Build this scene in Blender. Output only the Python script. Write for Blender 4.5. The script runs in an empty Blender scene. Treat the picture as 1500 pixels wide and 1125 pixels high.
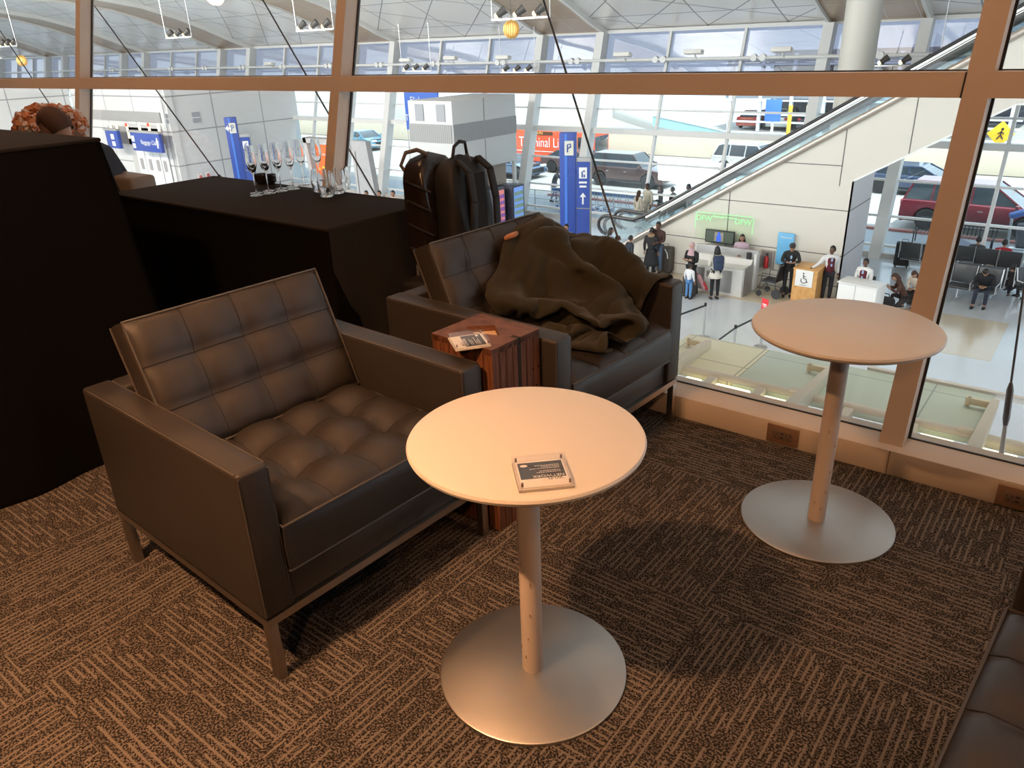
import bpy, bmesh, math, random
from mathutils import Vector, Matrix, Euler, noise
R = math.radians
PI = math.pi
random.seed(7)
SC = bpy.context.scene
COL = SC.collection

# ------------------------------------------------------------------ camera
F_PX, PITCH, ROLL, YAW, TILT, CH = 1109.66, 0.423949, -0.038649, -0.673352, 0.266766, 1.42
TT = math.tan(TILT)
def cam_axes():
    cy, sy, cp, sp = math.cos(YAW), math.sin(YAW), math.cos(PITCH), math.sin(PITCH)
    fwd = Vector((sy*cp, cy*cp, -sp)); right = Vector((cy, -sy, 0)); up = right.cross(fwd)
    cr, sr = math.cos(ROLL), math.sin(ROLL)
    return cr*right + sr*up, -sr*right + cr*up, fwd
CR, CU, CF = cam_axes()
def _ray(x, y):
    return CR*((x-750)/F_PX) - CU*((y-562.5)/F_PX) + CF
# measured points of the photograph turned into points on real planes of the place
def G(x, y, z=-6.1):                       # on a level at height z
    d = _ray(x, y); t = (z-CH)/d.z; return Vector((d.x*t, d.y*t, z))
def OX(x, y, X):
    d = _ray(x, y); t = X/d.x; return Vector((X, d.y*t, CH+d.z*t))
def OY(x, y, Y):
    d = _ray(x, y); t = Y/d.y; return Vector((d.x*t, Y, CH+d.z*t))
def OS(x, y, Y0, z0, s=TT):                # on a glass wall leaning outwards
    d = _ray(x, y); t = (Y0+(CH-z0)*s)/(d.y-d.z*s); return Vector((d.x*t, d.y*t, CH+d.z*t))

# ------------------------------------------------------------------ objects
def tag(o, label=None, cat=None, group=None, kind=None):
    if label: o['label'] = label
    if cat: o['category'] = cat
    if group: o['group'] = group
    if kind: o['kind'] = kind
    return o
def thing(name, loc=(0, 0, 0), rz=0, label=None, cat=None, group=None, kind=None):
    o = bpy.data.objects.new(name, None); COL.objects.link(o)
    o.empty_display_size = .1
    o.location = loc; o.rotation_euler = (0, 0, R(rz))
    return tag(o, label, cat, group, kind)
def copy_tree(o, parent=None, label=None):
    c = o.copy(); COL.objects.link(c)
    if parent: c.parent = parent
    for ch in list(o.children): copy_tree(ch, c)
    if label: c['label'] = label
    return c
def rotm(rot):
    if rot is None: return Matrix.Identity(4)
    if isinstance(rot, Matrix): return rot.to_4x4()
    return Euler([R(a) for a in rot]).to_matrix().to_4x4()
class MB:
    def __init__(s):
        s.bm = bmesh.new(); s.mi = 0
    def _fin(s, fs):
        for f in fs: f.material_index = s.mi
    def box(s, c, d, rot=None, bev=0, seg=2, taper=None):
        M = Matrix.Translation(c) @ rotm(rot)
        vs = []
        for z in (-.5, .5):
            k = 1 if (taper is None or z < 0) else taper
            for x, y in ((-.5, -.5), (.5, -.5), (.5, .5), (-.5, .5)):
                vs.append(s.bm.verts.new(M @ Vector((x*d[0]*k, y*d[1]*k, z*d[2]))))
        fi = ((3, 2, 1, 0), (4, 5, 6, 7), (0, 1, 5, 4), (1, 2, 6, 5), (2, 3, 7, 6), (3, 0, 4, 7))
        fs = [s.bm.faces.new([vs[i] for i in f]) for f in fi]
        s._fin(fs)
        if bev:
            es = list({e for f in fs for e in f.edges})
            r = bmesh.ops.bevel(s.bm, geom=es, offset=bev, segments=seg, profile=.5, affect='EDGES', clamp_overlap=True)
            s._fin(r['faces'])
        return s
    def tube(s, pts, r, seg=8, cap=True, close=False):
        pts = [Vector(p) for p in pts]; n = len(pts)
        rs = r if isinstance(r, (list, tuple)) else [r]*n
        rings = []; prev = None
        for i, p in enumerate(pts):
            if close: t = pts[(i+1) % n]-pts[i-1]
            else: t = pts[min(i+1, n-1)]-pts[max(i-1, 0)]
            t.normalize()
            if prev is None:
                a = Vector((0, 0, 1)) if abs(t.z) < .9 else Vector((1, 0, 0))
                u = t.cross(a).normalized()
            else:
                u = (prev - t*prev.dot(t))
                u = u.normalized() if u.length > 1e-6 else t.orthogonal().normalized()
            prev = u; v = t.cross(u)
            rings.append([s.bm.verts.new(p+(u*math.cos(a)+v*math.sin(a))*rs[i]) for a in [2*PI*k/seg for k in range(seg)]])
        m = n if close else n-1
        for i in range(m):
            a, b = rings[i], rings[(i+1) % n]
            for k in range(seg):
                f = s.bm.faces.new((a[k], a[(k+1) % seg], b[(k+1) % seg], b[k])); f.material_index = s.mi
        if cap and not close:
            s._fin([s.bm.faces.new(rings[0][::-1]), s.bm.faces.new(rings[-1])])
        return s
    def bar(s, a, b, w, h, up=(0, 0, 1), bev=0):
        a = Vector(a); b = Vector(b); t = (b-a); L = t.length; t.normalize()
        up = Vector(up); side = t.cross(up)
        if side.length < 1e-4: side = t.orthogonal()
        side.normalize(); u = side.cross(t)
        M = Matrix((t, side, u)).transposed()
        return s.box((a+b)/2, (L, w, h), M, bev)
    def lathe(s, prof, seg=32, c=(0, 0, 0), rot=None, cap=True, sx=1, sy=1):
        M = Matrix.Translation(c) @ rotm(rot)
        rings = []
        for r, z in prof:
            if r < 1e-6: rings.append([s.bm.verts.new(M @ Vector((0, 0, z)))])
            else: rings.append([s.bm.verts.new(M @ Vector((r*sx*math.cos(2*PI*k/seg), r*sy*math.sin(2*PI*k/seg), z))) for k in range(seg)])
        for a, b in zip(rings, rings[1:]):
            for k in range(seg):
                q = []
                for v in (a[k % len(a)], a[(k+1) % seg % len(a)], b[(k+1) % seg % len(b)], b[k % len(b)]):
                    if v not in q: q.append(v)
                if len(q) > 2:
                    f = s.bm.faces.new(q); f.material_index = s.mi
        if cap:
            if len(rings[0]) > 2: s._fin([s.bm.faces.new(rings[0][::-1])])
            if len(rings[-1]) > 2: s._fin([s.bm.faces.new(rings[-1])])
        return s
    def ball(s, c, r, seg=12, rot=None):
        r = r if isinstance(r, (list, tuple)) else (r, r, r)
        n = seg//2
        M = Matrix.Translation(c) @ rotm(rot)
        rings = []
        for i in range(n+1):
            a = PI*i/n; z = -math.cos(a); q = math.sin(a)
            if i in (0, n): rings.append([s.bm.verts.new(M @ Vector((0, 0, z*r[2])))])
            else: rings.append([s.bm.verts.new(M @ Vector((q*math.cos(2*PI*k/seg)*r[0], q*math.sin(2*PI*k/seg)*r[1], z*r[2]))) for k in range(seg)])
        for a, b in zip(rings, rings[1:]):
            for k in range(seg):
                q = []
                for v in (a[k % len(a)], a[(k+1) % seg % len(a)], b[(k+1) % seg % len(b)], b[k % len(b)]):
                    if v not in q: q.append(v)
                f = s.bm.faces.new(q); f.material_index = s.mi
        return s
    def prism(s, poly, axis, a, b):
        """poly: 2D outline; axis 'x','y','z' = extrusion axis between a and b"""
        def P(p, t):
            return {'x': (t, p[0], p[1]), 'y': (p[0], t, p[1]), 'z': (p[0], p[1], t)}[axis]
        A = [s.bm.verts.new(P(p, a)) for p in poly]; B = [s.bm.verts.new(P(p, b)) for p in poly]
        n = len(poly)
        fs = [s.bm.faces.new(A[::-1]), s.bm.faces.new(B)]
        for i in range(n): fs.append(s.bm.faces.new((A[i], A[(i+1) % n], B[(i+1) % n], B[i])))
        s._fin(fs); bmesh.ops.recalc_face_normals(s.bm, faces=fs)
        return s
    def hexa(s, p):
        """eight corners: four of one end, four of the other"""
        v = [s.bm.verts.new(q) for q in p]
        fs = [s.bm.faces.new([v[i] for i in f]) for f in ((0, 1, 2, 3), (7, 6, 5, 4), (0, 4, 5, 1), (1, 5, 6, 2), (2, 6, 7, 3), (3, 7, 4, 0))]
        bmesh.ops.recalc_face_normals(s.bm, faces=fs); s._fin(fs); return s
    def grid(s, fn, nu, nv, wrap=False):
        V = [[s.bm.verts.new(fn(i/nu, j/nv)) for j in range(nv+1)] for i in range(nu+(0 if wrap else 1))]
        for i in range(nu):
            for j in range(nv):
                a, b = V[i], V[(i+1) % len(V)]
                f = s.bm.faces.new((a[j], b[j], b[j+1], a[j+1])); f.material_index = s.mi
        return s
    def build(s, name, mats, parent=None, sharp=35, solid=0, sub=0, loc=None, merge=0, **kw):
        if kw.pop('fixn', 0): bmesh.ops.remove_doubles(s.bm, verts=s.bm.verts, dist=1e-6); bmesh.ops.recalc_face_normals(s.bm, faces=s.bm.faces[:])
        if merge: bmesh.ops.remove_doubles(s.bm, verts=s.bm.verts, dist=merge)
        me = bpy.data.meshes.new(name); s.bm.to_mesh(me); s.bm.free()
        for m in (mats if isinstance(mats, (list, tuple)) else [mats]): me.materials.append(m)
        if sharp is not None:
            me.polygons.foreach_set('use_smooth', [True]*len(me.polygons))
            me.set_sharp_from_angle(angle=R(sharp))
        o = bpy.data.objects.new(name, me); COL.objects.link(o)
        if parent: o.parent = parent
        if loc is not None: o.location = loc
        if solid:
            m = o.modifiers.new('solid', 'SOLIDIFY'); m.thickness = solid; m.offset = 0
        if sub:
            m = o.modifiers.new('sub', 'SUBSURF'); m.levels = sub; m.render_levels = sub
        return tag(o, **kw)
def struct(name, mb, mat, **kw):
    return mb.build(name, mat, kind='structure', **kw)
def text(s, size, mat, parent, loc, rot, name='lettering', ext=.001, align='CENTER', **kw):
    """lettering as its own mesh; size = capital height"""
    cu = bpy.data.curves.new(name, 'FONT'); cu.body = s; cu.size = size/.69
    cu.align_x = align; cu.align_y = 'CENTER'; cu.extrude = ext; cu.resolution_u = 3
    t = bpy.data.objects.new('tmp_text', cu); COL.objects.link(t)
    me = bpy.data.meshes.new_from_object(t.evaluated_get(bpy.context.evaluated_depsgraph_get()))
    bpy.data.objects.remove(t); bpy.data.curves.remove(cu)
    me.name = name; me.materials.clear(); me.materials.append(mat)
    o = bpy.data.objects.new(name, me); COL.objects.link(o); o.parent = parent
    o.location = loc; o.rotation_euler = rot if isinstance(rot, Euler) else Euler([R(a) for a in rot])
    return tag(o, **kw)

# ------------------------------------------------------------------ materials
MATS = {}
def mat(name, col, rough=.6, metal=0, bump=0, bscale=60, var=0, vscale=8, emit=0, spec=None, alpha=1, sheen=0, coat=0):
    if name in MATS: return MATS[name]
    m = bpy.data.materials.new(name); m.use_nodes = True; nt = m.node_tree; N = nt.nodes; L = nt.links
    b = N['Principled BSDF']
    c = (*col, 1) if len(col) == 3 else col
    b.inputs['Base Color'].default_value = c
    b.inputs['Roughness'].default_value = rough; b.inputs['Metallic'].default_value = metal
    if spec is not None: b.inputs['Specular IOR Level'].default_value = spec
    if coat: b.inputs['Coat Weight'].default_value = coat
    if sheen: b.inputs['Sheen Weight'].default_value = sheen
    if alpha < 1: b.inputs['Alpha'].default_value = alpha
    if emit:
        b.inputs['Emission Color'].default_value = c; b.inputs['Emission Strength'].default_value = emit
    tc = N.new('ShaderNodeTexCoord')
    if var:
        n = N.new('ShaderNodeTexNoise'); n.inputs['Scale'].default_value = vscale; n.inputs['Detail'].default_value = 5
        r = N.new('ShaderNodeMapRange'); r.inputs['To Min'].default_value = 1-var; r.inputs['To Max'].default_value = 1+var
        x = N.new('ShaderNodeVectorMath'); x.operation = 'SCALE'; x.inputs[0].default_value = c[:3]
        L.new(tc.outputs['Object'], n.inputs['Vector']); L.new(n.outputs['Fac'], r.inputs['Value'])
        L.new(r.outputs[0], x.inputs['Scale']); L.new(x.outputs[0], b.inputs['Base Color'])
    if bump:
        n = N.new('ShaderNodeTexNoise'); n.inputs['Scale'].default_value = bscale; n.inputs['Detail'].default_value = 3
        u = N.new('ShaderNodeBump'); u.inputs['Strength'].default_value = bump; u.inputs['Distance'].default_value = .003
        L.new(tc.outputs['Object'], n.inputs['Vector']); L.new(n.outputs['Fac'], u.inputs['Height']); L.new(u.outputs[0], b.inputs['Normal'])
    MATS[name] = m; return m
def glass(name, tint=(1, 1, 1), base=.04, edge=.5, rough=0.0):
    """clear pane: transparent with a mirror reflection that grows at grazing angles"""
    if name in MATS: return MATS[name]
    m = bpy.data.materials.new(name); m.use_nodes = True; nt = m.node_tree; N = nt.nodes; L = nt.links
    N.remove(N['Principled BSDF']); out = N['Material Output']
    t = N.new('ShaderNodeBsdfTransparent'); t.inputs[0].default_value = (*tint, 1)
    g = N.new('ShaderNodeBsdfGlossy'); g.inputs['Roughness'].default_value = rough
    lw = N.new('ShaderNodeLayerWeight'); lw.inputs['Blend'].default_value = .25
    mr = N.new('ShaderNodeMapRange'); mr.inputs['To Min'].default_value = base; mr.inputs['To Max'].default_value = edge
    mx = N.new('ShaderNodeMixShader')
    L.new(lw.outputs['Facing'], mr.inputs['Value']); L.new(mr.outputs[0], mx.inputs[0])
    L.new(t.outputs[0], mx.inputs[1]); L.new(g.outputs[0], mx.inputs[2]); L.new(mx.outputs[0], out.inputs[0])
    MATS[name] = m; return m
def nodes_of(m): return m.node_tree.nodes, m.node_tree.links, m.node_tree.nodes['Principled BSDF']
def carpet():
    m = mat('carpet', (.1, .08, .06), .95, spec=.1); N, L, b = nodes_of(m)
    tc = N.new('ShaderNodeTexCoord'); sp = N.new('ShaderNodeSeparateXYZ'); L.new(tc.outputs['Object'], sp.inputs[0])
    def math_(op, a, b_=None, c=None):
        n = N.new('ShaderNodeMath'); n.operation = op
        for i, v in enumerate((a, b_, c)):
            if v is None: continue
            if isinstance(v, (int, float)): n.inputs[i].default_value = v
            else: L.new(v, n.inputs[i])
        return n.outputs[0]
    T = .61
    tx = math_('FLOOR', math_('DIVIDE', sp.outputs[0], T)); ty = math_('FLOOR', math_('DIVIDE', math_('ADD', sp.outputs[1], .25), T))
    ck = math_('FLOORED_MODULO', math_('ADD', tx, ty), 2)
    inv = math_('SUBTRACT', 1, ck)
    def sel(p, q): return math_('ADD', math_('MULTIPLY', p, ck), math_('MULTIPLY', q, inv))
    u = sel(sp.outputs[0], sp.outputs[1]); v = sel(sp.outputs[1], sp.outputs[0])
    # stripes of uneven length running along v, spaced along u
    row = math_('FLOOR', math_('DIVIDE', u, .0175))
    fr = math_('FRACT', math_('DIVIDE', u, .0175))
    cv = N.new('ShaderNodeCombineXYZ'); L.new(math_('MULTIPLY', row, 3.7), cv.inputs[0]); L.new(math_('MULTIPLY', v, 12.0), cv.inputs[1]); L.new(math_('ADD', tx, math_('MULTIPLY', ty, 5.3)), cv.inputs[2])
    ns = N.new('ShaderNodeTexNoise'); ns.inputs['Scale'].default_value = 1.0; ns.inputs['Detail'].default_value = 0; L.new(cv.outputs[0], ns.inputs['Vector'])
    wob = N.new('ShaderNodeTexNoise'); wob.inputs['Scale'].default_value = 260; wob.inputs['Detail'].default_value = 2; L.new(tc.outputs['Object'], wob.inputs['Vector'])
    on = math_('GREATER_THAN', ns.outputs['Fac'], .46)
    line = math_('LESS_THAN', math_('ABSOLUTE', math_('SUBTRACT', math_('ADD', fr, math_('MULTIPLY', math_('SUBTRACT', wob.outputs['Fac'], .5), .5)), .5)), .155)
    st = math_('MULTIPLY', math_('MULTIPLY', on, line), .85)
    sp2 = N.new('ShaderNodeTexNoise'); sp2.inputs['Scale'].default_value = 190; sp2.inputs['Detail'].default_value = 3; L.new(tc.outputs['Object'], sp2.inputs['Vector'])
    spk = math_('GREATER_THAN', sp2.outputs['Fac'], .51)
    big = N.new('ShaderNodeTexNoise'); big.inputs['Scale'].default_value = 28; big.inputs['Detail'].default_value = 2; L.new(tc.outputs['Object'], big.inputs['Vector'])
    spk2 = math_('MULTIPLY', spk, math_('MULTIPLY_ADD', big.outputs['Fac'], 1.1, .05))
    fac = math_('MAXIMUM', st, spk2)
    mx = N.new('ShaderNodeMix'); mx.data_type = 'RGBA'
    mx.inputs[6].default_value = (.018, .0155, .0145, 1); mx.inputs[7].default_value = (.200, .172, .148, 1)
    L.new(fac, mx.inputs[0]); L.new(mx.outputs[2], b.inputs['Base Color'])
    bp = N.new('ShaderNodeBump'); bp.inputs['Strength'].default_value = .6; bp.inputs['Distance'].default_value = .004
    L.new(math_('ADD', sp2.outputs['Fac'], math_('MULTIPLY', st, .3)), bp.inputs['Height']); L.new(bp.outputs[0], b.inputs['Normal'])
    return m
def wood(name, c1, c2, scale=(14, 14, .8), rough=.55):
    m = mat(name, c1, rough); N, L, b = nodes_of(m)
    tc = N.new('ShaderNodeTexCoord'); mp = N.new('ShaderNodeMapping'); mp.inputs['Scale'].default_value = scale
    n = N.new('ShaderNodeTexNoise'); n.inputs['Scale'].default_value = 6; n.inputs['Detail'].default_value = 6; n.inputs['Distortion'].default_value = .4
    r = N.new('ShaderNodeValToRGB'); e = r.color_ramp.elements
    e[0].position = .36; e[0].color = (*c2, 1); e[1].position = .6; e[1].color = (*c1, 1)
    L.new(tc.outputs['Object'], mp.inputs[0]); L.new(mp.outputs[0], n.inputs[0]); L.new(n.outputs['Fac'], r.inputs[0]); L.new(r.outputs[0], b.inputs['Base Color'])
    u = N.new('ShaderNodeBump'); u.inputs['Strength'].default_value = .3; u.inputs['Distance'].default_value = .003
    L.new(n.outputs['Fac'], u.inputs['Height']); L.new(u.outputs[0], b.inputs['Normal'])
    return m
def seams(name, col, line, w, h, off=(0, 0), thick=.02, axes='xz', rough=.45, fine=0, metal=0, stag=0):
    """panel joints: lines every w and h metres in the two named object axes"""
    m = mat(name, col, rough, metal); N, L, b = nodes_of(m)
    tc = N.new('ShaderNodeTexCoord'); sp = N.new('ShaderNodeSeparateXYZ'); L.new(tc.outputs['Object'], sp.inputs[0])
    br = N.new('ShaderNodeTexBrick'); cb = N.new('ShaderNodeCombineXYZ')
    for i, a in enumerate(axes):
        ad = N.new('ShaderNodeMath'); ad.operation = 'ADD'; ad.inputs[1].default_value = off[i]
        L.new(sp.outputs['xyz'.index(a)], ad.inputs[0]); L.new(ad.outputs[0], cb.inputs[i])
    L.new(cb.outputs[0], br.inputs['Vector'])
    br.inputs['Color1'].default_value = (*col, 1); br.inputs['Color2'].default_value = (*[c*.97 for c in col], 1); br.inputs['Mortar'].default_value = (*line, 1)
    br.inputs['Scale'].default_value = 1; br.inputs['Brick Width'].default_value = w; br.inputs['Row Height'].default_value = h
    br.inputs['Mortar Size'].default_value = thick; br.inputs['Mortar Smooth'].default_value = 0; br.offset = stag; br.squash = 1
    L.new(br.outputs['Color'], b.inputs['Base Color'])
    return m
WARMW = mat('warm_white_paint', (.80, .76, .70), .45, var=.04, vscale=3)
GASKET = mat('black_gasket', (.012, .012, .013), .5)
FRAME = mat('frame_paint', (.66, .55, .45), .5, var=.05, vscale=4)
SILL = mat('sill_paint', (.62, .54, .45), .5, var=.08, vscale=5)
PANE = glass('window_glass', (.975, .985, .98), .028, .30)
WHITE = mat('white_lacquer', (.72, .69, .64), .38, coat=.1)
STEEL = mat('brushed_steel', (.50, .49, .47), .46, 1, var=.08, vscale=6)
LEATHER = mat('grey_leather', (.031, .0265, .024), .42, bump=.25, bscale=420, var=.07, vscale=5)
PIPING = mat('leather_piping', (.07, .062, .055), .45)
SEAM = mat('leather_seam', (.008, .007, .006), .7)
BLACKCLOTH = mat('black_cloth', (.0035, .0033, .0035), .95, bump=.3, bscale=500, spec=.06, sheen=.0)
SHEER = mat('sheer_black_cloth', (.012, .012, .012), .9, alpha=.8)
ACRYL = glass('clear_acrylic', (.985, .985, .985), .03, .22)
def clear_glass(name):
    m = mat(name, (.98, .98, .98), 0.0); b = m.node_tree.nodes['Principled BSDF']; b.inputs['Transmission Weight'].default_value = 1; b.inputs['IOR'].default_value = 1.46
    return m
GLASSW = clear_glass('drinking_glass')
# ------------------------------------------------------------------ the lounge shell
FL = MB(); FL.box((-3.5, -.2, -.1), (15, 5.6, .2)); struct('floor', FL, carpet())
FL = MB(); FL.box((-3.5, .25, 2.85), (15, 6.6, .1)); struct('ceiling', FL, WARMW)
DKW = mat('lounge_wall_paint', (.22, .16, .11), .7)
struct('wall_back', MB().box((-3.5, -3.05, 1.4), (15, .1, 2.8)), DKW)
struct('wall_left', MB().box((-11.05, -.2, 1.4), (.1, 5.6, 2.8)), DKW)
struct('wall_right', MB().box((4.05, -.2, 1.4), (.1, 5.6, 2.8)), DKW)
Y0, Z0 = 2.70, .094                       # foot of the leaning glass
def wy(z, off=0): return Y0-off+(z-Z0)*TT
struct('trim_1', MB().box((-3.5, 2.665, .047), (15, .19, .094), bev=.004), SILL)   # low window sill
s = MB()
for x in (-.40, -6.95, 2.8): s.box((x, 2.5695, .047), (.004, .003, .09))
s.build('sill_joint', mat('sill_joint', (.25, .18, .13), .8), bpy.data.objects['trim_1'])
MX = [-9.60, -6.565, -3.53, -.448, 2.60]; MW = .075
ZT0, ZT1, ZTOP = 1.206, 1.282, 2.8
def lean(mb, x0, x1, z0, z1, o0, o1):     # a bar that follows the lean of the wall; o0..o1 = inward distance from the glass
    mb.hexa([(x0, wy(z0, o1), z0), (x1, wy(z0, o1), z0), (x1, wy(z0, o0), z0), (x0, wy(z0, o0), z0),
             (x0, wy(z1, o1), z1), (x1, wy(z1, o1), z1), (x1, wy(z1, o0), z1), (x0, wy(z1, o0), z1)])
for i in range(4):
    xa, xb = MX[i]+MW, MX[i+1]
    w = thing('window_%d' % (i+1), (0, 0, 0), kind='structure')
    m = MB(); lean(m, xb, xb+MW, Z0-.03, ZTOP, -.02, .085); m.build('mullion', FRAME, w)
    m = MB(); lean(m, xa-.0, xb+.0, ZT0, ZT1, .0, .085); m.build('transom', FRAME, w)
    m = MB()
    for z0, z1 in ((Z0, ZT0), (ZT1, ZTOP)):
        lean(m, xa, xa+.009, z0, z1, -.01, .002); lean(m, xb-.006, xb, z0, z1, -.01, .02)
        lean(m, xa, xb, z0, z0+.004, -.004, .003)
    m.build('gasket', GASKET, w)
    for z0, z1 in ((Z0, ZT0), (ZT1, ZTOP)):
        m = MB(); lean(m, xa+.006, xb-.004, z0, z1, -.006, 0.0); m.build('pane', PANE, w)
# a hairline joint where the transom meets the right mullion
j = MB(); lean(j, -.452, -.447, ZT0, ZT1, .05, .0875); j.build('joint', GASKET, bpy.data.objects['window_3'])

# power outlets in the sill front
def outlet(loc, label):
    t = thing('power_outlet', loc, 0, label, 'outlet')
    BR = mat('bronze_plate', (.42, .26, .16), .35, .6)
    MB().box((0, -.004, 0), (.118, .010, .074), bev=.003).build('cover_plate', BR, t)
    MB().box((0, -.0105, 0), (.072, .004, .036), bev=.001).build('socket_block', mat('socket_brown', (.16, .11, .08), .5), t)
    m = MB()
    for sx in (-1, 1):
        for dx, dz in ((-.007, .006), (.007, .006), (0, -.008)): m.box((sx*.024+dx, -.0128, dz), (.0025, .002, .007))
    for dz in (-.008, .008): m.box((0, -.0128, dz), (.012, .002, .005))
    m.build('slots', GASKET, t)
    for sx in (-1, 1): MB().lathe([(.003, 0), (.003, .002)], 8, (sx*.049, -.009, 0), (90, 0, 0)).build('screw', STEEL, t)
p = OY(1147, 637, 2.57); outlet((p.x, 2.569, .048), 'bronze power outlet plate in the low sill behind the rear white table')
p = OY(1491, 731, 2.57); outlet((p.x+.0, 2.569, .045), 'bronze power outlet plate in the sill at the far right edge')

# ------------------------------------------------------------------ pedestal tables
def pedestal(loc, label, rot):
    t = thing('pedestal_table', loc, rot, label, 'table', 'round white pedestal tables')
    r = .2545
    MB().lathe([(0, .634), (r-.03, .634), (r-.012, .637), (r-.002, .644), (r, .650), (r-.003, .6555), (r-.010, .658), (0, .658)], 96).build('tabletop', WHITE, t)
    MB().lathe([(.026, .006), (.026, .634)], 32).lathe([(.075, .622), (.075, .634)], 32).build('pole', mat('pole_paint', (.66, .58, .52), .45, var=.06, vscale=9), t)
    MB().lathe([(0, 0), (.222, 0), (.229, .002), (.229, .008), (.226, .010), (0, .010)], 96).build('base_plate', STEEL, t)
    for a, z in ((-1.2, .06), (-.9, .12), (-1.9, .08), (-.7, .19), (-1.5, .33), (-.6, .28)):
        MB().box((.0262*math.cos(a), .0262*math.sin(a), z), (.003, .003, .009), (0, 0, math.degrees(a))).build('scuff', mat('scuff_grey', (.45, .34, .28), .8), t)
    return t
pedestal((-.868, 1.128, 0), 'round white pedestal table nearest the camera, holding an upside down sign block', -20)
pedestal((-.508, 2.158, 0), 'round white pedestal table standing empty beside the window sill', 10)

# ------------------------------------------------------------------ armchairs
def cushion(w, d, h, nx, ny, puff, edge, N=6):
    """tufted slab: local x in [0,d], y in [-w/2,w/2], top near z=h; returns the mesh builder"""
    mb = MB()
    gx, gy = nx*N, ny*N
    def top(u, v):
        x, y = u*d, (v-.5)*w
        a, b = abs(math.sin(PI*u*nx)), abs(math.sin(PI*v*ny))
        inx = 0 < round(u*nx, 3) < nx; 
        z = h + puff*(max(a, .0)**.55*max(b, .0)**.55) - puff*.35
        # seams are shallow, the crossings are deep
        fu, fv = u*nx, v*ny
        du, dv = abs(fu-round(fu)), abs(fv-round(fv))
        ku = 0 < round(fu) < nx; kv = 0 < round(fv) < ny
        if ku and kv: z -= puff*1.1*math.exp(-((du/.20)**2+(dv/.20)**2))
        e = min(u, 1-u)*d, min(v, 1-v)*w
        z -= edge*max(0, 1-min(e)/.03)**2*.6
        return Vector((x, y, z))
    mb.grid(top, gx, gy)
    # border down to the foot
    per = [(i/gx, 0) for i in range(gx)]+[(1, j/gy) for j in range(gy)]+[(1-i/gx, 1) for i in range(gx)]+[(0, 1-j/gy) for j in range(gy)]
    def side(i, t):
        u, v = per[i % len(per)]; p = top(u, v)
        c = Vector((d/2, 0, 0)); q = Vector((p.x, p.y, p.z*(1-t)+0*t))
        b = math.sin(PI*t)*.006
        n = Vector((p.x-d/2, p.y, 0)); n.normalize()
        return q+n*b
    n = len(per)
    rings = [[mb.bm.verts.new(side(i, t)) for i in range(n)] for t in (0, .25, .5, .75, 1)]
    for a, b in zip(rings, rings[1:]):
        for i in range(n): mb.bm.faces.new((a[i], b[i], b[(i+1) % n], a[(i+1) % n]))
    mb.bm.faces.new(rings[-1][::-1])
    bmesh.ops.remove_doubles(mb.bm, verts=mb.bm.verts, dist=1e-5)
    bmesh.ops.recalc_face_normals(mb.bm, faces=mb.bm.faces)
    return mb, top, per
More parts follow.
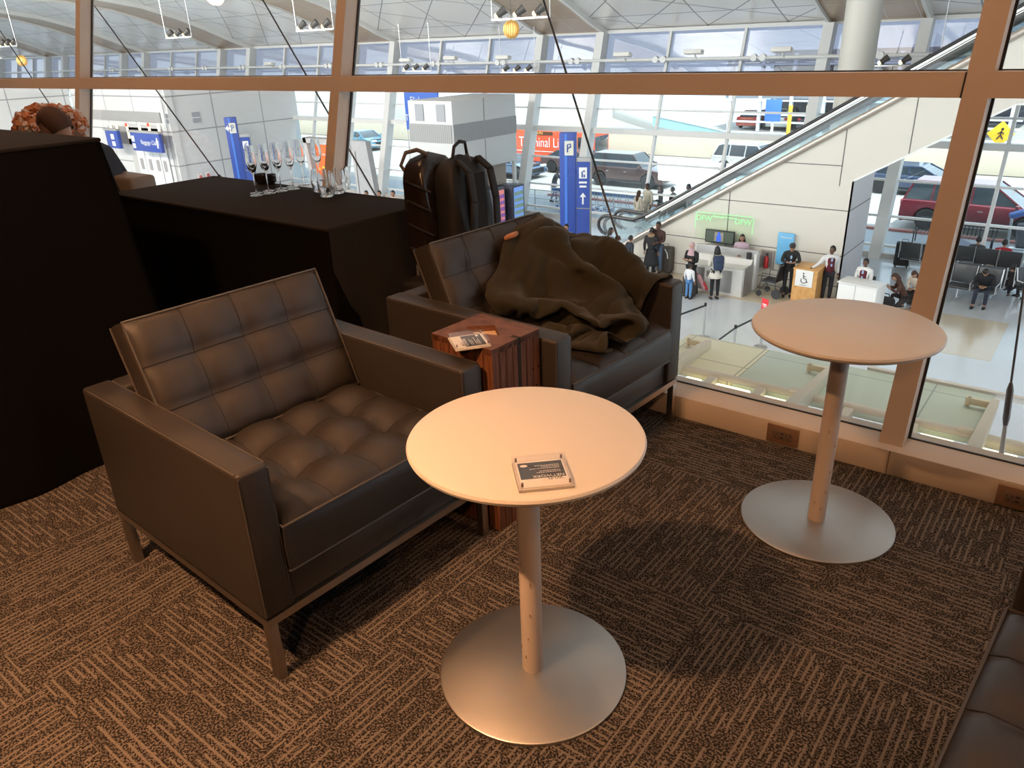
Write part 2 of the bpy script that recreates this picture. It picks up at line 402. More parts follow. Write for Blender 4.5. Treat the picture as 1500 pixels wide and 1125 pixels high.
def armchair(loc, rz, label):
    t = thing('armchair', loc, rz, label, 'armchair', 'dark leather lounge armchairs')
    X, Y, A = .395, .3925, .082
    zb, zt = .188, .588
    # upholstered arms
    for sy in (-1, 1):
        a = MB().box((0, sy*(Y-A/2), (zb+zt)/2), (2*X, A, zt-zb), bev=.012, seg=3).build('armrest', LEATHER, t)
        pm = MB()
        for yy in (Y-.004, Y-A+.004):
            pm.tube([(-X+.02, sy*yy, zt-.003), (X-.012, sy*yy, zt-.003)], .0022, 6)
            pm.tube([(X-.003, sy*yy, zt-.012), (X-.003, sy*yy, zb+.01)], .0022, 6)
        pm.build('piping', PIPING, a)
    MB().box((-X+.042, 0, (zb+zt)/2), (.084, 2*(Y-A), zt-zb-.006), bev=.01, seg=3).build('back_panel', LEATHER, t)
    MB().box((.02, 0, .235), (2*X-.07, 2*(Y-A)-.002, .094), bev=.006).build('seat_base', LEATHER, t)
    # tufted seat cushion
    W = 2*(Y-A)-.006
    mb, top, per = cushion(W, .70, .150, 4, 4, .022, .020)
    sc = mb.build('seat_cushion', LEATHER, t, sharp=60, loc=(X-.70+.003, 0, .284))
    pm = MB()
    for zf in (1.0, .04):
        pts = []
        for u, v in per:
            p = top(u, v); n = Vector((p.x-.35, p.y, 0)); n.normalize()
            pts.append(Vector((p.x, p.y, p.z*zf))+n*.001)
        pm.tube(pts, .0035, 6, close=True)
    pm.build('piping', PIPING, sc)
    sm = MB()
    for k in (1, 2, 3):
        sm.tube([top(k/4, j/24)+Vector((0, 0, .0006)) for j in range(25)], .0016, 5)
        sm.tube([top(i/24, k/4)+Vector((0, 0, .0006)) for i in range(25)], .0016, 5)
    sm.build('seam', SEAM, sc)
    # tufted back cushion, leaning on the back panel
    H = .385
    mb, top, per = cushion(W-.004, H, .105, 3, 4, .014, .012)
    bc = mb.build('back_cushion', LEATHER, t, sharp=60)
    ax = Vector((-.155, 0, .365)).normalized()        # local x of the cushion runs up the lean
    nz = Vector((0, 1, 0)).cross(ax)*-1
    nz = ax.cross(Vector((0, 1, 0)))                  # towards the sitter
    if nz.x < 0: nz = -nz
    yv = nz.cross(ax)
    M = Matrix((ax, yv, nz)).transposed().to_4x4(); 
    M.translation = Vector((-.062, 0, .438)) - nz*.105
    bc.matrix_local = M
    pm = MB()
    for zf in (1.0, .0):
        pts = []
        for u, v in per:
            p = top(u, v); n = Vector((p.x-H/2, p.y, 0)); n.normalize()
            pts.append(Vector((p.x, p.y, p.z*zf))+n*.001)
        pm.tube(pts, .0035, 6, close=True)
    pm.build('piping', PIPING, bc)
    sm = MB()
    for k in (1, 2, 3): sm.tube([top(i/24, k/4)+Vector((0, 0, .0006)) for i in range(25)], .0016, 5)
    for k in (1, 2): sm.tube([top(k/3, j/24)+Vector((0, 0, .0006)) for j in range(25)], .0016, 5)
    sm.build('seam', SEAM, bc)
    # steel frame
    ST = mat('satin_steel_frame', (.50, .46, .42), .3, 1)
    f = MB()
    for sy in (-1, 1): f.box((0, sy*(Y-.014), .177), (2*X-.004, .024, .022))
    for sx in (-1, 1): f.box((sx*(X-.014), 0, .177), (.024, 2*Y-.052, .022))
    f.build('frame', ST, t)
    for sx in (-1, 1):
        for sy in (-1, 1):
            MB().box((sx*(X-.016), sy*(Y-.016), .084), (.026, .026, .168), bev=.002).build('leg', ST, t)
    return t
armchair((-1.728, 1.137, 0), -2.5, 'dark grey tufted leather armchair at left, nearest the front, with empty seat')
armchair((-1.603, 2.172, 0), -2.8, 'dark grey tufted leather armchair by the window with an olive coat over it')
armchair((.397, 1.105, 0), 180-4.3, 'dark leather armchair cut off by the right edge of the frame')

# ------------------------------------------------------------------ wooden block table
WD = wood('reclaimed_wood_side', (.21, .080, .036), (.075, .025, .012), (30, 30, .9))
WDT = wood('reclaimed_wood_top', (.17, .075, .040), (.10, .040, .022), (5, 5, 5), .5)
bt = thing('wooden_block_table', (-1.412, 1.650, 0), -2.6, 'reddish brown solid wood block side table between the two armchairs', 'side table')
hx, hy, hz = .122, .110, .622
hole = [(-.075, -.01), (-.01, .055), (.065, -.005), (.02, -.02), (.012, -.045)]
m = MB()
m.mi = 0
for (x0, y0, x1, y1) in ((-hx, -hy, hx, -hy), (hx, -hy, hx, hy), (hx, hy, -hx, hy), (-hx, hy, -hx, -hy)):
    # sides cut into uneven boards
    n = 7
    for k in range(n):
        a, b = k/n, (k+1)/n
        ax_, ay_, bx_, by_ = x0+(x1-x0)*a, y0+(y1-y0)*a, x0+(x1-x0)*b, y0+(y1-y0)*b
        mx_, my_ = (ax_+bx_)/2, (ay_+by_)/2
        L_ = math.hypot(bx_-ax_, by_-ay_)-.0016
        inn = Vector((-mx_, -my_, 0)); 
        nx_ = (1 if abs(x1-x0) < 1e-6 else 0)
        off = .008
        cx, cy = (mx_-math.copysign(off, mx_), my_) if nx_ else (mx_, my_-math.copysign(off, my_))
        sz = (.016, L_, hz-.003) if nx_ else (L_, .016, hz-.003)
        m.box((cx, cy, (hz-.003)/2), sz, bev=.0015, seg=1)
m.box((0, 0, .29), (2*hx-.03, 2*hy-.03, .58))
m.build('block', WD, bt)
# top with a shaped recess
m = MB(); bm = m.bm
outer = [(-hx, -hy), (hx, -hy), (hx, hy), (-hx, hy)]
def ringq(z, pts): return [bm.verts.new((x, y, z)) for x, y in pts]
o = ringq(hz, outer); h_ = ringq(hz, hole)
es = [bm.edges.new((o[i], o[(i+1) % 4])) for i in range(4)]+[bm.edges.new((h_[i], h_[(i+1) % 5])) for i in range(5)]
bmesh.ops.triangle_fill(bm, use_beauty=True, use_dissolve=False, edges=es)
hb = ringq(hz-.022, hole)
for i in range(5): bm.faces.new((h_[i], h_[(i+1) % 5], hb[(i+1) % 5], hb[i]))
ob = ringq(hz-.02, outer)
for i in range(4): bm.faces.new((o[i], ob[i], ob[(i+1) % 4], o[(i+1) % 4]))
m.build('top', WDT, bt, sharp=30)
m = MB(); bm = m.bm; bm.faces.new([bm.verts.new((x, y, hz-.021)) for x, y in hole]); 
r = bmesh.ops.extrude_face_region(bm, geom=bm.faces[:]); bmesh.ops.translate(bm, verts=[v for v in r['geom'] if isinstance(v, bmesh.types.BMVert)], vec=(0, 0, .002))
m.build('inlay', wood('pale_wood', (.72, .52, .33), (.62, .42, .25), (3, 20, 3)), bt, label='pale wood showing in the recess')
MB().box((hx-.0005, .012, .44), (.003, .014, .364)).box((hx-.012, .012, hz-.0005), (.028, .014, .003)).build('dark_slot', mat('slot_dark', (.02, .014, .01), .8), bt)
for y, z in ((.075, .50), (.09, .44), (.10, .50), (.06, .38)): MB().lathe([(.004, 0), (.004, .001)], 10, (hx+.0004, y, z), (0, 90, 0)).build('nail_hole', mat('slot_dark', (.02, .014, .01), .8), bt)

# ------------------------------------------------------------------ acrylic sign blocks
CARD = mat('sign_card_dark', (.055, .062, .072), .6); CARDW = mat('sign_card_white', (.82, .80, .76), .6); INK = mat('white_ink', (.85, .83, .8), .6)
DINK = mat('dark_ink', (.06, .07, .08), .6)
def sign_block(loc, rz, label):
    t = thing('sign_block', loc, rz, label, 'sign', 'acrylic sign blocks')
    w, d, h = .105, .105, .0125
    MB().box((0, 0, h+.0005), (w, d, h), bev=.0006, seg=1).build('acrylic_cover', ACRYL, t)
    MB().box((0, 0, .0030), (w, d, .0060), bev=.0006, seg=1).build('acrylic_base', mat('milky_acrylic', (.72, .66, .58), .25), t)
    z = .0068
    c = MB().box((0, 0, z), (w-.012, d-.010, .0006)).build('card', CARDW, t)
    MB().box((-.0, -.012, z+.0005), (w-.018, d-.045, .0004)).build('dark_panel', CARD, c)
    zz = z+.0011
    text('WI-FI', .0085, DINK, c, (-.022, .0225, zz), (0, 0, 0), ext=.0001)
    text('NETWORK', .0085, INK, c, (-.010, .0120, zz), (0, 0, 0), ext=.0001)
    m = MB()
    for y, x0, x1 in ((-.001, -.036, .012), (-.0065, -.036, .000), (-.016, -.036, .020), (-.022, -.036, -.004), (-.027, -.036, .010)):
        x = x0
        while x < x1:
            k = random.uniform(.002, .006); m.box((x+k/2, y, zz), (k, .0018, .0002)); x += k+.0012
    m.ball((.032, -.030, zz), (.008, .005, .0002), 10)
    m.build('small_print', INK, c)
    for sx, sy in ((-1, -1), (1, -1), (-1, 1), (1, 1)): MB().lathe([(.0022, -.004), (.0022, .004)], 8, (sx*.045, sy*.046, .0135)).build('pin', mat('pin_grey', (.35, .25, .2), .4, .5), t)
    return t
pts = [G(q[0], q[1], .672) for q in ((750, 668), (824, 661), (841, 710), (763, 719))]
c = sum(pts, Vector())/4; d = (pts[1]-pts[0])
sign_block((c.x, c.y, .6585), math.degrees(math.atan2(d.y, d.x))+180, 'clear acrylic sign block reading upside down on the front white table')
pts = [G(q[0], q[1], .635) for q in ((655, 489), (704, 483), (717, 502), (672, 514))]
c = sum(pts, Vector())/4; d = (pts[1]-pts[0])
sign_block((c.x, c.y, .6225), math.degrees(math.atan2(d.y, d.x))+90+2, 'clear acrylic sign block lying on the wooden block table')

# pair of ceiling downlights in front of the armchairs (seen mirrored in the window)
for x, lb in ((-1.455, 'left one of a pair of round ceiling downlights mirrored in the window'), (-1.325, 'right one of a pair of round ceiling downlights mirrored in the window')):
    t = thing('ceiling_downlight', (x, -.45, 2.775), 0, lb, 'lamp', 'ceiling downlights')
    MB().lathe([(.036, 0), (.048, 0), (.048, .02), (.036, .02)], 28).build('trim_ring', WHITE, t)
    MB().lathe([(0, .004), (.036, .004), (.036, .02), (0, .02)], 28).build('lens', mat('lamp_warm', (1, .70, .42), .5, emit=14), t)
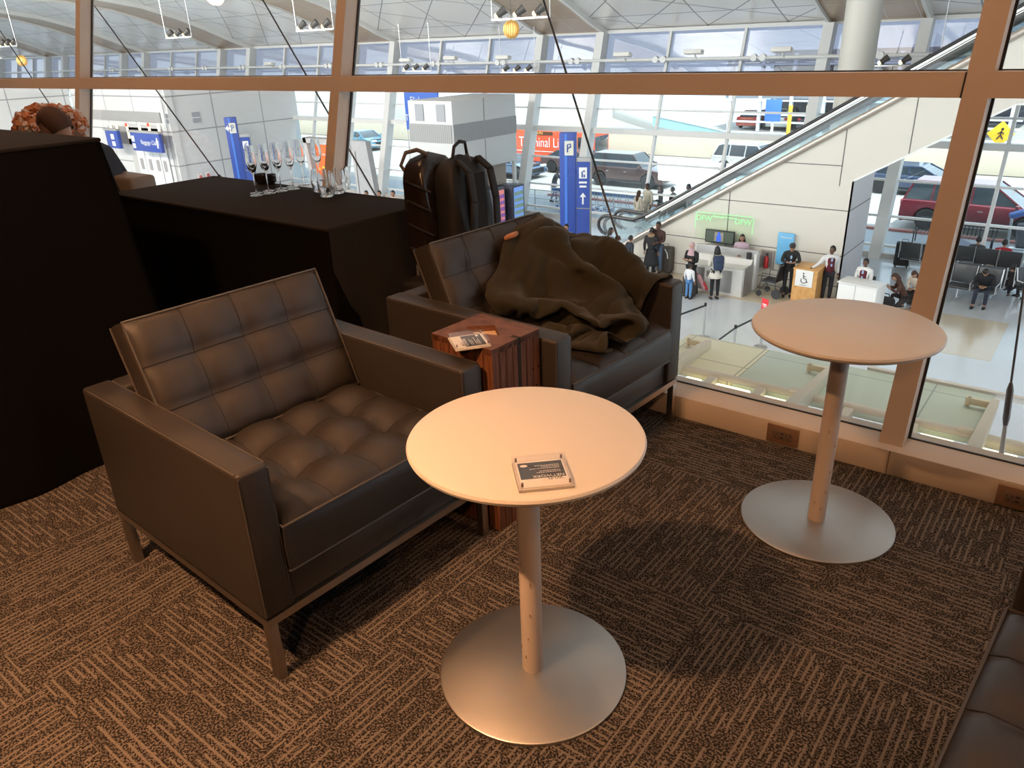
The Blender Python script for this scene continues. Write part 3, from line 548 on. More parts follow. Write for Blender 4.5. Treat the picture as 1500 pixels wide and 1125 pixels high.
# ------------------------------------------------------------------ coat thrown over the window armchair
# folds of the coat: x, y, z in millimetres, row after row over the cloth
COAT = [-50,-234,450,-63,-207,483,-69,-189,507,-67,-193,523,-60,-172,539,-89,-145,544,-97,-108,560,-72,-110,573,-72,-121,559,-72,-114,532,-33,-121,528,-62,-131,557,-89,-136,573,-105,-141,576,-115,-143,601,-123,-106,619,-130,-69,638,-134,-44,656,-142,-32,665,-149,-12,681,-159,21,704,-168,55,726,-174,81,740,-178,96,748,-187,111,770,-188,154,772,-186,199,773,-186,232,775,-190,249,780,-195,272,790,-196,311,787,-224,322,756,-228,346,739,-226,359,728,-230,374,705,-234,391,666,-241,410,626,-245,425,596,-240,429,579,-233,438,557,-222,441,520,-51,-213,450,-65,-187,481,-55,-199,502,-52,-194,518,-64,-166,524,-87,-132,533,-87,-98,550,-67,-100,563,-57,-113,555,-64,-99,524,-46,-136,525,-76,-137,546,-89,-150,565,-98,-156,578,-104,-130,596,-109,-93,619,-117,-56,636,-124,-34,648,-129,-23,661,-136,-1,681,-144,31,708,-153,60,733,-163,77,750,-168,90,760,-177,122,757,-175,167,762,-171,209,765,-171,238,769,-177,253,773,-181,277,788,-188,315,773,-214,323,743,-230,335,727,-235,349,717,-242,366,691,-251,388,653,-259,409,616,-261,420,589,-255,427,574,-247,436,548,-236,443,509,-52,-191,449,-49,-181,486,-40,-197,498,-42,-183,512,-68,-159,509,-82,-120,520,-78,-89,539,-61,-90,551,-45,-103,548,-49,-100,510,-60,-143,516,-65,-150,550,-78,-162,564,-82,-150,580,-89,-118,596,-98,-77,614,-106,-43,630,-112,-25,642,-121,-12,653,-132,14,673,-145,46,699,-155,73,722,-162,87,737,-155,100,752,-162,132,768,-158,178,771,-153,218,765,-154,242,769,-162,258,768,-167,285,786,-186,308,757,-204,330,732,-219,332,717,-229,341,702,-238,359,672,-243,383,634,-264,396,602,-271,409,582,-267,419,567,-259,432,537,-250,445,498,-50,-171,455,-33,-189,479,-25,-192,495,-34,-172,503,-63,-146,497,-75,-108,511,-69,-80,528,-55,-81,540,-34,-94,537,-38,-116,503,-44,-156,516,-55,-163,551,-63,-159,567,-69,-138,579,-80,-101,590,-89,-61,608,-96,-30,623,-103,-15,633,-111,0,647,-122,28,671,-134,59,697,-144,83,718,-150,95,728,-149,115,743,-144,143,772,-139,189,770,-136,226,768,-139,246,765,-148,263,774,-158,297,778,-178,306,743,-195,325,720,-205,335,708,-217,339,688,-229,355,654,-240,376,616,-250,406,597,-257,403,579,-263,406,558,-262,420,524,-259,437,484,-31,-178,452,-18,-193,474,-12,-185,488,-33,-165,487,-59,-133,486,-68,-95,500,-61,-73,517,-49,-73,528,-29,-93,520,-26,-128,499,-31,-156,530,-41,-162,558,-49,-152,570,-57,-125,573,-66,-86,590,-75,-48,609,-81,-21,625,-89,-7,631,-97,6,652,-109,36,675,-119,65,703,-129,84,723,-136,93,735,-134,114,755,-127,155,768,-122,199,775,-122,233,777,-123,249,770,-134,271,775,-148,307,769,-166,312,732,-183,323,709,-194,329,698,-204,340,675,-215,361,640,-227,385,605,-241,404,583,-250,415,573,-248,404,550,-255,409,511,-254,425,470,-14,-182,449,-3,-191,470,-5,-176,478,-30,-156,473,-52,-120,476,-61,-83,490,-54,-64,506,-41,-63,517,-27,-89,504,-13,-129,511,-18,-155,540,-27,-158,563,-34,-144,570,-44,-112,575,-52,-74,597,-62,-44,624,-67,-17,634,-76,-4,639,-90,21,648,-95,40,684,-107,63,713,-115,80,730,-118,92,742,-116,123,755,-109,166,765,-105,209,772,-105,238,775,-111,254,779,-122,278,766,-138,315,759,-155,321,723,-170,328,702,-181,338,692,-194,355,670,-209,380,638,-223,403,606,-227,411,578,-236,420,568,-241,415,539,-242,403,498,-244,416,458,0,-169,453,10,-187,460,-7,-174,462,-25,-144,461,-45,-105,466,-55,-71,479,-46,-57,493,-30,-59,506,-19,-89,520,2,-127,522,-4,-154,548,-12,-152,567,-20,-133,566,-29,-103,586,-38,-63,607,-59,-30,611,-56,-10,623,-64,4,633,-77,31,649,-86,54,682,-95,73,712,-99,82,731,-104,101,736,-108,138,743,-110,181,751,-110,221,757,-97,242,762,-107,257,765,-110,290,766,-127,324,749,-144,330,715,-157,335,696,-168,342,682,-182,359,656,-197,389,627,-211,403,593,-216,422,579,-221,426,562,-226,420,528,-227,404,487,-231,410,447,17,-163,453,19,-177,466,1,-161,468,-17,-130,453,-38,-91,457,-45,-60,472,-33,-57,486,-27,-74,498,-2,-87,524,12,-125,534,11,-151,555,2,-145,569,-8,-124,577,-20,-86,582,-32,-45,599,-56,-17,599,-58,0,610,-53,14,626,-62,35,654,-72,59,687,-80,79,712,-86,90,726,-89,109,740,-97,145,756,-94,190,758,-100,223,741,-110,238,752,-112,260,751,-105,295,751,-117,334,739,-133,340,708,-144,343,691,-155,347,673,-170,365,644,-184,395,616,-198,403,583,-200,422,575,-206,422,554,-211,424,517,-211,407,475,-216,407,437,31,-156,457,28,-165,472,7,-146,472,-7,-114,451,-30,-76,451,-33,-49,465,-24,-62,474,-17,-82,489,9,-97,516,26,-123,543,25,-146,560,16,-135,569,4,-110,572,-7,-70,584,-38,-36,582,-46,-5,590,-52,10,599,-57,26,616,-64,49,647,-69,74,680,-73,91,705,-80,101,716,-83,124,730,-80,154,760,-82,195,743,-87,227,753,-96,243,749,-105,261,737,-109,300,734,-106,342,728,-120,342,698,-130,344,684,-142,351,663,-157,371,632,-171,401,605,-184,403,575,-186,419,568,-193,429,546,-196,426,505,-196,409,463,-200,406,429,44,-161,465,37,-152,479,14,-130,477,2,-97,451,-20,-60,450,-17,-44,470,-20,-51,485,-4,-74,494,20,-105,507,36,-131,534,38,-137,559,27,-124,564,15,-95,568,-17,-64,566,-24,-23,581,-34,6,583,-36,12,598,-43,32,617,-51,60,646,-58,85,676,-64,101,697,-66,110,712,-66,132,733,-64,166,760,-66,205,743,-87,223,736,-86,241,736,-91,269,733,-95,309,737,-98,344,713,-117,357,694,-117,352,678,-133,365,659,-145,375,621,-158,405,596,-169,403,569,-175,413,557,-178,433,536,-180,427,494,-181,412,452,-185,406,420,55,-150,462,45,-138,473,21,-113,481,10,-80,453,-11,-43,448,-1,-42,471,-5,-56,478,3,-67,508,31,-97,514,49,-123,534,47,-124,557,31,-114,550,6,-90,551,-8,-48,558,-27,-11,566,-17,4,585,-20,15,598,-27,37,620,-36,66,649,-44,92,676,-50,108,694,-54,120,706,-60,147,725,-52,179,755,-63,218,754,-73,228,732,-74,241,743,-79,273,747,-86,307,721,-92,340,697,-103,365,693,-106,364,676,-124,378,654,-131,382,613,-145,409,587,-154,405,564,-160,420,557,-161,433,526,-164,427,482,-165,416,441,-169,407,413,54,-140,450,35,-136,459,34,-101,475,20,-63,453,-1,-31,456,-11,-28,476,3,-42,482,15,-57,510,37,-88,526,61,-113,536,55,-110,555,36,-102,561,12,-73,552,-11,-34,544,-16,2,559,-7,14,576,-17,27,587,-24,50,611,-34,80,641,-42,105,666,-46,119,683,-49,133,697,-52,162,718,-39,190,750,-50,227,748,-59,230,727,-64,248,735,-66,283,745,-74,320,723,-80,352,702,-89,372,691,-95,375,674,-114,390,651,-118,390,609,-130,412,581,-139,408,560,-144,426,553,-146,426,517,-147,426,471,-149,415,431,-153,407,407,61,-138,465,44,-125,450,46,-88,468,25,-48,464,6,-17,462,-4,-16,480,9,-30,490,31,-54,507,45,-92,512,68,-98,536,59,-95,552,39,-85,561,19,-61,537,-1,-20,536,-5,14,551,1,24,567,-11,38,578,-21,64,603,-30,94,632,-34,116,659,-36,128,675,-40,145,689,-35,163,722,-25,199,744,-37,234,741,-45,236,724,-47,251,738,-72,278,728,-72,317,705,-76,349,686,-79,369,678,-86,388,675,-103,402,647,-103,397,605,-119,404,575,-123,412,557,-128,431,545,-130,428,507,-131,421,461,-133,413,423,-138,407,401,68,-140,450,59,-114,455,43,-75,454,35,-32,467,16,-4,469,8,-5,485,21,-25,481,43,-52,497,57,-90,502,66,-83,530,62,-79,547,42,-68,561,27,-48,527,9,-7,528,5,24,542,8,35,557,-6,51,569,-16,78,596,-18,104,629,-19,122,657,-22,134,671,-26,153,686,-19,167,722,-12,207,737,-35,226,725,-31,244,720,-55,251,721,-57,289,728,-56,322,698,-60,355,685,-64,372,675,-78,382,662,-91,411,642,-101,412,601,-104,406,569,-110,421,562,-112,428,538,-113,425,497,-115,417,452,-117,409,416,-122,406,397,74,-129,462,69,-102,448,54,-60,450,39,-19,455,29,-4,480,19,5,491,31,-18,492,55,-50,487,71,-83,504,59,-69,526,62,-64,541,43,-50,559,37,-35,520,19,5,520,18,33,536,14,45,547,0,63,561,-2,87,594,-2,106,633,-3,126,656,-7,139,667,-12,160,683,-2,168,721,-4,210,724,-31,219,713,-41,233,711,-53,258,708,-41,294,724,-56,335,711,-60,366,700,-65,381,690,-72,394,670,-76,413,637,-87,420,598,-88,410,569,-98,412,555,-96,424,531,-97,420,488,-99,410,444,-102,403,410,-106,405,393,86,-117,457,67,-90,463,67,-47,451,51,-9,462,28,8,469,31,15,485,43,-9,496,68,-42,493,84,-75,507,69,-58,521,61,-49,534,50,-34,559,49,-22,517,31,17,514,22,43,524,17,55,534,15,69,561,14,88,598,14,109,635,11,133,653,3,147,658,3,154,686,12,176,718,-10,210,708,-23,234,711,-34,236,698,-40,264,696,-29,304,714,-43,345,716,-49,375,708,-51,388,694,-56,393,669,-62,407,632,-72,417,594,-80,424,567,-82,414,554,-85,412,524,-82,413,481,-84,403,438,-86,403,405,-90,407,389,90,-111,473,82,-84,453,70,-42,467,52,-6,480,43,14,464,44,22,479,55,1,498,79,-34,500,97,-67,510,84,-54,527,75,-49,542,63,-23,557,62,-11,515,44,26,509,38,48,524,31,48,539,31,67,565,30,86,604,29,117,632,23,141,645,17,153,655,18,153,685,24,184,712,3,217,704,-21,225,697,-22,241,689,-24,268,704,-24,312,700,-26,353,715,-31,381,706,-36,392,694,-41,396,666,-50,398,627,-59,410,590,-65,417,564,-67,420,548,-68,409,519,-68,404,475,-68,403,432,-73,413,404,-75,411,387,100,-105,459,92,-70,456,75,-39,484,66,1,475,58,19,459,58,28,475,69,8,498,89,-27,511,111,-59,514,98,-54,534,89,-40,542,75,-13,557,75,-1,515,57,34,505,51,41,528,44,42,545,45,61,572,45,92,604,39,128,624,35,150,638,32,158,653,34,154,684,32,192,701,-1,210,690,-13,231,685,-10,239,701,-9,273,697,-10,316,710,-16,358,704,-15,386,707,-21,387,691,-26,400,665,-35,402,624,-44,406,586,-50,412,562,-52,415,545,-52,408,514,-51,405,469,-54,413,428,-60,423,402,-61,419,386,114,-98,456,105,-63,465,88,-29,489,80,3,466,73,23,455,72,34,470,83,11,492,101,-19,518,123,-50,518,112,-49,539,103,-33,544,89,-5,557,88,8,516,68,41,513,63,31,533,60,46,545,61,65,574,58,102,599,49,138,616,48,157,633,48,155,650,49,157,682,41,197,689,8,212,677,2,235,681,6,243,697,6,277,704,-2,321,695,-1,360,711,-6,380,695,-8,397,691,-12,393,661,-20,408,622,-28,407,584,-34,410,561,-36,410,543,-35,407,510,-37,414,466,-41,422,426,-47,432,401,-47,426,385,129,-91,461,108,-67,481,103,-22,484,93,3,456,86,25,450,86,28,468,88,23,502,113,-11,511,135,-40,523,127,-44,544,116,-31,553,104,1,559,101,16,518,81,47,520,78,32,535,76,49,545,76,72,572,64,113,589,62,147,610,65,160,631,63,153,647,64,160,679,49,199,676,18,217,666,18,236,678,22,247,694,11,279,689,14,323,701,15,364,707,3,387,705,8,396,690,0,403,659,-7,400,618,-14,414,583,-18,413,560,-20,412,541,-22,415,507,-24,423,464,-28,432,424,-33,439,401,-32,432,384,125,-80,450,123,-62,482,118,-18,479,109,5,450,102,26,452,97,16,468,101,32,500,126,-2,513,145,-30,529,140,-40,549,130,-28,561,119,5,561,115,23,523,94,52,526,94,34,537,91,49,550,81,83,561,74,124,580,77,154,607,81,162,630,79,150,644,79,164,674,57,198,663,31,223,659,34,231,679,25,249,677,27,283,688,29,328,695,19,367,692,19,387,706,18,384,689,16,398,659,9,401,617,2,411,580,-3,417,558,-5,418,540,-8,424,506,-12,433,463,-15,442,425,-18,444,400,-17,437,384,140,-76,450,139,-58,483,133,-15,476,124,9,449,118,27,457,112,11,468,116,34,495,132,7,525,155,-20,535,138,-24,549,144,-26,568,134,8,564,129,28,527,107,50,515,110,41,534,100,59,540,91,93,553,86,133,574,93,157,606,98,162,629,95,149,642,91,172,665,55,187,650,46,223,652,45,237,669,35,254,666,42,287,682,33,331,679,35,369,692,35,387,708,32,392,691,31,394,657,25,403,616,18,413,579,13,419,557,10,422,539,7,429,505,3,438,463,0,445,425,-2,446,401,-1,439,384,156,-75,450,155,-56,482,148,-15,469,139,14,449,134,28,463,128,9,470,132,38,492,144,17,530,160,-11,548,153,-32,545,159,-26,562,150,8,565,143,33,532,121,50,511,124,50,531,112,68,533,102,103,544,100,141,570,110,159,604,114,162,628,111,150,641,103,178,656,66,188,638,63,223,650,48,238,652,51,254,664,52,290,670,48,335,673,51,369,694,51,388,709,47,397,693,42,405,660,35,414,618,31,421,580,28,424,557,26,423,538,23,429,505,19,438,463,16,445,425,14,447,402,15,440,385,172,-74,450,170,-53,480,158,-17,458,155,17,449,149,27,468,144,7,470,146,37,491,156,27,534,167,-10,534,167,-32,535,173,-25,553,166,8,560,150,43,543,138,48,509,136,59,527,126,77,533,113,112,537,115,147,566,126,157,603,131,161,627,127,152,642,115,182,646,78,188,627,62,221,634,64,239,648,64,257,655,62,293,656,60,329,683,65,365,699,67,387,708,63,397,692,57,408,660,50,421,619,46,428,581,43,429,556,42,426,538,38,424,505,34,431,463,32,441,426,30,445,403,31,438,386,188,-75,450,186,-53,477,173,-19,453,170,18,451,165,25,470,160,4,468,147,21,497,171,27,534,174,-10,520,180,-32,527,186,-25,543,182,6,556,166,43,542,152,54,510,135,66,512,131,85,520,126,120,531,131,151,564,141,151,603,144,152,627,143,156,645,127,183,635,90,191,616,74,224,623,70,244,634,76,259,645,76,290,660,70,332,671,76,368,688,82,384,705,79,395,690,72,401,657,65,419,618,60,434,581,58,435,556,55,435,538,54,425,507,49,425,465,45,432,428,46,441,406,47,435,388,204,-77,450,201,-51,472,176,-16,468,184,15,450,179,18,471,173,1,478,159,31,491,186,28,526,189,-9,514,193,-34,517,193,-19,529,198,4,552,180,38,536,166,62,513,149,75,507,147,89,521,141,124,526,146,146,566,151,163,602,160,155,625,158,161,642,139,180,624,103,193,606,87,228,614,79,249,622,76,265,630,85,292,648,80,333,660,91,362,685,97,380,701,94,392,687,87,398,655,81,422,618,76,438,580,74,439,554,69,444,538,65,438,508,65,423,469,61,426,431,61,436,408,62,430,391,214,-82,462,216,-49,464,189,-20,480,194,0,452,185,2,470,185,8,487,170,41,486,199,31,519,204,-9,509,209,-34,513,208,-26,529,211,4,539,194,41,545,173,68,528,165,78,508,162,93,518,156,127,524,157,155,560,166,167,598,175,160,622,170,170,635,148,172,613,117,196,597,101,231,607,94,254,617,84,268,617,95,293,635,94,331,652,104,354,684,111,376,696,109,388,684,103,396,652,96,424,619,92,440,580,89,441,552,84,437,536,77,450,510,76,436,471,77,422,435,76,430,410,77,425,394,220,-87,476,223,-56,477,205,-20,487,207,-12,450,201,-1,471,197,15,478,183,47,478,212,34,511,220,-8,507,225,-34,510,225,-28,527,218,1,523,209,40,536,182,58,516,181,81,508,175,98,511,172,128,523,171,160,554,180,171,593,189,168,620,182,180,630,162,177,606,130,198,589,116,235,602,104,259,606,92,271,604,95,297,619,108,329,643,119,348,678,125,371,690,124,385,680,119,395,651,112,425,618,108,440,578,105,438,549,100,433,533,93,454,516,91,445,476,90,433,438,91,423,413,93,426,396,229,-93,489,226,-64,492,221,-23,494,222,-12,457,206,8,457,206,22,467,195,53,471,224,35,500,236,-5,509,241,-34,509,242,-30,525,235,-2,526,225,38,527,196,59,509,191,82,522,191,98,515,188,128,522,185,163,548,196,171,588,202,176,616,193,189,623,176,183,600,144,201,581,130,239,594,109,260,591,100,274,590,107,294,608,122,321,636,132,343,669,139,366,684,139,380,675,134,400,653,128,426,618,124,440,577,119,437,545,115,431,529,109,455,522,106,442,485,106,436,445,101,437,417,104,437,400,246,-96,488,242,-71,497,237,-31,497,234,-5,467,221,14,452,214,29,455,208,58,463,234,37,490,249,-3,502,257,-33,506,258,-30,523,250,-5,517,239,34,518,212,59,501,207,81,520,201,96,526,203,124,525,201,162,543,204,183,581,214,185,610,204,198,615,190,189,594,158,203,573,140,243,582,114,260,576,111,277,578,121,288,599,133,308,631,143,340,656,152,360,676,150,374,666,138,388,645,143,420,617,139,436,575,135,439,542,131,432,524,125,454,531,120,453,492,117,449,451,113,447,421,113,450,404,234,-100,477,242,-77,480,251,-39,486,243,1,482,230,21,464,229,35,454,222,62,457,235,28,478,264,2,499,273,-30,503,275,-29,521,267,-5,520,247,25,505,228,61,494,214,86,507,210,102,514,215,117,534,217,156,542,216,189,571,225,194,602,214,207,607,201,198,586,170,207,563,149,246,569,119,261,561,122,278,567,133,286,587,145,302,619,156,331,647,165,355,666,153,362,655,154,387,648,154,410,614,155,435,575,153,437,539,140,424,536,143,445,527,130,467,500,124,464,458,120,462,426,117,465,408,220,-100,467,233,-82,466,234,-47,478,249,-8,468,247,23,465,241,40,464,237,63,453,246,39,483,271,2,485,288,-27,499,290,-27,519,283,-6,514,263,23,499,244,61,493,228,91,499,225,103,514,219,124,519,232,148,546,230,189,562,236,202,593,223,216,597,212,207,579,183,210,553,158,248,555,125,263,546,134,279,555,143,287,573,157,296,605,165,329,630,177,348,656,169,365,659,170,384,647,169,405,613,170,433,577,159,423,542,148,415,525,148,433,516,148,466,504,134,478,466,128,477,431,127,477,411,219,-105,451,224,-85,449,243,-60,466,239,-19,456,240,15,452,242,34,449,250,54,450,257,51,485,282,13,484,301,-18,494,306,-26,513,297,-9,505,281,23,501,250,53,507,241,89,509,233,108,501,232,126,509,228,154,530,246,182,557,246,209,582,233,224,587,218,221,573,195,214,544,166,249,541,131,265,532,147,271,548,155,279,563,166,299,588,177,314,626,182,347,639,184,362,654,185,380,644,184,409,621,177,418,577,173,423,537,162,408,521,164,426,516,163,456,502,151,482,471,140,489,435,135,491,413,233,-112,450,238,-96,456,247,-64,449,255,-27,465,256,7,449,257,29,454,263,47,451,268,62,481,291,25,492,313,-8,491,320,-24,507,313,-7,508,289,17,514,263,52,518,256,89,505,247,110,494,248,125,504,244,151,523,238,189,542,254,213,566,241,231,575,225,233,565,209,220,537,172,245,527,139,270,519,157,278,538,168,277,551,178,286,579,190,308,612,197,336,637,197,359,644,202,378,644,199,405,622,193,420,579,187,416,538,176,403,516,172,415,505,177,444,497,170,478,473,157,493,438,151,493,413,248,-119,452,250,-106,462,259,-79,450,268,-40,463,269,-1,458,272,24,450,278,40,450,280,65,469,298,39,498,322,6,494,332,-13,509,322,-6,521,305,20,517,279,55,523,267,83,494,262,110,488,264,121,501,260,147,515,253,176,542,258,215,549,248,236,561,233,243,556,220,229,530,184,250,517,148,273,506,165,286,527,175,290,540,188,282,564,194,308,594,202,337,620,212,355,638,215,373,636,215,401,623,209,419,583,199,406,542,192,403,513,184,406,498,184,432,486,186,471,473,174,494,441,167,498,412,263,-125,453,264,-114,466,271,-92,450,276,-52,450,282,-10,451,287,19,453,288,34,461,292,62,458,306,55,496,331,21,496,344,-2,510,336,2,525,321,25,520,295,58,528,283,81,492,277,111,483,280,122,496,278,138,516,271,173,533,250,208,532,253,235,544,244,249,546,232,238,523,196,261,518,159,270,494,177,289,516,185,298,529,194,296,552,206,292,589,214,324,615,224,351,626,217,366,621,226,391,618,225,418,586,213,415,543,205,412,511,199,403,496,197,421,480,200,459,469,192,493,443,183,500,412,277,-120,451,279,-122,469,285,-102,456,289,-63,458,290,-20,463,300,12,460,302,29,453,306,53,452,313,69,486,339,37,499,354,11,511,349,10,528,336,31,524,311,62,531,299,79,491,292,111,477,296,118,494,290,138,502,274,169,514,270,206,533,254,235,527,257,250,537,242,248,517,208,269,510,170,264,485,189,286,507,198,300,519,206,294,537,217,288,572,225,311,607,227,345,610,232,360,620,238,381,616,221,401,587,230,415,545,221,410,511,215,403,492,211,424,488,208,447,458,209,489,444,199,502,411,294,-119,449,291,-131,466,293,-111,469,299,-74,468,300,-32,454,309,3,450,316,24,450,320,44,450,324,72,470,341,55,506,362,27,511,362,20,531,350,37,528,327,66,535,316,79,493,306,110,471,312,120,491,309,137,499,288,164,500,285,201,519,273,232,530,268,252,525,250,261,523,221,267,500,182,255,478,199,287,494,210,300,509,218,293,524,228,287,556,237,299,596,241,334,609,247,355,617,243,369,605,239,402,594,242,403,551,234,402,513,231,404,491,228,423,491,223,439,461,224,480,443,215,501,410,310,-115,449,307,-133,465,307,-117,474,310,-86,460,314,-43,450,320,-5,460,325,20,463,332,36,460,338,67,457,348,71,497,369,44,512,374,30,531,363,45,532,342,72,538,332,81,495,321,108,465,328,122,486,325,139,491,305,161,487,286,197,498,285,231,516,264,243,512,260,261,512,234,261,492,196,245,474,210,284,482,223,300,499,230,300,515,239,297,544,250,290,585,255,327,601,260,351,609,255,364,598,254,395,597,246,417,561,243,416,520,246,406,496,244,423,493,239,432,463,239,471,441,232,500,410,325,-107,454,323,-133,463,323,-122,476,325,-95,461,328,-53,449,331,-10,449,339,17,457,345,28,468,347,51,452,359,77,481,372,63,516,386,43,529,376,53,537,357,78,541,348,84,498,335,102,460,343,124,481,340,141,483,322,160,476,302,193,484,285,228,497,278,252,510,269,261,498,244,247,493,209,234,471,222,276,473,236,297,491,244,300,506,252,300,531,262,290,570,267,314,605,269,344,598,271,361,598,270,388,600,263,415,570,258,422,529,261,408,502,254,412,487,255,427,464,252,460,438,248,498,413,341,-101,449,339,-131,460,338,-124,476,340,-102,462,344,-62,451,331,-20,462,352,7,457,360,19,468,358,34,451,371,67,466,382,76,505,396,56,524,387,64,536,371,84,543,357,95,505,350,94,460,357,125,475,355,144,474,339,159,467,322,191,476,304,225,494,291,254,498,277,251,488,256,237,490,223,223,472,233,266,464,249,290,484,258,300,497,265,300,519,275,290,556,280,304,598,284,339,598,287,358,598,287,382,602,280,411,580,274,414,537,271,423,504,270,413,488,270,428,469,268,458,443,264,496,418,359,-92,449,355,-126,455,354,-126,475,356,-107,463,357,-68,460,337,-30,475,362,-5,459,374,11,466,369,20,450,376,46,471,392,81,487,406,69,516,396,77,531,386,92,543,371,86,508,366,91,463,356,128,459,368,147,465,355,160,458,341,189,470,324,221,492,303,250,486,285,238,487,267,232,479,237,212,475,243,252,458,260,279,478,271,293,492,279,298,510,287,299,545,294,297,589,298,333,604,303,355,599,304,374,601,298,405,589,290,407,546,285,412,510,286,416,489,285,430,475,284,457,450,280,495,424,376,-81,450,371,-119,450,370,-129,470,371,-110,464,365,-76,473,345,-38,488,371,-18,463,383,4,455,388,20,451,374,47,452,401,67,475,415,83,505,404,90,525,394,103,535,369,103,512,381,89,471,365,120,450,370,147,449,372,164,452,360,183,473,343,221,484,313,245,472,293,230,475,278,222,471,253,203,477,254,237,452,267,263,481,282,281,490,291,289,503,299,292,535,307,291,579,312,324,604,318,352,601,320,369,598,315,398,597,309,407,557,302,417,520,297,426,496,292,439,486,296,459,460,295,493,431,383,-68,465,386,-105,450,387,-126,467,382,-112,476,370,-85,486,354,-46,500,381,-24,474,397,-1,462,399,16,467,392,36,449,390,75,457,411,92,488,399,99,511,401,111,523,373,118,515,391,93,485,381,114,450,385,143,449,387,159,456,373,182,459,360,218,475,326,239,460,301,222,463,289,210,467,270,195,479,264,221,449,279,255,470,289,267,495,301,277,500,311,283,526,321,288,568,326,316,602,334,348,599,337,365,601,333,390,599,323,415,571,311,428,534,304,438,507,307,443,491,306,464,472,309,484,434,385,-51,452,400,-90,450,402,-118,463,392,-104,467,383,-80,477,362,-59,507,390,-29,486,410,-5,470,405,5,455,405,28,461,406,64,448,408,100,469,412,106,501,401,118,509,381,132,516,399,105,493,394,104,450,390,135,463,386,151,471,388,175,466,374,211,463,338,233,450,312,212,457,301,200,466,287,190,482,271,203,450,289,239,466,302,264,483,310,264,500,321,271,521,331,291,554,339,307,596,349,343,598,354,362,598,352,384,602,343,411,579,331,427,542,322,440,512,320,450,496,321,459,474,321,472,437]
def coat():
    NU, NV = 44, 40
    P = [tuple(c/1000 for c in COAT[i*3:i*3+3]) for i in range((NU+1)*(NV+1))]
    mb = MB(); mb.grid(lambda u, v: Vector(P[round(u*NU)*(NV+1)+round(v*NV)]), NU, NV)
    # deep creases running down the cloth
    bm = mb.bm; bm.normal_update(); bm.verts.ensure_lookup_table()
    for k, vt in enumerate(bm.verts):
        i, j = divmod(k, NV+1); u, v = i/NU, j/NV
        w1 = v*6.2+.55*math.sin(3.1*u+.6)+.25*math.sin(7*u); r = (1-abs(2*(w1 % 1)-1))**1.6
        w2 = v*11+1.2*u; r2 = (1-abs(2*(w2 % 1)-1))**2
        n = vt.normal if vt.normal.z > -.2 else -vt.normal
        vt.co += n*(.026*r+.008*r2)+Vector((0, -.012, 0))
    t = thing('coat', (-1.603, 2.172, 0), -2.8, 'olive brown coat thrown in folds over the window armchair', 'coat')
    o = mb.build('coat_shell', mat('olive_wool', (.021, .0185, .0075), .9, bump=.2, bscale=600, sheen=.1), t, sharp=180, solid=.005, sub=1)
    MB().box((-.150, .045, .755), (.05, .045, .016), (0, -20, 25), bev=.006).build('collar_tab', mat('tan_tab', (.45, .22, .13), .6), t, label='small tan tab at the collar')
coat()
# ------------------------------------------------------------------ people
_mc = {}
def cloth(c, rough=.85):
    k = tuple(round(x, 3) for x in c)
    if k not in _mc: _mc[k] = mat('cloth_%d' % len(_mc), c, rough)
    return _mc[k]
SKIN = {'a': mat('skin_light', (.52, .30, .21), .6), 'b': mat('skin_mid', (.36, .19, .12), .6), 'c': mat('skin_dark', (.13, .065, .04), .6)}
EYE = mat('eye_dark', (.02, .015, .012), .3); LIP = mat('lip', (.30, .10, .08), .5)
HAIR = {'k': mat('hair_black', (.012, .010, .009), .55), 'b': mat('hair_brown', (.055, .022, .010), .7), 'g': mat('hair_grey', (.25, .23, .22), .6)}
DARKPHONE = mat('phone_black', (.01, .01, .012), .3)
def skin(name, J, Ed, material, parent, lv=1):
    """continuous surface grown on joints J {name: (pos, radius)} along edges Ed (first joint is the root)"""
    ks = list(J); me = bpy.data.meshes.new(name)
    me.from_pydata([J[k][0] for k in ks], [(ks.index(a), ks.index(b)) for a, b in Ed], [])
    o = bpy.data.objects.new(name, me); COL.objects.link(o)
    sk = o.modifiers.new('s', 'SKIN'); sk.use_smooth_shade = True
    for i, k in enumerate(ks):
        d = me.skin_vertices[0].data[i]; r = J[k][1]; r = r if isinstance(r, tuple) else (r, r)
        d.radius = r; d.use_root = (i == 0)
    if lv: m = o.modifiers.new('sub', 'SUBSURF'); m.levels = lv; m.render_levels = lv
    bpy.context.view_layer.update()
    em = bpy.data.meshes.new_from_object(o.evaluated_get(bpy.context.evaluated_depsgraph_get()))
    bpy.data.objects.remove(o); bpy.data.meshes.remove(me)
    em.name = name; em.materials.clear(); em.materials.append(material)
    em.polygons.foreach_set('use_smooth', [True]*len(em.polygons))
    o = bpy.data.objects.new(name, em); COL.objects.link(o); o.parent = parent
    return o
def lerp(a, b, t): return Vector(a)*(1-t)+Vector(b)*t
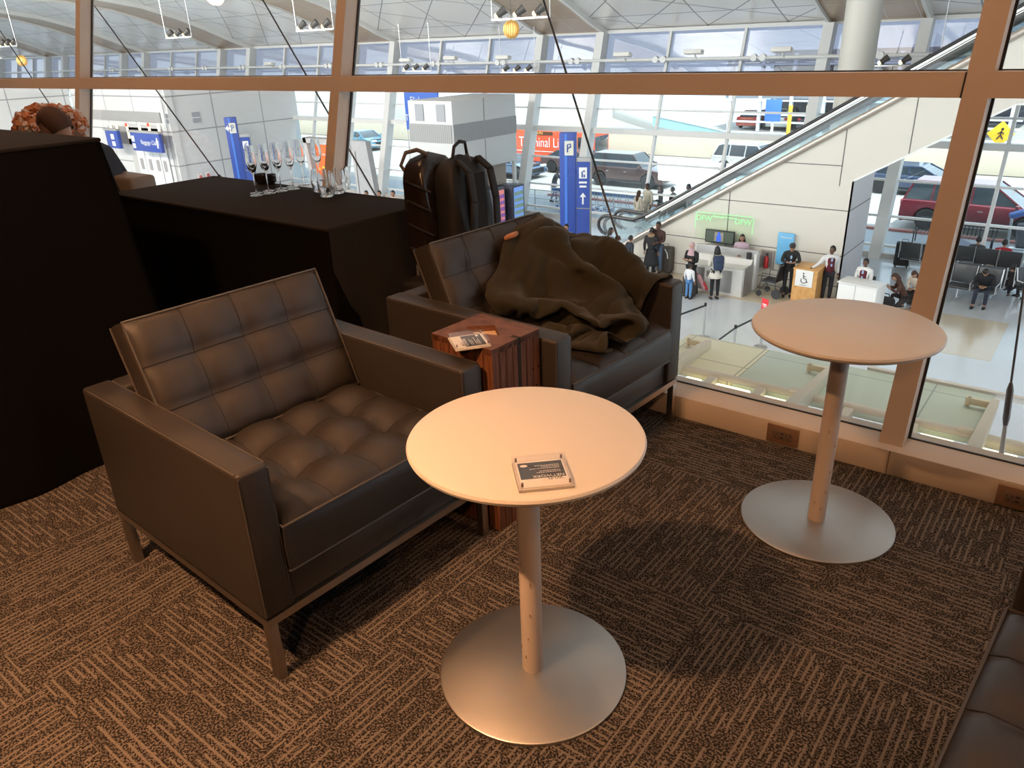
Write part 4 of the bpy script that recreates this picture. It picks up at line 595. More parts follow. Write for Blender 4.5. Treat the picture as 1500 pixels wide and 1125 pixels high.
def person(label, loc, face, H=1.72, top=(.1, .1, .1), bottom=(.03, .03, .04), sk='b', hair='k', hairlen=0, arms='down', legs='stand', lean=0,
           cover=None, shoe=(.02, .02, .02), wide=1.0, head=(0, 0), vest=None, scarf=None, cap=None, phone=False, hem=None, group=None, longtop=None, lv=1, hood=False, fat=1.0):
    """face: heading in degrees of the way the person looks (0 = +X)"""
    t = thing('person', loc, face-90, label, 'person', group)
    k = H/1.75
    pz = {'stand': .94, 'walk': .93, 'sit': .52, 'kneel': .48, 'lie': .50}[legs]
    def V(x, y, z): return Vector((x*k*wide, y*k, z*k))
    sl, cl = math.sin(R(lean)), math.cos(R(lean))
    def up(x, dy, dz): return V(x, sl*dz+dy*cl, pz+cl*dz-dy*sl)
    pel, spi, che, nek = up(0, 0, 0), up(0, 0, .20), up(0, 0, .42), up(0, .0, .56)
    hb = up(0, .02, .62); hc = up(0, .035, .70)
    hc = hc+V(0, head[1]*.001, 0)
    J = {'pel': (pel, (.105*k*fat, .085*k*fat)), 'spi': (spi, (.095*k*fat, .07*k*fat)), 'che': (che, (.095*k, .065*k)), 'nek': (nek, .046*k), 'hb': (hb, .05*k)}
    Ed = [('pel', 'spi'), ('spi', 'che'), ('che', 'nek'), ('nek', 'hb')]
    LG = {}
    for s, n in ((-1, 'l'), (1, 'r')):
        hip = V(s*.09, 0, pz-.03)
        if legs == 'stand': kn, an = V(s*.10, .01, .50), V(s*.10, -.02, .085)
        elif legs == 'walk': kn, an = V(s*.09, .12*s+.05, .50), V(s*.09, .20*s-.05, .10)
        elif legs == 'sit': kn, an = V(s*.13, .42, .52), V(s*.14, .44+.05*s, .085)
        elif legs == 'lie': kn, an = V(s*.10, .42, .56), V(s*.10, .78, .12)
        else: kn, an = (V(s*.12, .34, .50), V(s*.13, .30, .085)) if s > 0 else (V(s*.12, .30, .10), V(s*.12, -.12, .07))
        tip = an+V(0, .13, -.045)
        if legs == 'kneel' and s < 0: tip = an+V(0, -.12, -.02)
        LG[n] = (hip, kn, an, tip)
        J['hip'+n] = (hip, .070*k*fat); J['kn'+n] = (kn, .048*k); J['an'+n] = (an, .038*k); J['to'+n] = (tip, (.038*k, .028*k))
        Ed += [('pel', 'hip'+n), ('hip'+n, 'kn'+n), ('kn'+n, 'an'+n), ('an'+n, 'to'+n)]
    AR = {}
    for s, n in ((-1, 'l'), (1, 'r')):
        sh = up(s*.185, 0, .47)
        a = arms if isinstance(arms, str) else arms[0 if s < 0 else 1]
        if a == 'down': el, wr = up(s*.235, -.03, .20), up(s*.245, .05, -.04)
        elif a == 'crossed': el, wr = up(s*.235, .04, .20), up(-s*.06, .20, .27)
        elif a == 'front': el, wr = up(s*.23, .02, .20), up(s*.05, .24, .16)
        elif a == 'phone': el, wr = up(s*.22, .08, .23), up(s*.06, .26, .34)
        elif a == 'ear': el, wr = up(s*.25, .10, .30), up(s*.11, .08, .60)
        elif a == 'reach': el, wr = up(s*.24, .18, .30), up(s*.20, .42, .20)
        elif a == 'side': el, wr = up(s*.34, .06, .28), up(s*.56, .12, .16)
        elif a == 'lap': el, wr = up(s*.25, .04, .20), V(s*.06, .34, pz+.16)
        elif a == 'knee': el, wr = up(s*.25, .10, .22), V(s*.05, .42, pz+.13)
        elif a == 'rest': el, wr = up(s*.26, .16, .30), V(s*.10, .46, pz+.28)
        AR[n] = (sh, el, wr)
        J['sh'+n] = (sh, .040*k); J['el'+n] = (el, .036*k); J['wr'+n] = (wr, .028*k)
        Ed += [('che', 'sh'+n), ('sh'+n, 'el'+n), ('el'+n, 'wr'+n)]
        d = (wr-el).normalized(); J['pa'+n] = (wr+d*.055*k, (.036*k, .020*k)); Ed.append(('wr'+n, 'pa'+n))
    body = skin('body', J, Ed, SKIN[sk], t, lv)
    # head, face, ears and fingers joined into the same body mesh
    m = MB(); yaw = R(-head[0])
    HR = Matrix.Rotation(-yaw, 4, 'Z') @ Matrix.Rotation(-R(lean)*.6-R(head[1]), 4, 'X')
    def hp(x, y, z): return hc + HR @ Vector((x*k, y*k, z*k))
    def hball(c, r, seg=12):
        m.ball(hp(*c), [q*k for q in r], seg, HR)
    hball((0, 0, 0), (.074, .092, .112), 16); hball((0, .030, -.045), (.055, .060, .062), 12)
    hball((0, .098, -.012), (.013, .020, .022), 8)
    for s in (-1, 1): hball((s*.074, -.005, -.008), (.010, .020, .030), 8)
    m.mi = 1
    for s in (-1, 1): hball((s*.030, .083, .012), (.011, .008, .007), 8)
    m.mi = 2; hball((0, .088, -.055), (.022, .008, .007), 8)
    m.mi = 0
    for n in 'lr':
        sh, el, wr = AR[n]; d = (wr-el).normalized(); s = -1 if n == 'l' else 1
        side = d.cross(Vector((0, 1, 0)) if abs(d.y) < .8 else Vector((0, 0, 1))).normalized(); pn = d.cross(side)
        kb = wr+d*.085*k
        for q, (o_, L_) in enumerate(((-.028, .062), (-.009, .072), (.010, .068), (.028, .054))):
            b = kb+side*o_*k; m.tube([b-d*.02*k, b+d*L_*.5*k, b+d*L_*k*.9+pn*.014*k], [.009*k, .008*k, .006*k], 5)
        b = wr+d*.03*k-side*.030*k; m.tube([b, b-side*.020*k+d*.03*k, b-side*.022*k+d*.058*k], [.010*k, .009*k, .007*k], 5)
    hm = bpy.data.meshes.new('h'); m.bm.to_mesh(hm); m.bm.free()
    bm = bmesh.new(); bm.from_mesh(body.data); bm.from_mesh(hm); bm.to_mesh(body.data); bm.free(); bpy.data.meshes.remove(hm)
    body.data.materials.append(EYE); body.data.materials.append(LIP)
    body.data.polygons.foreach_set('use_smooth', [True]*len(body.data.polygons))
    # clothing
    g = .016*k
    TJ = {'spi': (spi, (.13*k*fat, .108*k*fat)), 'pel': (pel-Vector((0, 0, .02*k)), (.135*k*fat, .115*k*fat)), 'che': (che+Vector((0, 0, .03*k)), (.158*k, .118*k)), 'nk': (lerp(che, nek, 1.0), .074*k)}
    TE = [('spi', 'pel'), ('spi', 'che'), ('che', 'nk')]
    for n in 'lr':
        sh, el, wr = AR[n]
        TJ['sh'+n] = (sh, .080*k); TJ['el'+n] = (el, .056*k); TJ['wr'+n] = (lerp(el, wr, .93), .040*k)
        TE += [('che', 'sh'+n), ('sh'+n, 'el'+n), ('el'+n, 'wr'+n)]
    skin('top', TJ, TE, cloth(top), t, lv)
    if vest:
        skin('vest', {'spi': (spi, (.152*k, .132*k)), 'pel': (pel-Vector((0, 0, .03*k)), (.158*k, .136*k)), 'che': (che, (.168*k, .140*k)), 'nk': (lerp(che, nek, .55), .100*k)},
             [('spi', 'pel'), ('spi', 'che'), ('che', 'nk')], cloth(vest), t, lv)
        MB().box(up(.0, .132, .42), (.05*k, .01, .10*k), (R(0), 0, 0)).box(up(0, .142, .26), (.05*k, .008, .075*k)).build('badge', cloth((.35, .5, .7)), t, label='white shirt front and hanging badge')
    PJ = {'pel': (pel-Vector((0, 0, .01)), (.13*k*fat, .108*k*fat))}; PE = []
    for n in 'lr':
        hip, kn, an, tip = LG[n]
        PJ['h'+n] = (hip, .095*k*fat); PJ['k'+n] = (kn, .068*k); PJ['a'+n] = (lerp(kn, an, .94), .054*k)
        PE += [('pel', 'h'+n), ('h'+n, 'k'+n), ('k'+n, 'a'+n)]
    skin('trousers', PJ, PE, cloth(bottom), t, lv)
    for n in 'lr':
        hip, kn, an, tip = LG[n]; d = (tip-an); d.z = 0; d.normalize()
        sm = MB(); a = an-d*.05*k; a.z -= .035*k; b = tip+d*.05*k; b.z = tip.z-.008*k
        sm.tube([a, lerp(a, b, .4)+Vector((0, 0, .012*k)), lerp(a, b, .8), b], [.040*k, .044*k, .042*k, .030*k], 10)
        sm.build('shoe', cloth(shoe), t)
    if cover:      # a long coat, skirt or gown to a height hem
        hz_ = (hem if hem is not None else .12)*k
        m = MB()
        if legs in ('sit', 'kneel'): pass
        z1 = pz*k+.05*k; r0 = .17 if longtop is None else longtop
        def f(u, v):
            a = 2*PI*u; z = z1*(1-v)+hz_*v; rr = (.145+(r0-.145)*v+.012*math.sin(a*7)*v+.008*math.sin(a*3+1)*v)*k
            return Vector((rr*math.cos(a)*1.08, rr*math.sin(a)*.85, z))
        m.grid(f, 36, 6, wrap=True); m.build('skirt', cloth(cover), t, solid=.008)
    if hair:
        m = MB(); mt = HAIR[hair]
        def hf(u, v):
            a = 2*PI*u; b = PI*.5*(1-v)*1.0 - (0.0)
            el_ = PI/2 - v*(PI*.62 if math.sin(a) < .1 else PI*.36)
            wob = 1.0+.03*math.sin(a*9)*v
            return hc + HR @ Vector((.086*k*math.cos(a)*math.cos(el_)*wob, (.105*math.sin(a)*math.cos(el_)-.008)*k*wob, (.127*math.sin(el_)+.004)*k))
        m.grid(hf, 24, 8, wrap=True)
        if hairlen:
            m2 = m
            n_ = 9
            for i in range(n_):
                a = R(180+20+(140)*i/(n_-1)); p0 = hp(.075*math.cos(a), .088*math.sin(a), .02)
                p1 = hp(.085*math.cos(a), .10*math.sin(a), -.10); p2 = hc+Vector((.10*k*math.cos(a), -.06*k+.05*k*math.sin(a), -hairlen*k))+ (nek-hc)*.0
                m.tube([p0, p1, lerp(p1, p2, .5)+Vector((0, -.015, 0)), p2], [.024*k, .034*k, .036*k, .012*k], 7)
        m.build('hair', mt, t, sharp=80)
    if scarf:
        m = MB()
        def sf(u, v):
            a = 2*PI*u; op = .55 if math.sin(a) > .55 else 1
            if v < .5: el_ = PI/2 - (v/.5)*(PI*(.60 if op == 1 else .30)); r_ = 1
            else: el_ = None
            if el_ is not None: return hp(.092*math.cos(a)*math.cos(el_), (.112*math.sin(a)*math.cos(el_)-.006), .128*math.sin(el_)+.004)
            w_ = (v-.5)/.5
            if op < 1: a0 = hp(.05*math.cos(a), .10*math.sin(a), -.085)
            else: a0 = hp(.075*math.cos(a), .09*math.sin(a), -.05)
            a1 = up(.16*math.cos(a), .13*math.sin(a)+.01, .40)
            return lerp(a0, a1, w_**.8)
        m.grid(sf, 28, 14, wrap=True); m.build('headscarf', cloth(scarf), t, sharp=80)
    if cap:
        m = MB().lathe([(.001, .085), (.06, .078), (.088, .045), (.094, .0)], 20, hp(0, -.004, .048), HR)
        m.box(hp(0, .115, .052), (.13*k, .09*k, .012*k), HR, bev=.004); m.build('cap', cloth(cap), t)
    if hood: MB().lathe([(.10, -.05), (.125, -.01), (.115, .035), (.085, .05)], 18, up(0, -.02, .55)).build('fur_collar', cloth((.30, .20, .12)), t, label='brown fur collar')
    if phone:
        sh, el, wr = AR['r']; MB().box(wr+(wr-el).normalized()*.09*k+Vector((0, .015, .02)), (.07, .010, .14), (60, 0, 0), bev=.003).build('phone', DARKPHONE, t)
    return t
def pack(parent_loc, face, c, label, s=1.0):
    """small backpack worn by someone"""
    b = thing('backpack', parent_loc, face-90, label, 'backpack')
    MB().box((0, 0, .23*s), (.30*s, .16*s, .44*s), bev=.06*s, seg=4).build('bag_body', cloth(c), b)
    MB().box((0, -.09*s, .16*s), (.22*s, .05*s, .22*s), bev=.02*s, seg=3).build('front_pocket', cloth(c), b)
    m = MB()
    for q in (-1, 1): m.tube([(q*.09*s, .07*s, .42*s), (q*.11*s, .16*s, .44*s), (q*.12*s, .20*s, .3*s), (q*.11*s, .09*s, .05*s)], .012*s, 6)
    m.build('strap', cloth([x*.6 for x in c]), b)
    return b
# ------------------------------------------------------------------ draped tables
def drape(name, x0, x1, y0, y1, zt, label, flare=.05, folds=26, amp=.02, seed=1, z0=.004, sub=(), rz=0, open_from=None):
    """a cloth over a rectangular table, hanging to the floor in folds"""
    t = thing(name, ((x0+x1)/2, (y0+y1)/2, 0), rz, label, 'tablecloth')
    w, d = (x1-x0)/2, (y1-y0)/2; rnd = random.Random(seed)
    P = 2*(2*w+2*d); n = 240
    def edge(s_):          # point on the rounded outline at arc length s
        s_ = s_ % P
        if s_ < 2*w: return Vector((-w+s_, -d, 0)), Vector((0, -1, 0))
        s_ -= 2*w
        if s_ < 2*d: return Vector((w, -d+s_, 0)), Vector((1, 0, 0))
        s_ -= 2*d
        if s_ < 2*w: return Vector((w-s_, d, 0)), Vector((0, 1, 0))
        s_ -= 2*w
        return Vector((-w, d-s_, 0)), Vector((-1, 0, 0))
    ph = [rnd.uniform(0, 6) for _ in range(4)]
    def skirt(u, v):
        p, nn = edge(u*P)
        cd = min((Vector((sx*w, sy*d, 0))-p).length for sx in (-1, 1) for sy in (-1, 1))
        cn = math.exp(-(cd/.10)**2)
        out = nn.copy()
        if cn > .05:
            q = Vector((math.copysign(1, p.x), math.copysign(1, p.y), 0)).normalized(); out = (nn*(1-cn)+q*cn).normalized()
        fold = .5+.5*math.sin(u*folds*2*PI/2+2*math.sin(u*9+ph[0])+ph[1]); fold = fold**1.5
        k = v**1.1
        z = zt-.008*(1 if v > 0 else 0)-(zt-z0)*v
        if v == 0: return Vector((p.x, p.y, zt))
        return p+out*(.006+flare*k*(.35+.9*cn*2.0)+amp*k*fold)+Vector((0, 0, z))
    m = MB(); m.grid(skirt, n, 12, wrap=True)
    m.build('cloth_skirt', BLACKCLOTH, t, sharp=180)
    m = MB(); m.box((0, 0, zt-.006), (2*w+.012, 2*d+.012, .014), bev=.006, seg=2); m.build('cloth_top', mat('black_cloth_lit_top', (.011, .009, .008), .9, bump=.4, bscale=300, spec=.2), t)  # top coloured lighter and browner than the skirt, as lit from above
    return t
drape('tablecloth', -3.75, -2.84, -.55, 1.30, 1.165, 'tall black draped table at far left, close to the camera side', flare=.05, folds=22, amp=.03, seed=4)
bt2 = thing('buffet_table', (-3.34, 2.235, 0), 0, 'long table under a black cloth with glasses on top, beside the window', 'table')
MB().box((0, 0, .735), (1.74, .60, .03), bev=.004).build('tabletop', mat('table_board', (.05, .045, .04), .6), bt2)
for sx in (-1, 1):
    m = MB()
    for sy in (-1, 1): m.tube([(sx*.80, sy*.24, .72), (sx*.76, sy*.24, 0.012)], .0125, 8)
    m.tube([(sx*.775, -.24, .25), (sx*.775, .24, .25)], .01, 8); m.tube([(sx*.76, 0, .30), (sx*.45, 0, .70)], .009, 8)
    m.build('leg', mat('table_leg_black', (.015, .015, .016), .5), bt2)
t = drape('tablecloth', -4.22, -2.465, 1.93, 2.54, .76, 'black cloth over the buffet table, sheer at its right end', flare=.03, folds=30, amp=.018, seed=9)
m = MB()
def sheer(u, v):
    s = u; y = 1.93+.61*s; x = -2.452+.10*v*(1-abs(2*s-1))*.5+.10*v*s+.012*math.sin(s*22)*v
    return Vector((x+3.3425, y-2.235, .755*(1-v)+.004))
m.grid(sheer, 40, 10); m.build('sheer_end', SHEER, t, sharp=180)

# ------------------------------------------------------------------ glassware
def flute(loc):
    t = thing('champagne_flute', loc, 0, None, 'glass', 'champagne flutes in the row on the buffet table')
    o = [(.0, .0), (.032, .0), (.032, .002), (.006, .006), (.0032, .014), (.003, .095), (.006, .105), (.019, .125), (.026, .155), (.0265, .180), (.021, .232)]
    i = [(.0195, .232), (.025, .180), (.0245, .155), (.0175, .127), (.0, .112)]
    MB().lathe(o+i, 28, cap=False).build('glass_bowl', GLASSW, t, sharp=60, fixn=1)
    return t
def tumbler(loc):
    t = thing('stemless_glass', loc, 0, None, 'glass', 'stemless glasses on the buffet table')
    o = [(.0, .0), (.026, .0), (.034, .006), (.041, .04), (.042, .065), (.036, .112)]
    i = [(.0345, .112), (.040, .065), (.038, .04), (.030, .016), (.0, .013)]
    MB().lathe(o+i, 28, cap=False).build('tumbler_wall', GLASSW, t, sharp=60, fixn=1)
    return t
p0, p1 = G(376, 286, .765), G(428, 277, .765)
dr = (p1-p0).normalized(); nb = Vector((-dr.y, dr.x, 0))
FX = [p0+dr*.070*i for i in range(4)]+[p0+dr*.38+nb*.01]+[p0+dr*(.035+.070*i)+nb*.066 for i in range(5)]
LF = ['champagne flute at the left front of the row', 'second champagne flute in the front line from the left', 'third champagne flute in the front line from the left',
      'fourth champagne flute in the front line from the left', 'champagne flute standing alone at the right end of the row', 'leftmost champagne flute of the back line', 'second champagne flute of the back line from the left',
      'middle champagne flute of the back line', 'fourth champagne flute of the back line from the left', 'rightmost champagne flute of the back line']
f0 = None
LF = ['champagne flute at the left front of the row', 'second champagne flute in the front line from the left', 'third champagne flute in the front line from the left',
      'fourth champagne flute in the front line from the left', 'fifth champagne flute in the front line from the left', 'sixth champagne flute in the front line from the left',
      'champagne flute standing alone at the right end of the row', 'leftmost champagne flute of the back line', 'second champagne flute of the back line from the left',
      'third champagne flute of the back line from the left', 'rightmost champagne flute of the back line']
for p, lb in zip(FX, LF):
    if f0 is None: f0 = flute((0, 0, 0)); o = f0
    else: o = copy_tree(f0)
    o.location = (p.x, p.y, .7635); o['label'] = lb
g0 = None
for q, lb in zip(((480, 288), (496, 283), (503, 278), (470, 281)), ('empty stemless glass nearest the table edge', 'empty stemless glass just behind the nearest one, to its right', 'empty stemless glass at the far right of the buffet glasses', 'empty stemless glass between the flutes and the other stemless glasses')):
    p = G(*q, .765)
    if g0 is None: g0 = tumbler((0, 0, 0)); o = g0
    else: o = copy_tree(g0)
    o.location = (p.x, p.y, .7635); o['label'] = lb
a, b = g0.location, o.location
for q, lb in zip(((383, 268), (396, 269)), ('small dark cup behind the flutes, left one', 'small dark cup behind the flutes, right one')):
    p = G(*q, .765); c = thing('dark_cup', (p.x, p.y, .7635), 0, lb, 'cup', 'dark cups behind the flutes')
    MB().lathe([(0, 0), (.022, 0), (.032, .012), (.036, .05), (.034, .05), (.030, .014), (0, .004)], 20, cap=False).build('cup_wall', mat('dark_ceramic', (.03, .026, .022), .3), c)
    MB().tube([(.034, 0, .042), (.055, 0, .040), (.055, 0, .020), (.033, 0, .014)], .004, 6).build('handle', mat('dark_ceramic', (.03, .026, .022), .3), c)

# ------------------------------------------------------------------ luggage behind the window armchair
NYL = mat('black_nylon', (.005, .0045, .005), .6, bump=.3, bscale=200); NYS = mat('shiny_brown_nylon', (.014, .009, .007), .25, bump=.8, bscale=22)
sc_ = thing('rolling_case', (-2.27, 2.42, 0), 4, 'black rolling case behind the window armchair with the backpack on top', 'suitcase')
MB().box((0, 0, .265), (.24, .40, .45), bev=.03, seg=3).build('case_shell', NYL, sc_)
MB().tube([(-.09, -.10, .485), (-.09, -.10, .60), (-.09, .10, .60), (-.09, .10, .485)], .008, 8).build('pull_handle', mat('grey_metal_bar', (.3, .3, .3), .4, .8), sc_)
for sx in (-1, 1):
    for sy in (-1, 1): MB().lathe([(0, -.012), (.025, -.012), (.025, .012), (0, .012)], 14, (sx*.09, sy*.16, .025), (90, 0, 0)).build('wheel', mat('rubber', (.02, .02, .02), .7), sc_)
bp = thing('backpack', (-2.245, 2.42, .494), 4, 'large black backpack with a shiny brown side, standing behind the window armchair', 'backpack')
bp.scale = (.92, .76, 1.0); bp.location.y += .03
def bag(cx, cy, w, d, h, lean_, e=.45, seg=28):
    """rounded pack body: w along y, d along x"""
    def f(u, v):
        a = 2*PI*u; z = h*v
        k = (math.sin(PI*min(max(v, .0), 1)**.9*.96+.10))**.32 if v < .98 else .25
        k = min(1, (1-abs(2*v-1)**5)**.45) if 0 < v < 1 else 0.05
        ca, sa = math.cos(a), math.sin(a)
        x = d/2*math.copysign(abs(ca)**e, ca)*k; y = w/2*math.copysign(abs(sa)**e, sa)*(k*(1-.10*v))
        b_ = .006*math.sin(a*5+v*9)*math.sin(PI*v)
        return Vector((cx+x+b_-lean_*v, cy+y, z))
    return f
m = MB(); m.grid(bag(.055, .045, .40, .15, .50, .03), 40, 22, wrap=True); m.build('main_compartment', NYL, bp, sharp=180, merge=.0005)
m = MB(); m.grid(bag(-.07, -.045, .37, .16, .515, .03), 40, 22, wrap=True); m.build('outer_compartment', NYS, bp, sharp=180, merge=.0005, label='shiny brown nylon front section')
for s in (-1, 1):
    y = .045+s*.105
    m = MB()
    pts = [Vector((.105-.03, y*.86+.006, .485)), Vector((.145, y*.9, .44)), Vector((.165, y, .32)), Vector((.160, y*1.1, .20)), Vector((.145, y*1.14, .08)), Vector((.12, y*1.2, .03))]
    for a, b in zip(pts, pts[1:]): m.bar(a, b, .052 if a.z > .15 else .035, .014, up=(1, 0, 0), bev=.004)
    m.build('shoulder_strap', mat('strap_fabric', (.010, .009, .009), .75), bp)
MB().box((.130, .045, .24), (.016, .13, .38), (0, -3, 0), bev=.006, seg=2).build('back_panel', mat('mesh_panel', (.007, .006, .006), .9), bp)
MB().tube([(.03, -.02, .49), (.03, .00, .535), (.03, .05, .552), (.03, .10, .545), (.03, .115, .49)], .008, 8).build('top_handle', NYL, bp)
MB().tube([(-.13, -.17, .42), (-.16, -.19, .47), (-.14, -.17, .52), (-.10, -.13, .53), (-.07, -.09, .51)], .009, 8).build('side_handle', mat('handle_grey', (.10, .085, .075), .5), bp)
MB().tube([(.05, .05, .495), (.065, .07, .50), (.08, .075, .46), (.07, .06, .44)], .0035, 6).build('zip_pull', mat('zip_grey', (.12, .11, .10), .4), bp)
m = MB()
for k, z in enumerate((.10, .20, .30, .38)): m.tube([(-.15, -.10+.02*k, z), (-.12, -.22, z+.03), (-.02, -.235, z+.01), (.01, -.20, z-.01)], .006, 6)
m.build('compression_strap', NYL, bp)

# ------------------------------------------------------------------ the guest behind the tall table
ga = thing('armchair', (-5.10, 2.08, 0), 90, 'grey leather armchair with dark piping behind the buffet table, guest in it', 'armchair')
LTG = mat('taupe_leather', (.20, .165, .13), .5)
MB().box((0, 0, .31), (.62, .60, .22), bev=.03, seg=3).build('seat', LTG, ga)
b = MB().box((.335, 0, .49), (.17, .56, .49), bev=.02, seg=3).build('backrest', LTG, ga)
MB().tube([(.250, .282, .3), (.250, .282, .730), (.420, .282, .730), (.420, .282, .3)], .005, 6).build('piping', GASKET, b)
for sy in (-1, 1): MB().box((-.02, sy*.27, .44), (.52, .10, .16), bev=.02).build('armrest', LTG, ga)
for sx in (-1, 1):
    for sy in (-1, 1): MB().box((sx*.26, sy*.25, .10), (.03, .03, .20)).build('leg', STEEL, ga)
person('brown haired person in navy seen from behind, seated in the lounge beyond the black table', (-4.97, 2.32, -.07), 203, H=1.72, top=(.016, .022, .035), bottom=(.03, .03, .04), sk='a', hair='b', hairlen=.0, legs='sit', arms='lap', lean=28, head=(10, 8), lv=2)
pl = thing('dried_bush', (-5.95, 2.42, 0), 0, 'round copper coloured dried foliage ball on a slim pedestal behind the tall black table', 'plant')
m = MB(); rnd = random.Random(5)
MB().lathe([(.12, 0), (.14, .02), (.05, .05), (.04, .62), (.10, .72), (.12, .86), (.11, .86)], 20).build('pot', mat('pot_bronze', (.25, .16, .10), .4), pl)
for k in range(560):
    a = rnd.uniform(0, 2*PI); z = rnd.uniform(-.75, 1); q = math.sqrt(max(0, 1-z*z)); rr = rnd.uniform(.85, 1.03)
    c = Vector((.215*q*math.cos(a)*rr, .215*q*math.sin(a)*rr, 1.00+.135*z*rr)); m.mi = 0 if rnd.random() < .72 else 1
    m.box(c, (.034, .020, .040), (rnd.uniform(0, 180), rnd.uniform(0, 180), rnd.uniform(0, 180)))
m.ball((0, 0, 1.0), (.165, .165, .10), 20)
m.build('foliage', [mat('copper_leaf', (.52, .20, .09), .6), mat('pale_leaf', (.62, .50, .44), .6)], pl, sharp=None)
# ------------------------------------------------------------------ the arrivals hall below
ZF = -6.1
PANEL = (.72, .70, .66)
HW = mat('hall_white_paint', (.78, .77, .74), .45)
HFRAME = mat('hall_frame_white', (.74, .74, .72), .4)
def terrazzo():
    m = mat('terrazzo', (.50, .53, .56), .16, spec=.6); N, L, b = nodes_of(m)
    tc = N.new('ShaderNodeTexCoord'); n = N.new('ShaderNodeTexNoise'); n.inputs['Scale'].default_value = .35; n.inputs['Detail'].default_value = 4
    r = N.new('ShaderNodeValToRGB'); r.color_ramp.elements[0].color = (.52, .55, .58, 1); r.color_ramp.elements[1].color = (.70, .72, .74, 1)
    L.new(tc.outputs['Object'], n.inputs[0]); L.new(n.outputs['Fac'], r.inputs[0]); L.new(r.outputs[0], b.inputs['Base Color']); return m
struct('floor_hall', MB().box((-45, 16.2, ZF-.1), (150, 26.6, .2)), terrazzo())
BEIGE = mat('beige_terrazzo', (.62, .52, .38), .15, var=.05, vscale=2)
struct('floor_hall_border', MB().box((-8.9, 22.75, ZF+.002), (6.2, 1.7, .006)).box((-3.6, 22.1, ZF+.002), (4.4, 3.2, .006)), BEIGE)

# ceiling: a shallow vault rising away from the far glass wall
CY = [(31.35, 1.70), (29.8, 2.25), (28.2, 2.90), (26.5, 3.50), (24.5, 4.05), (22, 4.45), (19, 4.65), (15, 4.75), (10, 4.75), (3.4, 4.75)]
def cz(y):
    for (a, za), (b, zb) in zip(CY, CY[1:]):
        if b <= y <= a: return za+(zb-za)*(a-y)/(a-b)
    return CY[-1][1]
def ceil_mat():
    m = mat('ceiling_panels', (.80, .78, .75), .28, .25); N, L, b = nodes_of(m)
    tc = N.new('ShaderNodeTexCoord'); sp = N.new('ShaderNodeSeparateXYZ'); L.new(tc.outputs['Object'], sp.inputs[0])
    def M_(op, a, c=None):
        n = N.new('ShaderNodeMath'); n.operation = op
        for i, v in enumerate((a, c)):
            if v is None: continue
            if isinstance(v, (int, float)): n.inputs[i].default_value = v
            else: L.new(v, n.inputs[i])
        return n.outputs[0]
    u = M_('DIVIDE', M_('ADD', sp.outputs[0], 19.0), 3.2); v = M_('DIVIDE', sp.outputs[1], 2.6)
    def ln(q, w): return M_('LESS_THAN', M_('ABSOLUTE', M_('SUBTRACT', M_('FRACT', M_('ADD', q, 1000)), .5)), w)
    acc = ln(u, .009)
    for q, w in ((v, .009), (M_('ADD', u, M_('MULTIPLY', v, 1.0)), .011), (M_('SUBTRACT', M_('MULTIPLY', u, .5), M_('MULTIPLY', v, 1.0)), .010)):
        acc = M_('MAXIMUM', acc, ln(q, w))
    mx = N.new('ShaderNodeMix'); mx.data_type = 'RGBA'; mx.inputs[6].default_value = (.82, .79, .75, 1); mx.inputs[7].default_value = (.22, .21, .21, 1)
    L.new(acc, mx.inputs[0]); L.new(mx.outputs[2], b.inputs['Base Color'])
    n = N.new('ShaderNodeTexNoise'); n.inputs['Scale'].default_value = 1.2; bp = N.new('ShaderNodeBump'); bp.inputs['Strength'].default_value = .25; bp.inputs['Distance'].default_value = .08
    L.new(tc.outputs['Object'], n.inputs[0]); L.new(n.outputs['Fac'], bp.inputs['Height']); L.new(bp.outputs[0], b.inputs['Normal'])
    return m
m = MB()
for (ya, za), (yb, zb) in zip(CY, CY[1:]):
    m.hexa([(-105, ya, za), (28, ya, za), (28, ya, za+.15), (-105, ya, za+.15), (-105, yb, zb), (28, yb, zb), (28, yb, zb+.15), (-105, yb, zb+.15)])
struct('ceiling_hall', m, ceil_mat(), sharp=30)
struct('ceiling_over_lounge', MB().box((-38, -.5, 4.85), (134, 8, .2)), HW)
BANDM = seams('bronze_mesh_panels', (.46, .34, .24), (.60, .55, .48), 1.07, 1.35, thick=.014, axes='xy', rough=.35, metal=.3)
for i, xb in enumerate((-73.6, -60.8, -48.0, -35.1, -22.2, -9.40, 3.4)):
    w_ = 3.2; m = MB(); e = MB()
    for (ya, za), (yb, zb) in zip(CY[:-1], CY[1:-1]):
        m.hexa([(xb, ya, za-.10), (xb+w_, ya, za-.10), (xb+w_, ya, za-.02), (xb, ya, za-.02), (xb, yb, zb-.10), (xb+w_, yb, zb-.10), (xb+w_, yb, zb-.02), (xb, yb, zb-.02)])
        for xx in (xb-.12, xb+w_): e.hexa([(xx, ya, za-.22), (xx+.12, ya, za-.22), (xx+.12, ya, za-.0), (xx, ya, za-.0), (xx, yb, zb-.22), (xx+.12, yb, zb-.22), (xx+.12, yb, zb-.0), (xx, yb, zb-.0)])
    b_ = struct('ceiling_strip', m, BANDM); e.build('edge_rail', HW, b_)

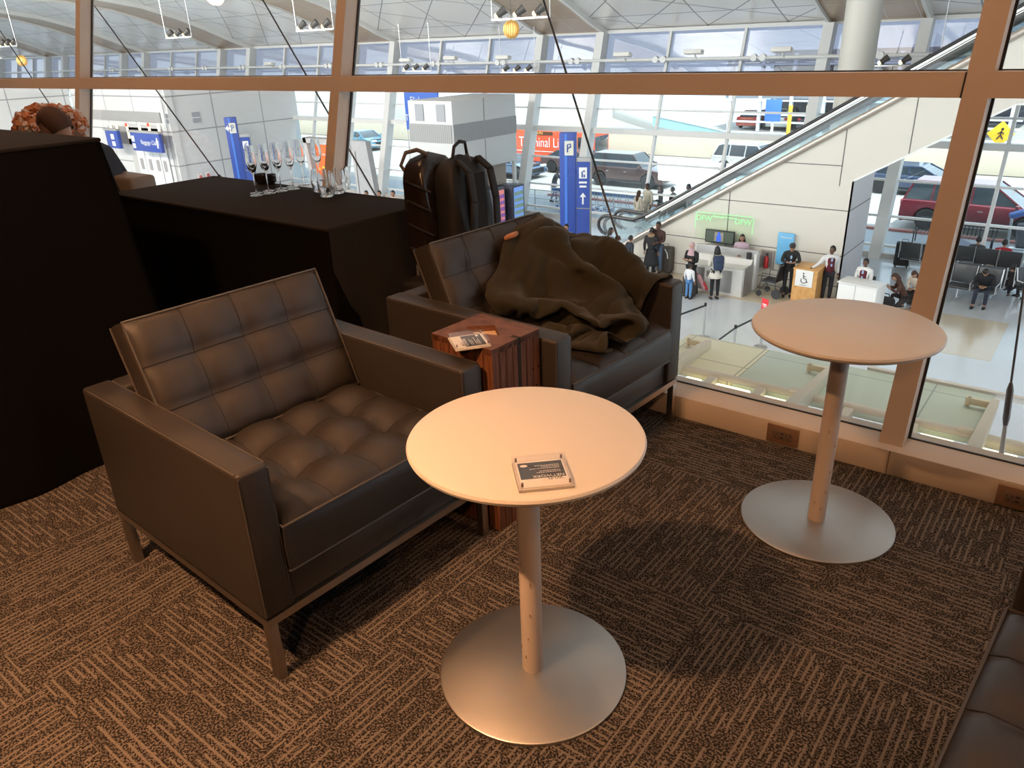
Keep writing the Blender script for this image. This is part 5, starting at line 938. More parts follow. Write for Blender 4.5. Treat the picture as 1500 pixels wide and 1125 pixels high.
# far glass wall, leaning outwards
FY, FZ = 29.25, ZF
FT = .27
def fy(z, o=0): return FY-o+(z-FZ)*FT
def fbar(mb, x0, x1, z0, z1, o0, o1):
    mb.hexa([(x0, fy(z0, o1), z0), (x1, fy(z0, o1), z0), (x1, fy(z0, o0), z0), (x0, fy(z0, o0), z0), (x0, fy(z1, o1), z1), (x1, fy(z1, o1), z1), (x1, fy(z1, o0), z1), (x0, fy(z1, o0), z1)])
def onF(x, y): return OS(x, y, FY, FZ, FT)
fw = thing('window_5', (0, 0, 0), kind='structure')
ZH = 1.66
grid = [round(-22.2+3.2*k, 2) for k in range(-19, 13)]
for k, x in enumerate(grid):
    big = (k-19) % 4 in (0, 1)
    m = MB(); w_ = .19 if big else .055
    fbar(m, x-w_, x+w_, ZF, ZH, .0, .50 if big else .16); m.build('column' if big else 'mullion', HFRAME, fw)
for z, hh, o in ((ZH, .07, .20), (.50, .05, .16), (-.62, .12, .25), (-1.42, .035, .12), (-2.28, .11, .30), (-3.52, .035, .12), (-4.72, .035, .12), (-5.72, .04, .12)):
    m = MB(); fbar(m, -83, 17, z-hh, z+hh, .0, o); m.build('transom', HFRAME, fw)
m = MB(); fbar(m, -83, 17, ZF, ZF+.16, -.05, .28); m.build('base_kerb', mat('kerb_stone', (.52, .50, .47), .5), fw)
m = MB(); fbar(m, -83, 17, ZF+.16, -.62, -.03, -.01); m.build('pane', glass('hall_glass', (.90, .97, 1.0), .03, .12), fw)
m = MB(); fbar(m, -83, 17, -.5, ZH, -.03, -.01); m.build('clerestory_pane', glass('clerestory_glass', (.62, .65, .74), .38, .75), fw)
# horizontal steel tube and floodlights on the inside of the clerestory
tb = thing('light_bar', (0, 0, 0), 0, 'long white steel tube running across the upper far windows, carrying floodlights', 'beam')
MB().tube([(-70, fy(.5, .55), .55), (16, fy(.5, .55), .55)], .06, 10).build('tube', HFRAME, tb)
for k in range(19):
    x = -66+3.2*k*1.3
    m = MB()
    for dx in (0, .35): m.tube([(x+dx, fy(.5, .46), .55), (x+dx, fy(.5, .64), .55)], .13, 12)
    m.build('clamp', HFRAME, tb)
FLD = mat('floodlight_white', (.80, .78, .72), .5)
for q, nm in (((1145, 75), 'over the top of the escalator wall'), ((1016, 78), 'between the thin clerestory bars right of centre'), ((737, 86), 'left of the dark tension rod'), ((660, 87), 'just left of the gold hanging globe'), ((595, 90), 'beside the left pair of big columns'), ((912, 82), 'just right of the centre column pair'), ((395, 95), 'above the left blue pylon')):
    p = OS(q[0], q[1], FY-.9, FZ, FT); f = thing('floodlight', p, 0, 'white box floodlight on the high tube, '+nm, 'floodlight', 'floodlights on the high tube')
    MB().box((0, 0, .05), (.75, .30, .16), (-12, 0, 0), bev=.02).build('lamp_housing', FLD, f)
    MB().tube([(0, .1, -.03), (0, .25, -.22)], .04, 8).build('arm', HFRAME, f)

# tall round column
p = OY(1255, 90, 26.6)
cl = struct('column_round', MB().lathe([(.52, ZF), (.52, 3.6)], 40, (p.x, 26.6, 0)), mat('column_cream', (.66, .63, .56), .4))

# ------------------------------------------------------------------ left end: panel walls, doors, signs
PW = seams('white_wall_panels', (.70, .70, .69), (.30, .30, .31), 3.1, 1.75, (0, .55), .03, 'yz', .35)
PW2 = seams('white_wall_panels_x', (.70, .70, .69), (.30, .30, .31), 3.1, 1.75, (0, .55), .03, 'xz', .35)
struct('wall_left_hall', MB().box((-40.2, 26.25, -3.02), (.4, 8.3, 6.16)), PW)
struct('wall_left_far', MB().box((-50.7, 13.0, -3.02), (.4, 18, 6.16)), PW)
struct('wall_left_doors', MB().box((-45.2, 22.3, -3.02), (10.6, .4, 6.16)), PW2)
def rectY(px0, py0, px1, py1, Y): a = OY(px0, py0, Y); b = OY(px1, py1, Y); return (a.x+b.x)/2, (a.z+b.z)/2, abs(b.x-a.x), abs(b.z-a.z)
LOUV = seams('grey_louvre', (.42, .41, .40), (.25, .25, .25), .12, 40, thick=.02, axes='xz')
x, z, w_, h_ = rectY(133, 159, 237, 182, 22.06)
struct('trim_louvre', MB().box((x, 22.07, z), (w_, .08, h_*.8)), LOUV)
ent = thing('entrance_portal', (0, 0, 0), 0, 'lit entrance with tall cream slots and glass doors at far left behind the blue signs', 'doorway')
x, z, w_, h_ = rectY(158, 184, 242, 216, 22.05)
MB().box((x, 22.06, z), (w_, .06, h_)).build('header_recess', mat('recess_grey', (.40, .38, .36), .5), ent)
for k, px in enumerate((163, 172, 187, 205, 219, 233)):
    x, z, w_, h_ = rectY(px-4, 181, px+4, 203, 22.0)
    MB().box((x, 22.02, z), (w_, .03, h_)).build('lit_slot', mat('lit_cream', (1.0, .92, .70), .5, emit=.9), ent)
    if k in (2, 4): MB().box((x, 21.99, z+h_*.42), (w_*.9, .03, .18)).build('red_light', mat('red_light', (.9, .08, .05), .5, emit=.8), ent)
x, z, w_, h_ = rectY(198, 222, 246, 262, 22.05)
MB().box((x, 22.06, -4.0), (w_+.8, .06, 4.0)).build('door_frame', mat('door_frame_grey', (.55, .54, .52), .4), ent)
for px in (209, 221, 232, 242):
    a = OY(px, 240, 22.0); MB().box((a.x, 22.02, -4.35), (.78, .03, 2.9)).build('glass_door', mat('bright_door', (.86, .88, .88), .2), ent)
    MB().box((a.x, 21.99, -4.1), (.30, .02, .6)).build('notice', mat('notice_grey', (.35, .33, .33), .5), ent)
BLUE = mat('sign_blue', (.03, .075, .36), .4); BLUE2 = mat('sign_blue_light', (.06, .20, .70), .4); SWHITE = mat('sign_white', (.86, .86, .84), .5)
def blue_sign(px0, py0, px1, py1, Y, label):
    x, z, w_, h_ = rectY(px0, py0, px1, py1, Y); h_ = .95
    t = thing('hanging_sign', (x, Y, z), 0, label, 'sign')
    MB().box((0, 0, 0), (w_, .18, h_), bev=.01).build('sign_face', BLUE, t)
    MB().box((0, 0, h_/2+.05), (w_*1.06, .28, .10)).build('top_rail', mat('rail_grey', (.35, .35, .35), .4), t)
    return t, w_, h_
t, w_, h_ = blue_sign(194, 202, 238, 215, 21.4, 'wide blue overhead sign with white lettering and arrow above the glass doors')
m = MB().box((-w_*.42, -.10, .15), (.28, .02, .30)).box((-w_*.42, -.10, -.22), (.28, .02, .24)); m.build('pictogram', SWHITE, t)
text('Baggage Claim', .22, SWHITE, t, (.15*w_, -.10, 0), (90, 0, 0))
MB().prism([(w_*.42, .30), (w_*.46, .05), (w_*.43, .05), (w_*.43, -.25), (w_*.40, -.25), (w_*.40, .05), (w_*.38, .05)], 'y', -.12, -.09).build('arrow', SWHITE, t)
t, w_, h_ = blue_sign(157, 198, 177, 210, 21.4, 'small blue overhead sign at far left, beside the seated guest head')
MB().box((.1, -.10, .15), (.34, .02, .28)).box((.1, -.10, -.22), (.34, .02, .24)).build('pictogram', SWHITE, t)
GR = mat('vent_grey', (.36, .37, .40), .5)
for q, lb in (((241, 167, 247, 181), 'narrow grey vent grille by the wall corner near the blue signs'), ((280, 165, 294, 179), 'square grey vent grille high on the left white wall')):
    a = OX(q[0], q[1], -39.98); b = OX(q[2], q[3], -39.98)
    v = thing('vent_grille', (-39.96, (a.y+b.y)/2, (a.z+b.z)/2), 0, lb, 'vent')
    MB().box((0, 0, 0), (.06, abs(b.y-a.y), abs(a.z-b.z))).build('grille', GR, v)
    MB().box((.01, 0, 0), (.05, abs(b.y-a.y)+.08, .05)).build('bar', HW, v)
for q, lb in (((289, 255, 299, 266), 'framed red and white notice on the left wall, left one'), ((300, 252, 310, 264), 'framed red notice on the left wall, right one')):
    a = OX(q[0], q[1], -39.9); b = OX(q[2], q[3], -39.9)
    v = thing('wall_notice', (-39.9, (a.y+b.y)/2, (a.z+b.z)/2), 0, lb, 'poster')
    MB().box((0, 0, 0), (.06, abs(b.y-a.y)*.9, abs(a.z-b.z))).build('frame', HW, v)
    MB().box((.04, 0, 0), (.02, abs(b.y-a.y)*.5, abs(a.z-b.z)*.6)).build('sheet', mat('notice_red', (.55, .12, .12), .5), v)

# ------------------------------------------------------------------ blue pylons
def pylon(pxtop, loc, label, rot, board=True, flip=1):
    t = thing('sign_pylon', loc, rot, label, 'sign')
    H = 4.4
    MB().box((-.30*flip, 0, H/2), (.62, .28, H), bev=.02).build('blue_slab', BLUE, t)
    MB().box((-.36*flip, -.15, H*.5), (.10, .02, H*.98)).build('light_stripe', BLUE2, t)
    MB().box((.28*flip, .02, (H-.9)/2), (.60, .20, H-.9), bev=.01).build('grey_board', mat('pylon_grey', (.42, .42, .41), .4), t)
    b = MB().box((.28*flip, -.10, H-1.9), (.50, .04, 1.7)).build('blue_panel', BLUE, t)
    c = MB().box((.28*flip, -.13, H-1.45), (.30, .02, .40)).build('icon_tile', SWHITE, b)
    MB().box((.25*flip, -.145, H-1.50), (.05, .012, .22)).box((.32*flip, -.145, H-1.38), (.06, .012, .06)).box((.33*flip, -.145, H-1.56), (.05, .012, .10)).build('icon_figure', BLUE, c)
    m = MB().prism([(.28*flip, H-2.18), (.40*flip, H-2.34), (.31*flip, H-2.34), (.31*flip, H-2.62), (.25*flip, H-2.62), (.25*flip, H-2.34), (.16*flip, H-2.34)], 'y', -.14, -.12); m.build('arrow', SWHITE, b)
    m = MB().box((.28*flip, -.13, H-1.80), (.30, .01, .07)).box((.28*flip, -.13, H-1.95), (.26, .01, .07)); m.build('small_lettering', SWHITE, b)
    MB().box((.28*flip, -.10, 1.0), (.50, .04, 1.2)).build('lower_panel', BLUE, t)
    c = MB().box((-.24*flip, -.16, H-.55), (.34, .02, .52)).build('top_tile', mat('icon_cream', (.72, .72, .62), .5), t)
    MB().tube([(-.30*flip, -.175, H-.70), (-.30*flip, -.175, H-.42), (-.20*flip, -.175, H-.40), (-.17*flip, -.175, H-.50), (-.28*flip, -.175, H-.56)], .025, 6).build('tile_figure', BLUE, c)
    return t
p = G(842, 366); pylon(None, (p.x, 24.6, ZF), 'tall blue wayfinding pylon with white icons and up arrow in front of the shuttle bus', 24)
p = G(345, 171, ZF+4.4); t = pylon(None, (p.x, p.y, ZF), 'tall blue wayfinding pylon with left arrow behind the champagne flutes', 52)
MB().prism([(-.62, 3.85), (-.46, 4.02), (-.46, 3.90), (-.30, 3.90), (-.30, 3.80), (-.46, 3.80), (-.46, 3.68)], 'y', -.20, -.17).build('left_arrow', SWHITE, t)

# advertising frame and grey slabs by the left mullion
ORG = mat('poster_orange', (.90, .16, .03), .5)
a = OY(447, 201, 25.0); b = OY(500, 201, 25.0); w_ = b.x-a.x
t = thing('advertising_frame', ((a.x+b.x)/2, 25.0, ZF), 0, 'grey tilted display frame with an orange poster left of the window mullion', 'display')
AG = mat('frame_grey', (.45, .43, .42), .5)
Hh = a.z-ZF
m = MB().hexa([(-w_/2, -.2, Hh), (-w_/2+.25, -.2, Hh), (-w_/2+.25, .3, Hh), (-w_/2, .3, Hh), (-w_/2+.45, -.2, 0), (-w_/2+.75, -.2, 0), (-w_/2+.75, .3, 0), (-w_/2+.45, .3, 0)])
m.box((0, .05, Hh-.12), (w_, .5, .24)); m.build('frame', AG, t)
c = MB().box((.15, .0, Hh-1.75), (w_-.9, .08, 2.9)).build('poster', ORG, t)
text('Departures', .14, SWHITE, c, (-.15, -.06, Hh-.75), (90, 0, 0)); MB().ball((-.15, -.05, Hh-1.6), (.22, .03, .28), 12).build('poster_sun', mat('poster_yellow', (1, .55, .05), .5), c)
a = OY(513, 206, 24.0); b = OY(535, 206, 24.0)
t = thing('grey_slab', (a.x, 24.0, ZF), 0, 'leaning grey metal slab just right of the window mullion, behind the glasses', 'panel')
Hh = a.z-ZF; w_ = b.x-a.x
MB().hexa([(0, 0, Hh), (w_, 0, Hh), (w_, .3, Hh), (0, .3, Hh), (.1, 0, 0), (w_+.45, 0, 0), (w_+.45, .3, 0), (.1, .3, 0)]).build('slab', mat('slab_grey', (.40, .40, .41), .45, var=.1, vscale=2), t)
MB().box((.25, -.02, Hh*.45), (.03, .02, Hh*.85)).build('groove', mat('groove_dark', (.2, .2, .2), .5), t)

# ------------------------------------------------------------------ high kiosk block with grille band
kb = thing('kiosk_block', (0, 0, 0), 0, 'white panelled overhead block with a grey grille band above the backpack', 'kiosk')
kx0, kx1, ky0, ky1, kz0, kz1 = -24.15, -21.70, 24.0, 28.2, -3.48, -.66
MB().box(((kx0+kx1)/2, (ky0+ky1)/2, (kz0+kz1)/2), (kx1-kx0, ky1-ky0, kz1-kz0), bev=.01).build('block_body', mat('kiosk_white', (.66, .66, .65), .4), kb)
GB = seams('grille_band', (.38, .38, .38), (.26, .26, .26), .11, 40, thick=.02, axes='xz'); GB2 = seams('grille_band_side', (.38, .38, .38), (.26, .26, .26), .11, 40, thick=.02, axes='yz')
MB().box(((kx0+kx1)/2-.03, ky0-.01, -1.93), (kx1-kx0-.06, .05, .72)).build('grille_front', GB, kb)
MB().box((kx1+.01, (ky0+ky1)/2, -1.93), (.05, ky1-ky0, .72)).build('grille_side', GB2, kb)
m = MB()
for y in (26.0,): m.box((kx1+.012, y, -1.15), (.02, .03, .95)).box((kx1+.012, y, -2.9), (.02, .03, 1.15))
m.box((kx1-.0, ky0-.012, -2.9), (.03, .02, 1.1)); m.build('joint', mat('joint_grey', (.3, .3, .3), .5), kb)
for q in (-23.5, -22.3): MB().box((q, ky0-.015, -1.12), (.46, .05, .66)).build('vent', GR, kb)
MB().box(((kx0+kx1)/2-.2, (ky0+ky1)/2+.1, -4.8), (kx1-kx0-.6, ky1-ky0-.6, 2.62)).build('lower_wall', mat('kiosk_taupe', (.36, .30, .25), .5), kb)
MB().box((kx1-.1, ky1-.1, -4.8), (.14, .14, 2.62)).build('corner_post', HFRAME, kb)
def vending(loc, c, label, lit):
    t = thing('vending_machine', loc, 0, label, 'vending machine')
    MB().box((0, 0, .92), (.85, .85, 1.82), bev=.02).build('cabinet', mat('vending_dark', (.04, .04, .06), .4), t)
    MB().box((.43, 0, .95), (.02, .66, 1.6)).build('front_glass', mat('vend_'+lit, c, .3, emit=.5), t)
    m = MB()
    for k in range(5):
        for q in range(5): m.box((.445, -.26+.13*q, .40+.27*k), (.02, .08, .16))
    m.build('snacks', mat('snack_mix_'+lit, (c[1], c[2]*.6, c[0]), .5), t, kind='stuff')
    return t
vending((-21.15, 25.6, ZF), (.75, .25, .22), 'red lit vending machine under the white kiosk block, right of the backpack', 'red')
vending((-20.95, 26.7, ZF), (.20, .35, .80), 'blue lit vending machine under the white kiosk block, right of the backpack', 'blue')
# blue banner behind the block
a = OY(592, 143, 28.4); b = OY(642, 150, 28.4); c_ = OY(605, 190, 28.4)
t = thing('blue_banner', (a.x, 28.4, 0), 0, 'blue angular banner with white lettering behind the kiosk block', 'banner')
MB().prism([(0, a.z+.5), (b.x-a.x, a.z+.5), (b.x-a.x, b.z), (c_.x-a.x, b.z-.05), (c_.x-a.x, c_.z), (0, c_.z)], 'y', 0, .06).build('banner_sheet', mat('banner_blue', (.05, .16, .62), .5), t)
text('Flights', .30, SWHITE, t, (.95, -.02, a.z-.12), (90, 0, 0)); text('To', .3, SWHITE, t, (.22, -.02, a.z-.95), (90, 0, 0))
MB().tube([(.02, .03, ZF), (.02, .03, a.z+.5)], .03, 8).build('banner_pole', HFRAME, t)

# ------------------------------------------------------------------ escalator and its white wall
EY = 23.6; SL = .607
def ez(x): return -1.51+SL*(x+7.06)          # tube at the foot of the balustrade glass
wallm = mat('escalator_wall_cream', (.70, .66, .58), .42, var=.02)
x0 = -12.4
poly = [(-13.9, ZF), (-5.94, ZF), (-5.94, ez(-5.94)-1.20), (-2.75, ez(-2.75)-1.22), (-2.2, -.34), (3.2, -.30), (3.2, ez(3.2)), (-13.9, ez(-13.9)+.2)]
es = thing('escalator', (0, 0, 0), 0, 'long escalator rising to the right over the cream panelled wall', 'escalator')
poly = [(-13.2, ZF), (-5.94, ZF), (-5.94, -2.55), (-3.30, -.98), (-2.35, -.42), (3.2, -.38), (3.2, ez(3.2)), (-13.2, ez(-13.2))]
MB().prism(poly, 'y', EY, EY+.06).build('side_cladding', wallm, es)
MB().prism([(-5.94, -2.55), (-3.30, -.98), (-2.35, -.42), (3.2, -.38), (3.2, -.2), (-2.6, -.25), (-5.94, -2.25)], 'y', EY+.06, EY+2.2).build('underside', mat('esc_under', (.62, .60, .56), .5), es)
MB().box((-5.96, EY+1.16, (ZF-2.6)/2), (.04, 2.32, abs(ZF)-2.6)).build('end_wall', mat('end_wall_lilac', (.60, .585, .60), .45), es)
m = MB(); D = .012
for z, xa, xb in ((-3.45, -10.2, -5.95), (-2.18, -8.1, -6.30), (-4.80, -12.4, -5.95), (-5.75, -13, -5.95)): m.box(((xa+xb)/2, EY-.005, z), (xb-xa, .01, .022))
for x, za, zb in ((-9.62, ZF, ez(-9.62)), (-6.32, -2.75, ez(-6.32)), (-4.62, -1.76, ez(-4.62)), (-2.0, -.4, ez(-2.0)), (-12.4, ZF, ez(-12.4))): m.box((x, EY-.005, (za+zb)/2), (.022, .01, zb-za))
for z in (-3.45, -4.80): m.box((-5.935, EY+1.15, z), (.01, 2.3, .022))
m.build('panel_joints', mat('joint_dark', (.12, .11, .10), .6), es)
MB().tube([(-13.4, EY-.02, ez(-13.4)), (3.2, EY-.02, ez(3.2))], .10, 14).build('base_tube', mat('satin_bronze_tube', (.52, .46, .40), .3, .7), es)
EG = glass('balustrade_glass', (.95, .985, .988), .06, .5)
RUB = mat('handrail_black', (.03, .03, .032), .4); ALU = mat('bright_alu', (.85, .84, .82), .25, .6)
LITE = mat('handrail_light', (1, .98, .94), .5, emit=1.3)
def balustrade(y, xa, xb, rise, label=None, base=True):
    hr = .62
    g = MB(); g.hexa([(xa, y, ez(xa)+rise), (xb, y, ez(xb)+rise), (xb, y+.012, ez(xb)+rise), (xa, y+.012, ez(xa)+rise), (xa, y, ez(xa)+hr+rise), (xb, y, ez(xb)+hr+rise), (xb, y+.012, ez(xb)+hr+rise), (xa, y+.012, ez(xa)+hr+rise)])
    g.build('balustrade_glass', EG, es)
    c = Vector((xa-.95, y, ez(xa)+rise-.18))
    pts = [Vector((xb, y, ez(xb)+hr+rise)), Vector((xa, y, ez(xa)+hr+rise)), Vector((xa-.5, y, ez(xa)+hr+rise-.22))]
    pts += [c+Vector((-.6, 0, .62))]+[c+Vector((-.6-.38*math.sin(a), 0, .28+.34*math.cos(a))) for a in (.4, .8, 1.2, 1.6, 2.0, 2.5, 3.0)]
    MB().tube([q+Vector((0, .005, .03)) for q in pts], .060, 8).build('handrail', RUB, es)
    MB().hexa([(xa, y-.03, ez(xa)+rise+.40), (xb, y-.03, ez(xb)+rise+.40), (xb, y+.03, ez(xb)+rise+.40), (xa, y+.03, ez(xa)+rise+.40), (xa, y-.03, ez(xa)+rise+.49), (xb, y-.03, ez(xb)+rise+.49), (xb, y+.03, ez(xb)+rise+.49), (xa, y+.03, ez(xa)+rise+.49)]).build('dark_band', mat('esc_dark_band', (.10, .095, .09), .4), es)
    MB().tube([q+Vector((0, -.02, -.045)) for q in pts[:2]], .030, 6).build('rail_light', LITE, es)
    MB().prism([(c.x-.9, c.z-.3), (xa, ez(xa)+rise-.05), (xa, ez(xa)+hr+rise-.05), (xa-.5, ez(xa)+hr+rise-.28), (c.x-.6, c.z+.58), (c.x-.92, c.z+.3)], 'y', y, y+.012).build('end_glass', EG, es)
for i, y in enumerate((EY+.03, EY+1.15)): balustrade(y, -12.6, 3.2, 0)
for i, y in enumerate((EY+1.75, EY+2.85)): balustrade(y, -13.4, 3.2, .02)
st = MB()
for k in range(76):
    x = -13.4+k*.22; z = ez(x)-.12
    st.box((x, EY+.6, z), (.24, .95, .14)); st.box((x, EY+2.3, z), (.24, .95, .14))
st.build('steps', mat('step_metal', (.28, .28, .29), .4, .8), es, kind='stuff')
MB().prism([(-15.2, ZF), (-13.2, ZF), (-13.2, ez(-13.2)-.05), (-14.4, ZF+.35), (-15.2, ZF+.15)], 'y', EY+.05, EY+2.9).build('landing_housing', ALU, es)

# television, imitated sign reflection, banner, fire cabinet on the wall
def onwall(px0, py0, px1, py1, Y=EY): return rectY(px0, py0, px1, py1, Y)
x, z, w_, h_ = onwall(1032, 336, 1073, 360, 23.3)
t = thing('television', (x, 23.42, z), 0, 'dark flat television on the cream wall above the desks', 'television')
MB().box((0, 0, 0), (w_, .07, h_), bev=.01).build('screen_housing', GASKET, t)
c = MB().box((0, -.037, 0), (w_-.06, .006, h_-.06)).build('screen', mat('tv_picture', (.06, .075, .055), .3, emit=.5), t)
MB().box((-.02, -.042, 0), (.30, .004, h_*.7)).build('picture_doorway', mat('tv_tan', (.25, .22, .16), .4, emit=.4), c); MB().box((-.02, -.047, -.05), (.16, .004, h_*.5)).ball((-.02, -.047, h_*.24), (.05, .004, .06), 10).build('picture_figure', mat('tv_blue', (.05, .12, .6), .4, emit=.5), c)
MB().box((0, .07, 0), (.3, .1, .3)).build('wall_bracket', GASKET, t)
x, z, w_, h_ = onwall(1013, 315, 1094, 364, 23.1)
t = thing('reflected_sign', (x, 23.45, z+.05), 0, 'faint green panel imitating a reflected sign, with glowing outline and letters around the television', 'sign')
MB().box((0, 0, 0), (w_, .01, h_)).build('glass_plate', glass('green_glass', (.965, 1.0, .95), .01, .06), t)
GRN = mat('green_glow', (.35, 1.0, .40), .5, emit=.35)  # glow stands in for a green sign reflected in the lounge glass
MB().tube([(-w_/2, -.012, -.1), (-w_/2, -.012, h_/2-.06), (-w_/2+.06, -.012, h_/2), (w_/2-.06, -.012, h_/2), (w_/2, -.012, h_/2-.06), (w_/2, -.012, -.1)], .010, 6).build('outline_glow', GRN, t)
text('DFW', .17, GRN, t, (-w_*.35, -.012, h_*.28), (90, 0, 0)); text('DFW', .17, GRN, t, (w_*.33, -.012, h_*.28), (90, 0, 0)); text('Passenger Services', .07, GRN, t, (0, -.012, h_*.40), (90, 0, 0))
x, z, w_, h_ = onwall(1139, 341, 1157, 390, 23.4)
t = thing('blue_wall_banner', (x, 23.5, z), 0, 'light blue banner hanging on the cream wall behind the man in the cap', 'banner')
MB().box((0, 0, 0), (w_, .03, h_), bev=.003).build('banner_sheet', mat('banner_sky', (.16, .48, .78), .5, var=.25, vscale=1.5), t)
text('Welcome', .06, SWHITE, t, (0, -.02, h_*.36), (90, 0, 0))
x, z, w_, h_ = onwall(1114, 366, 1131, 394, 23.5)
t = thing('fire_cabinet', (x, 23.57, z), 0, 'recessed grey fire extinguisher cabinet on the cream wall', 'cabinet')
MB().box((0, 0, 0), (w_, .06, h_)).build('cabinet_frame', mat('cabinet_taupe', (.33, .29, .26), .4), t); MB().box((0, -.032, 0), (w_*.72, .01, h_*.86)).build('cabinet_recess', mat('cab_in', (.18, .15, .14), .5), t)
MB().lathe([(.0, -.26), (.07, -.26), (.07, .06), (.03, .12), (.0, .13)], 14, (.0, -.05, -.02)).build('extinguisher', mat('ext_red', (.55, .02, .02), .35), t)
MB().box((0, -.05, .16), (.07, .05, .06)).build('nozzle', GASKET, t)

MB().bar((-5.94, EY-.01, -2.57), (-3.30, EY-.01, -1.0), .03, .05).bar((-3.30, EY-.01, -1.0), (-2.35, EY-.01, -.44), .03, .05).bar((-2.35, EY-.01, -.44), (3.2, EY-.01, -.40), .03, .05).build('lower_trim', mat('trim_bright', (.85, .84, .82), .4), es)
# ------------------------------------------------------------------ things standing in the hall
BLK = mat('matt_black', (.02, .02, .022), .5)
# check-in desks below the television
DSK = mat('desk_white', (.70, .68, .64), .4); DSS = mat('desk_steel', (.42, .40, .38), .35, .6)
dk = thing('service_desk', (-9.35, 22.85, ZF), 0, 'white and steel service desk with raised back ledge under the television', 'desk')
MB().prism([(-.72, 0), (.25, 0), (.25, 1.02), (.02, 1.02), (-.12, .86), (-.72, .86)], 'x', -.85, .95).build('desk_body', DSK, dk)
MB().box((-.0, .24, .95), (2.1, .08, .65), bev=.01).build('back_ledge', DSS, dk)
MB().box((.97, -.22, .45), (.05, .96, .92), bev=.005).build('end_panel', DSS, dk); MB().box((1.03, .14, .60), (.08, .30, 1.22), bev=.01).build('end_post', DSK, dk)
for x in (-.55, .30): MB().box((x, -.73, .44), (.62, .03, .70)).build('front_panel', DSS, dk)
MB().box((-.13, -.75, .45), (.30, .04, .80), bev=.005).build('kiosk_front', DSK, dk); MB().box((-.13, -.775, .62), (.16, .01, .20)).build('small_screen', DSS, dk)
MB().box((.78, .10, 1.12), (.12, .10, .2)).build('card_reader', BLK, dk)

def stanchion(p, label, h=.98):
    t = thing('stanchion', p, 0, label, 'stanchion', 'belt barrier posts in the hall')
    MB().lathe([(0, 0), (.17, 0), (.17, .012), (.05, .035), (.03, .05)], 28).build('base', STEEL, t)
    MB().lathe([(.03, .03), (.03, h-.08)], 16).build('post', STEEL, t)
    MB().lathe([(.033, h-.09), (.036, h-.085), (.036, h), (.0, h+.005)], 16).build('belt_head', BLK, t); return t
s1 = G(1030, 494); s2 = G(1113, 512); s3 = G(1075, 520)
s1 = Vector((s1.x, s1.y, ZF)); s2 = G(1114, 508); s3 = G(1073, 530)
stanchion(s1, 'chrome barrier post nearest the window armchair, round foot visible'); stanchion(s2, 'chrome barrier post carrying the red notice frame'); stanchion(s3, 'chrome barrier post partly hidden, between the other two')
s4 = G(940, 530); s5 = G(985, 600)
def belt(a, b, label):
    t = thing('barrier_belt', a, 0, label, 'belt', 'black barrier belts')
    d = b-a; MB().bar((0, 0, .91), (d.x, d.y, .91), .006, .055).build('belt_webbing', BLK, t)
belt(s1, s4, 'black barrier belt running left from the post by the window armchair')
belt(s2, s3, 'black barrier belt between the red notice post and the hidden post'); belt(s3, s5, 'black barrier belt leading from the hidden post down towards the canopy')
t = thing('notice_frame', (s2.x, s2.y, ZF+.985), -30, 'red notice in a small frame on top of a barrier post', 'sign')
MB().box((0, 0, .17), (.24, .02, .32), bev=.005).box((0, 0, .02), (.03, .02, .05)).build('red_notice', mat('notice_bright_red', (.75, .03, .04), .5), t)
MB().box((0, -.013, .18), (.15, .004, .03)).box((0, -.013, .13), (.12, .004, .02)).build('white_line', SWHITE, t)

# podium with the wheelchair sign
OAK = wood('podium_oak', (.72, .40, .14), (.60, .31, .10), (2, 2, 1), .4)
p = G(1176, 445); t = thing('podium', (p.x, p.y+.25, ZF), -4, 'light oak podium with a white wheelchair sign between the two attendants', 'podium')
MB().prism([(-.30, 0), (.26, 0), (.26, 1.10), (-.30, 1.04)], 'x', -.36, .36).build('podium_body', OAK, t)
MB().box((0, -.01, 1.09), (.76, .62, .03), (6, 0, 0), bev=.004).build('podium_top', OAK, t)
c = MB().box((-.02, -.315, .80), (.52, .012, .50)).build('sign_sheet', SWHITE, t)
g = MB(); ar = [(-.02+.085*math.cos(a), -.325, .74+.085*math.sin(a)) for a in [R(150+i*22) for i in range(11)]]
g.tube(ar, .012, 6); g.ball((-.045, -.325, .95), (.024, .008, .024), 10)
g.tube([(-.045, -.325, .91), (-.035, -.325, .80), (.045, -.325, .79), (.075, -.325, .70), (.11, -.325, .705)], .013, 6); g.tube([(-.04, -.325, .865), (.03, -.325, .86)], .011, 6)
g.build('wheelchair_symbol', BLK, c)
text('Assistance', .035, BLK, c, (-.02, -.324, .60), (90, 0, 0))
# white desk counter
a = G(1262, 470); t = thing('white_counter', (-4.86, 21.75, ZF), -8, 'plain white reception counter with a centre seam in front of the seated travellers', 'counter')
MB().box((0, 0, .56), (1.05, .62, 1.12), bev=.008).build('counter_body', mat('counter_white', (.82, .81, .79), .4), t)
MB().box((-.05, -.312, .56), (.012, .006, 1.10)).build('seam', mat('seam_grey', (.4, .4, .4), .5), t)
MB().box((0, 0, 1.135), (1.11, .70, .03), bev=.005).build('counter_top', mat('counter_white', (.82, .81, .79), .4), t)
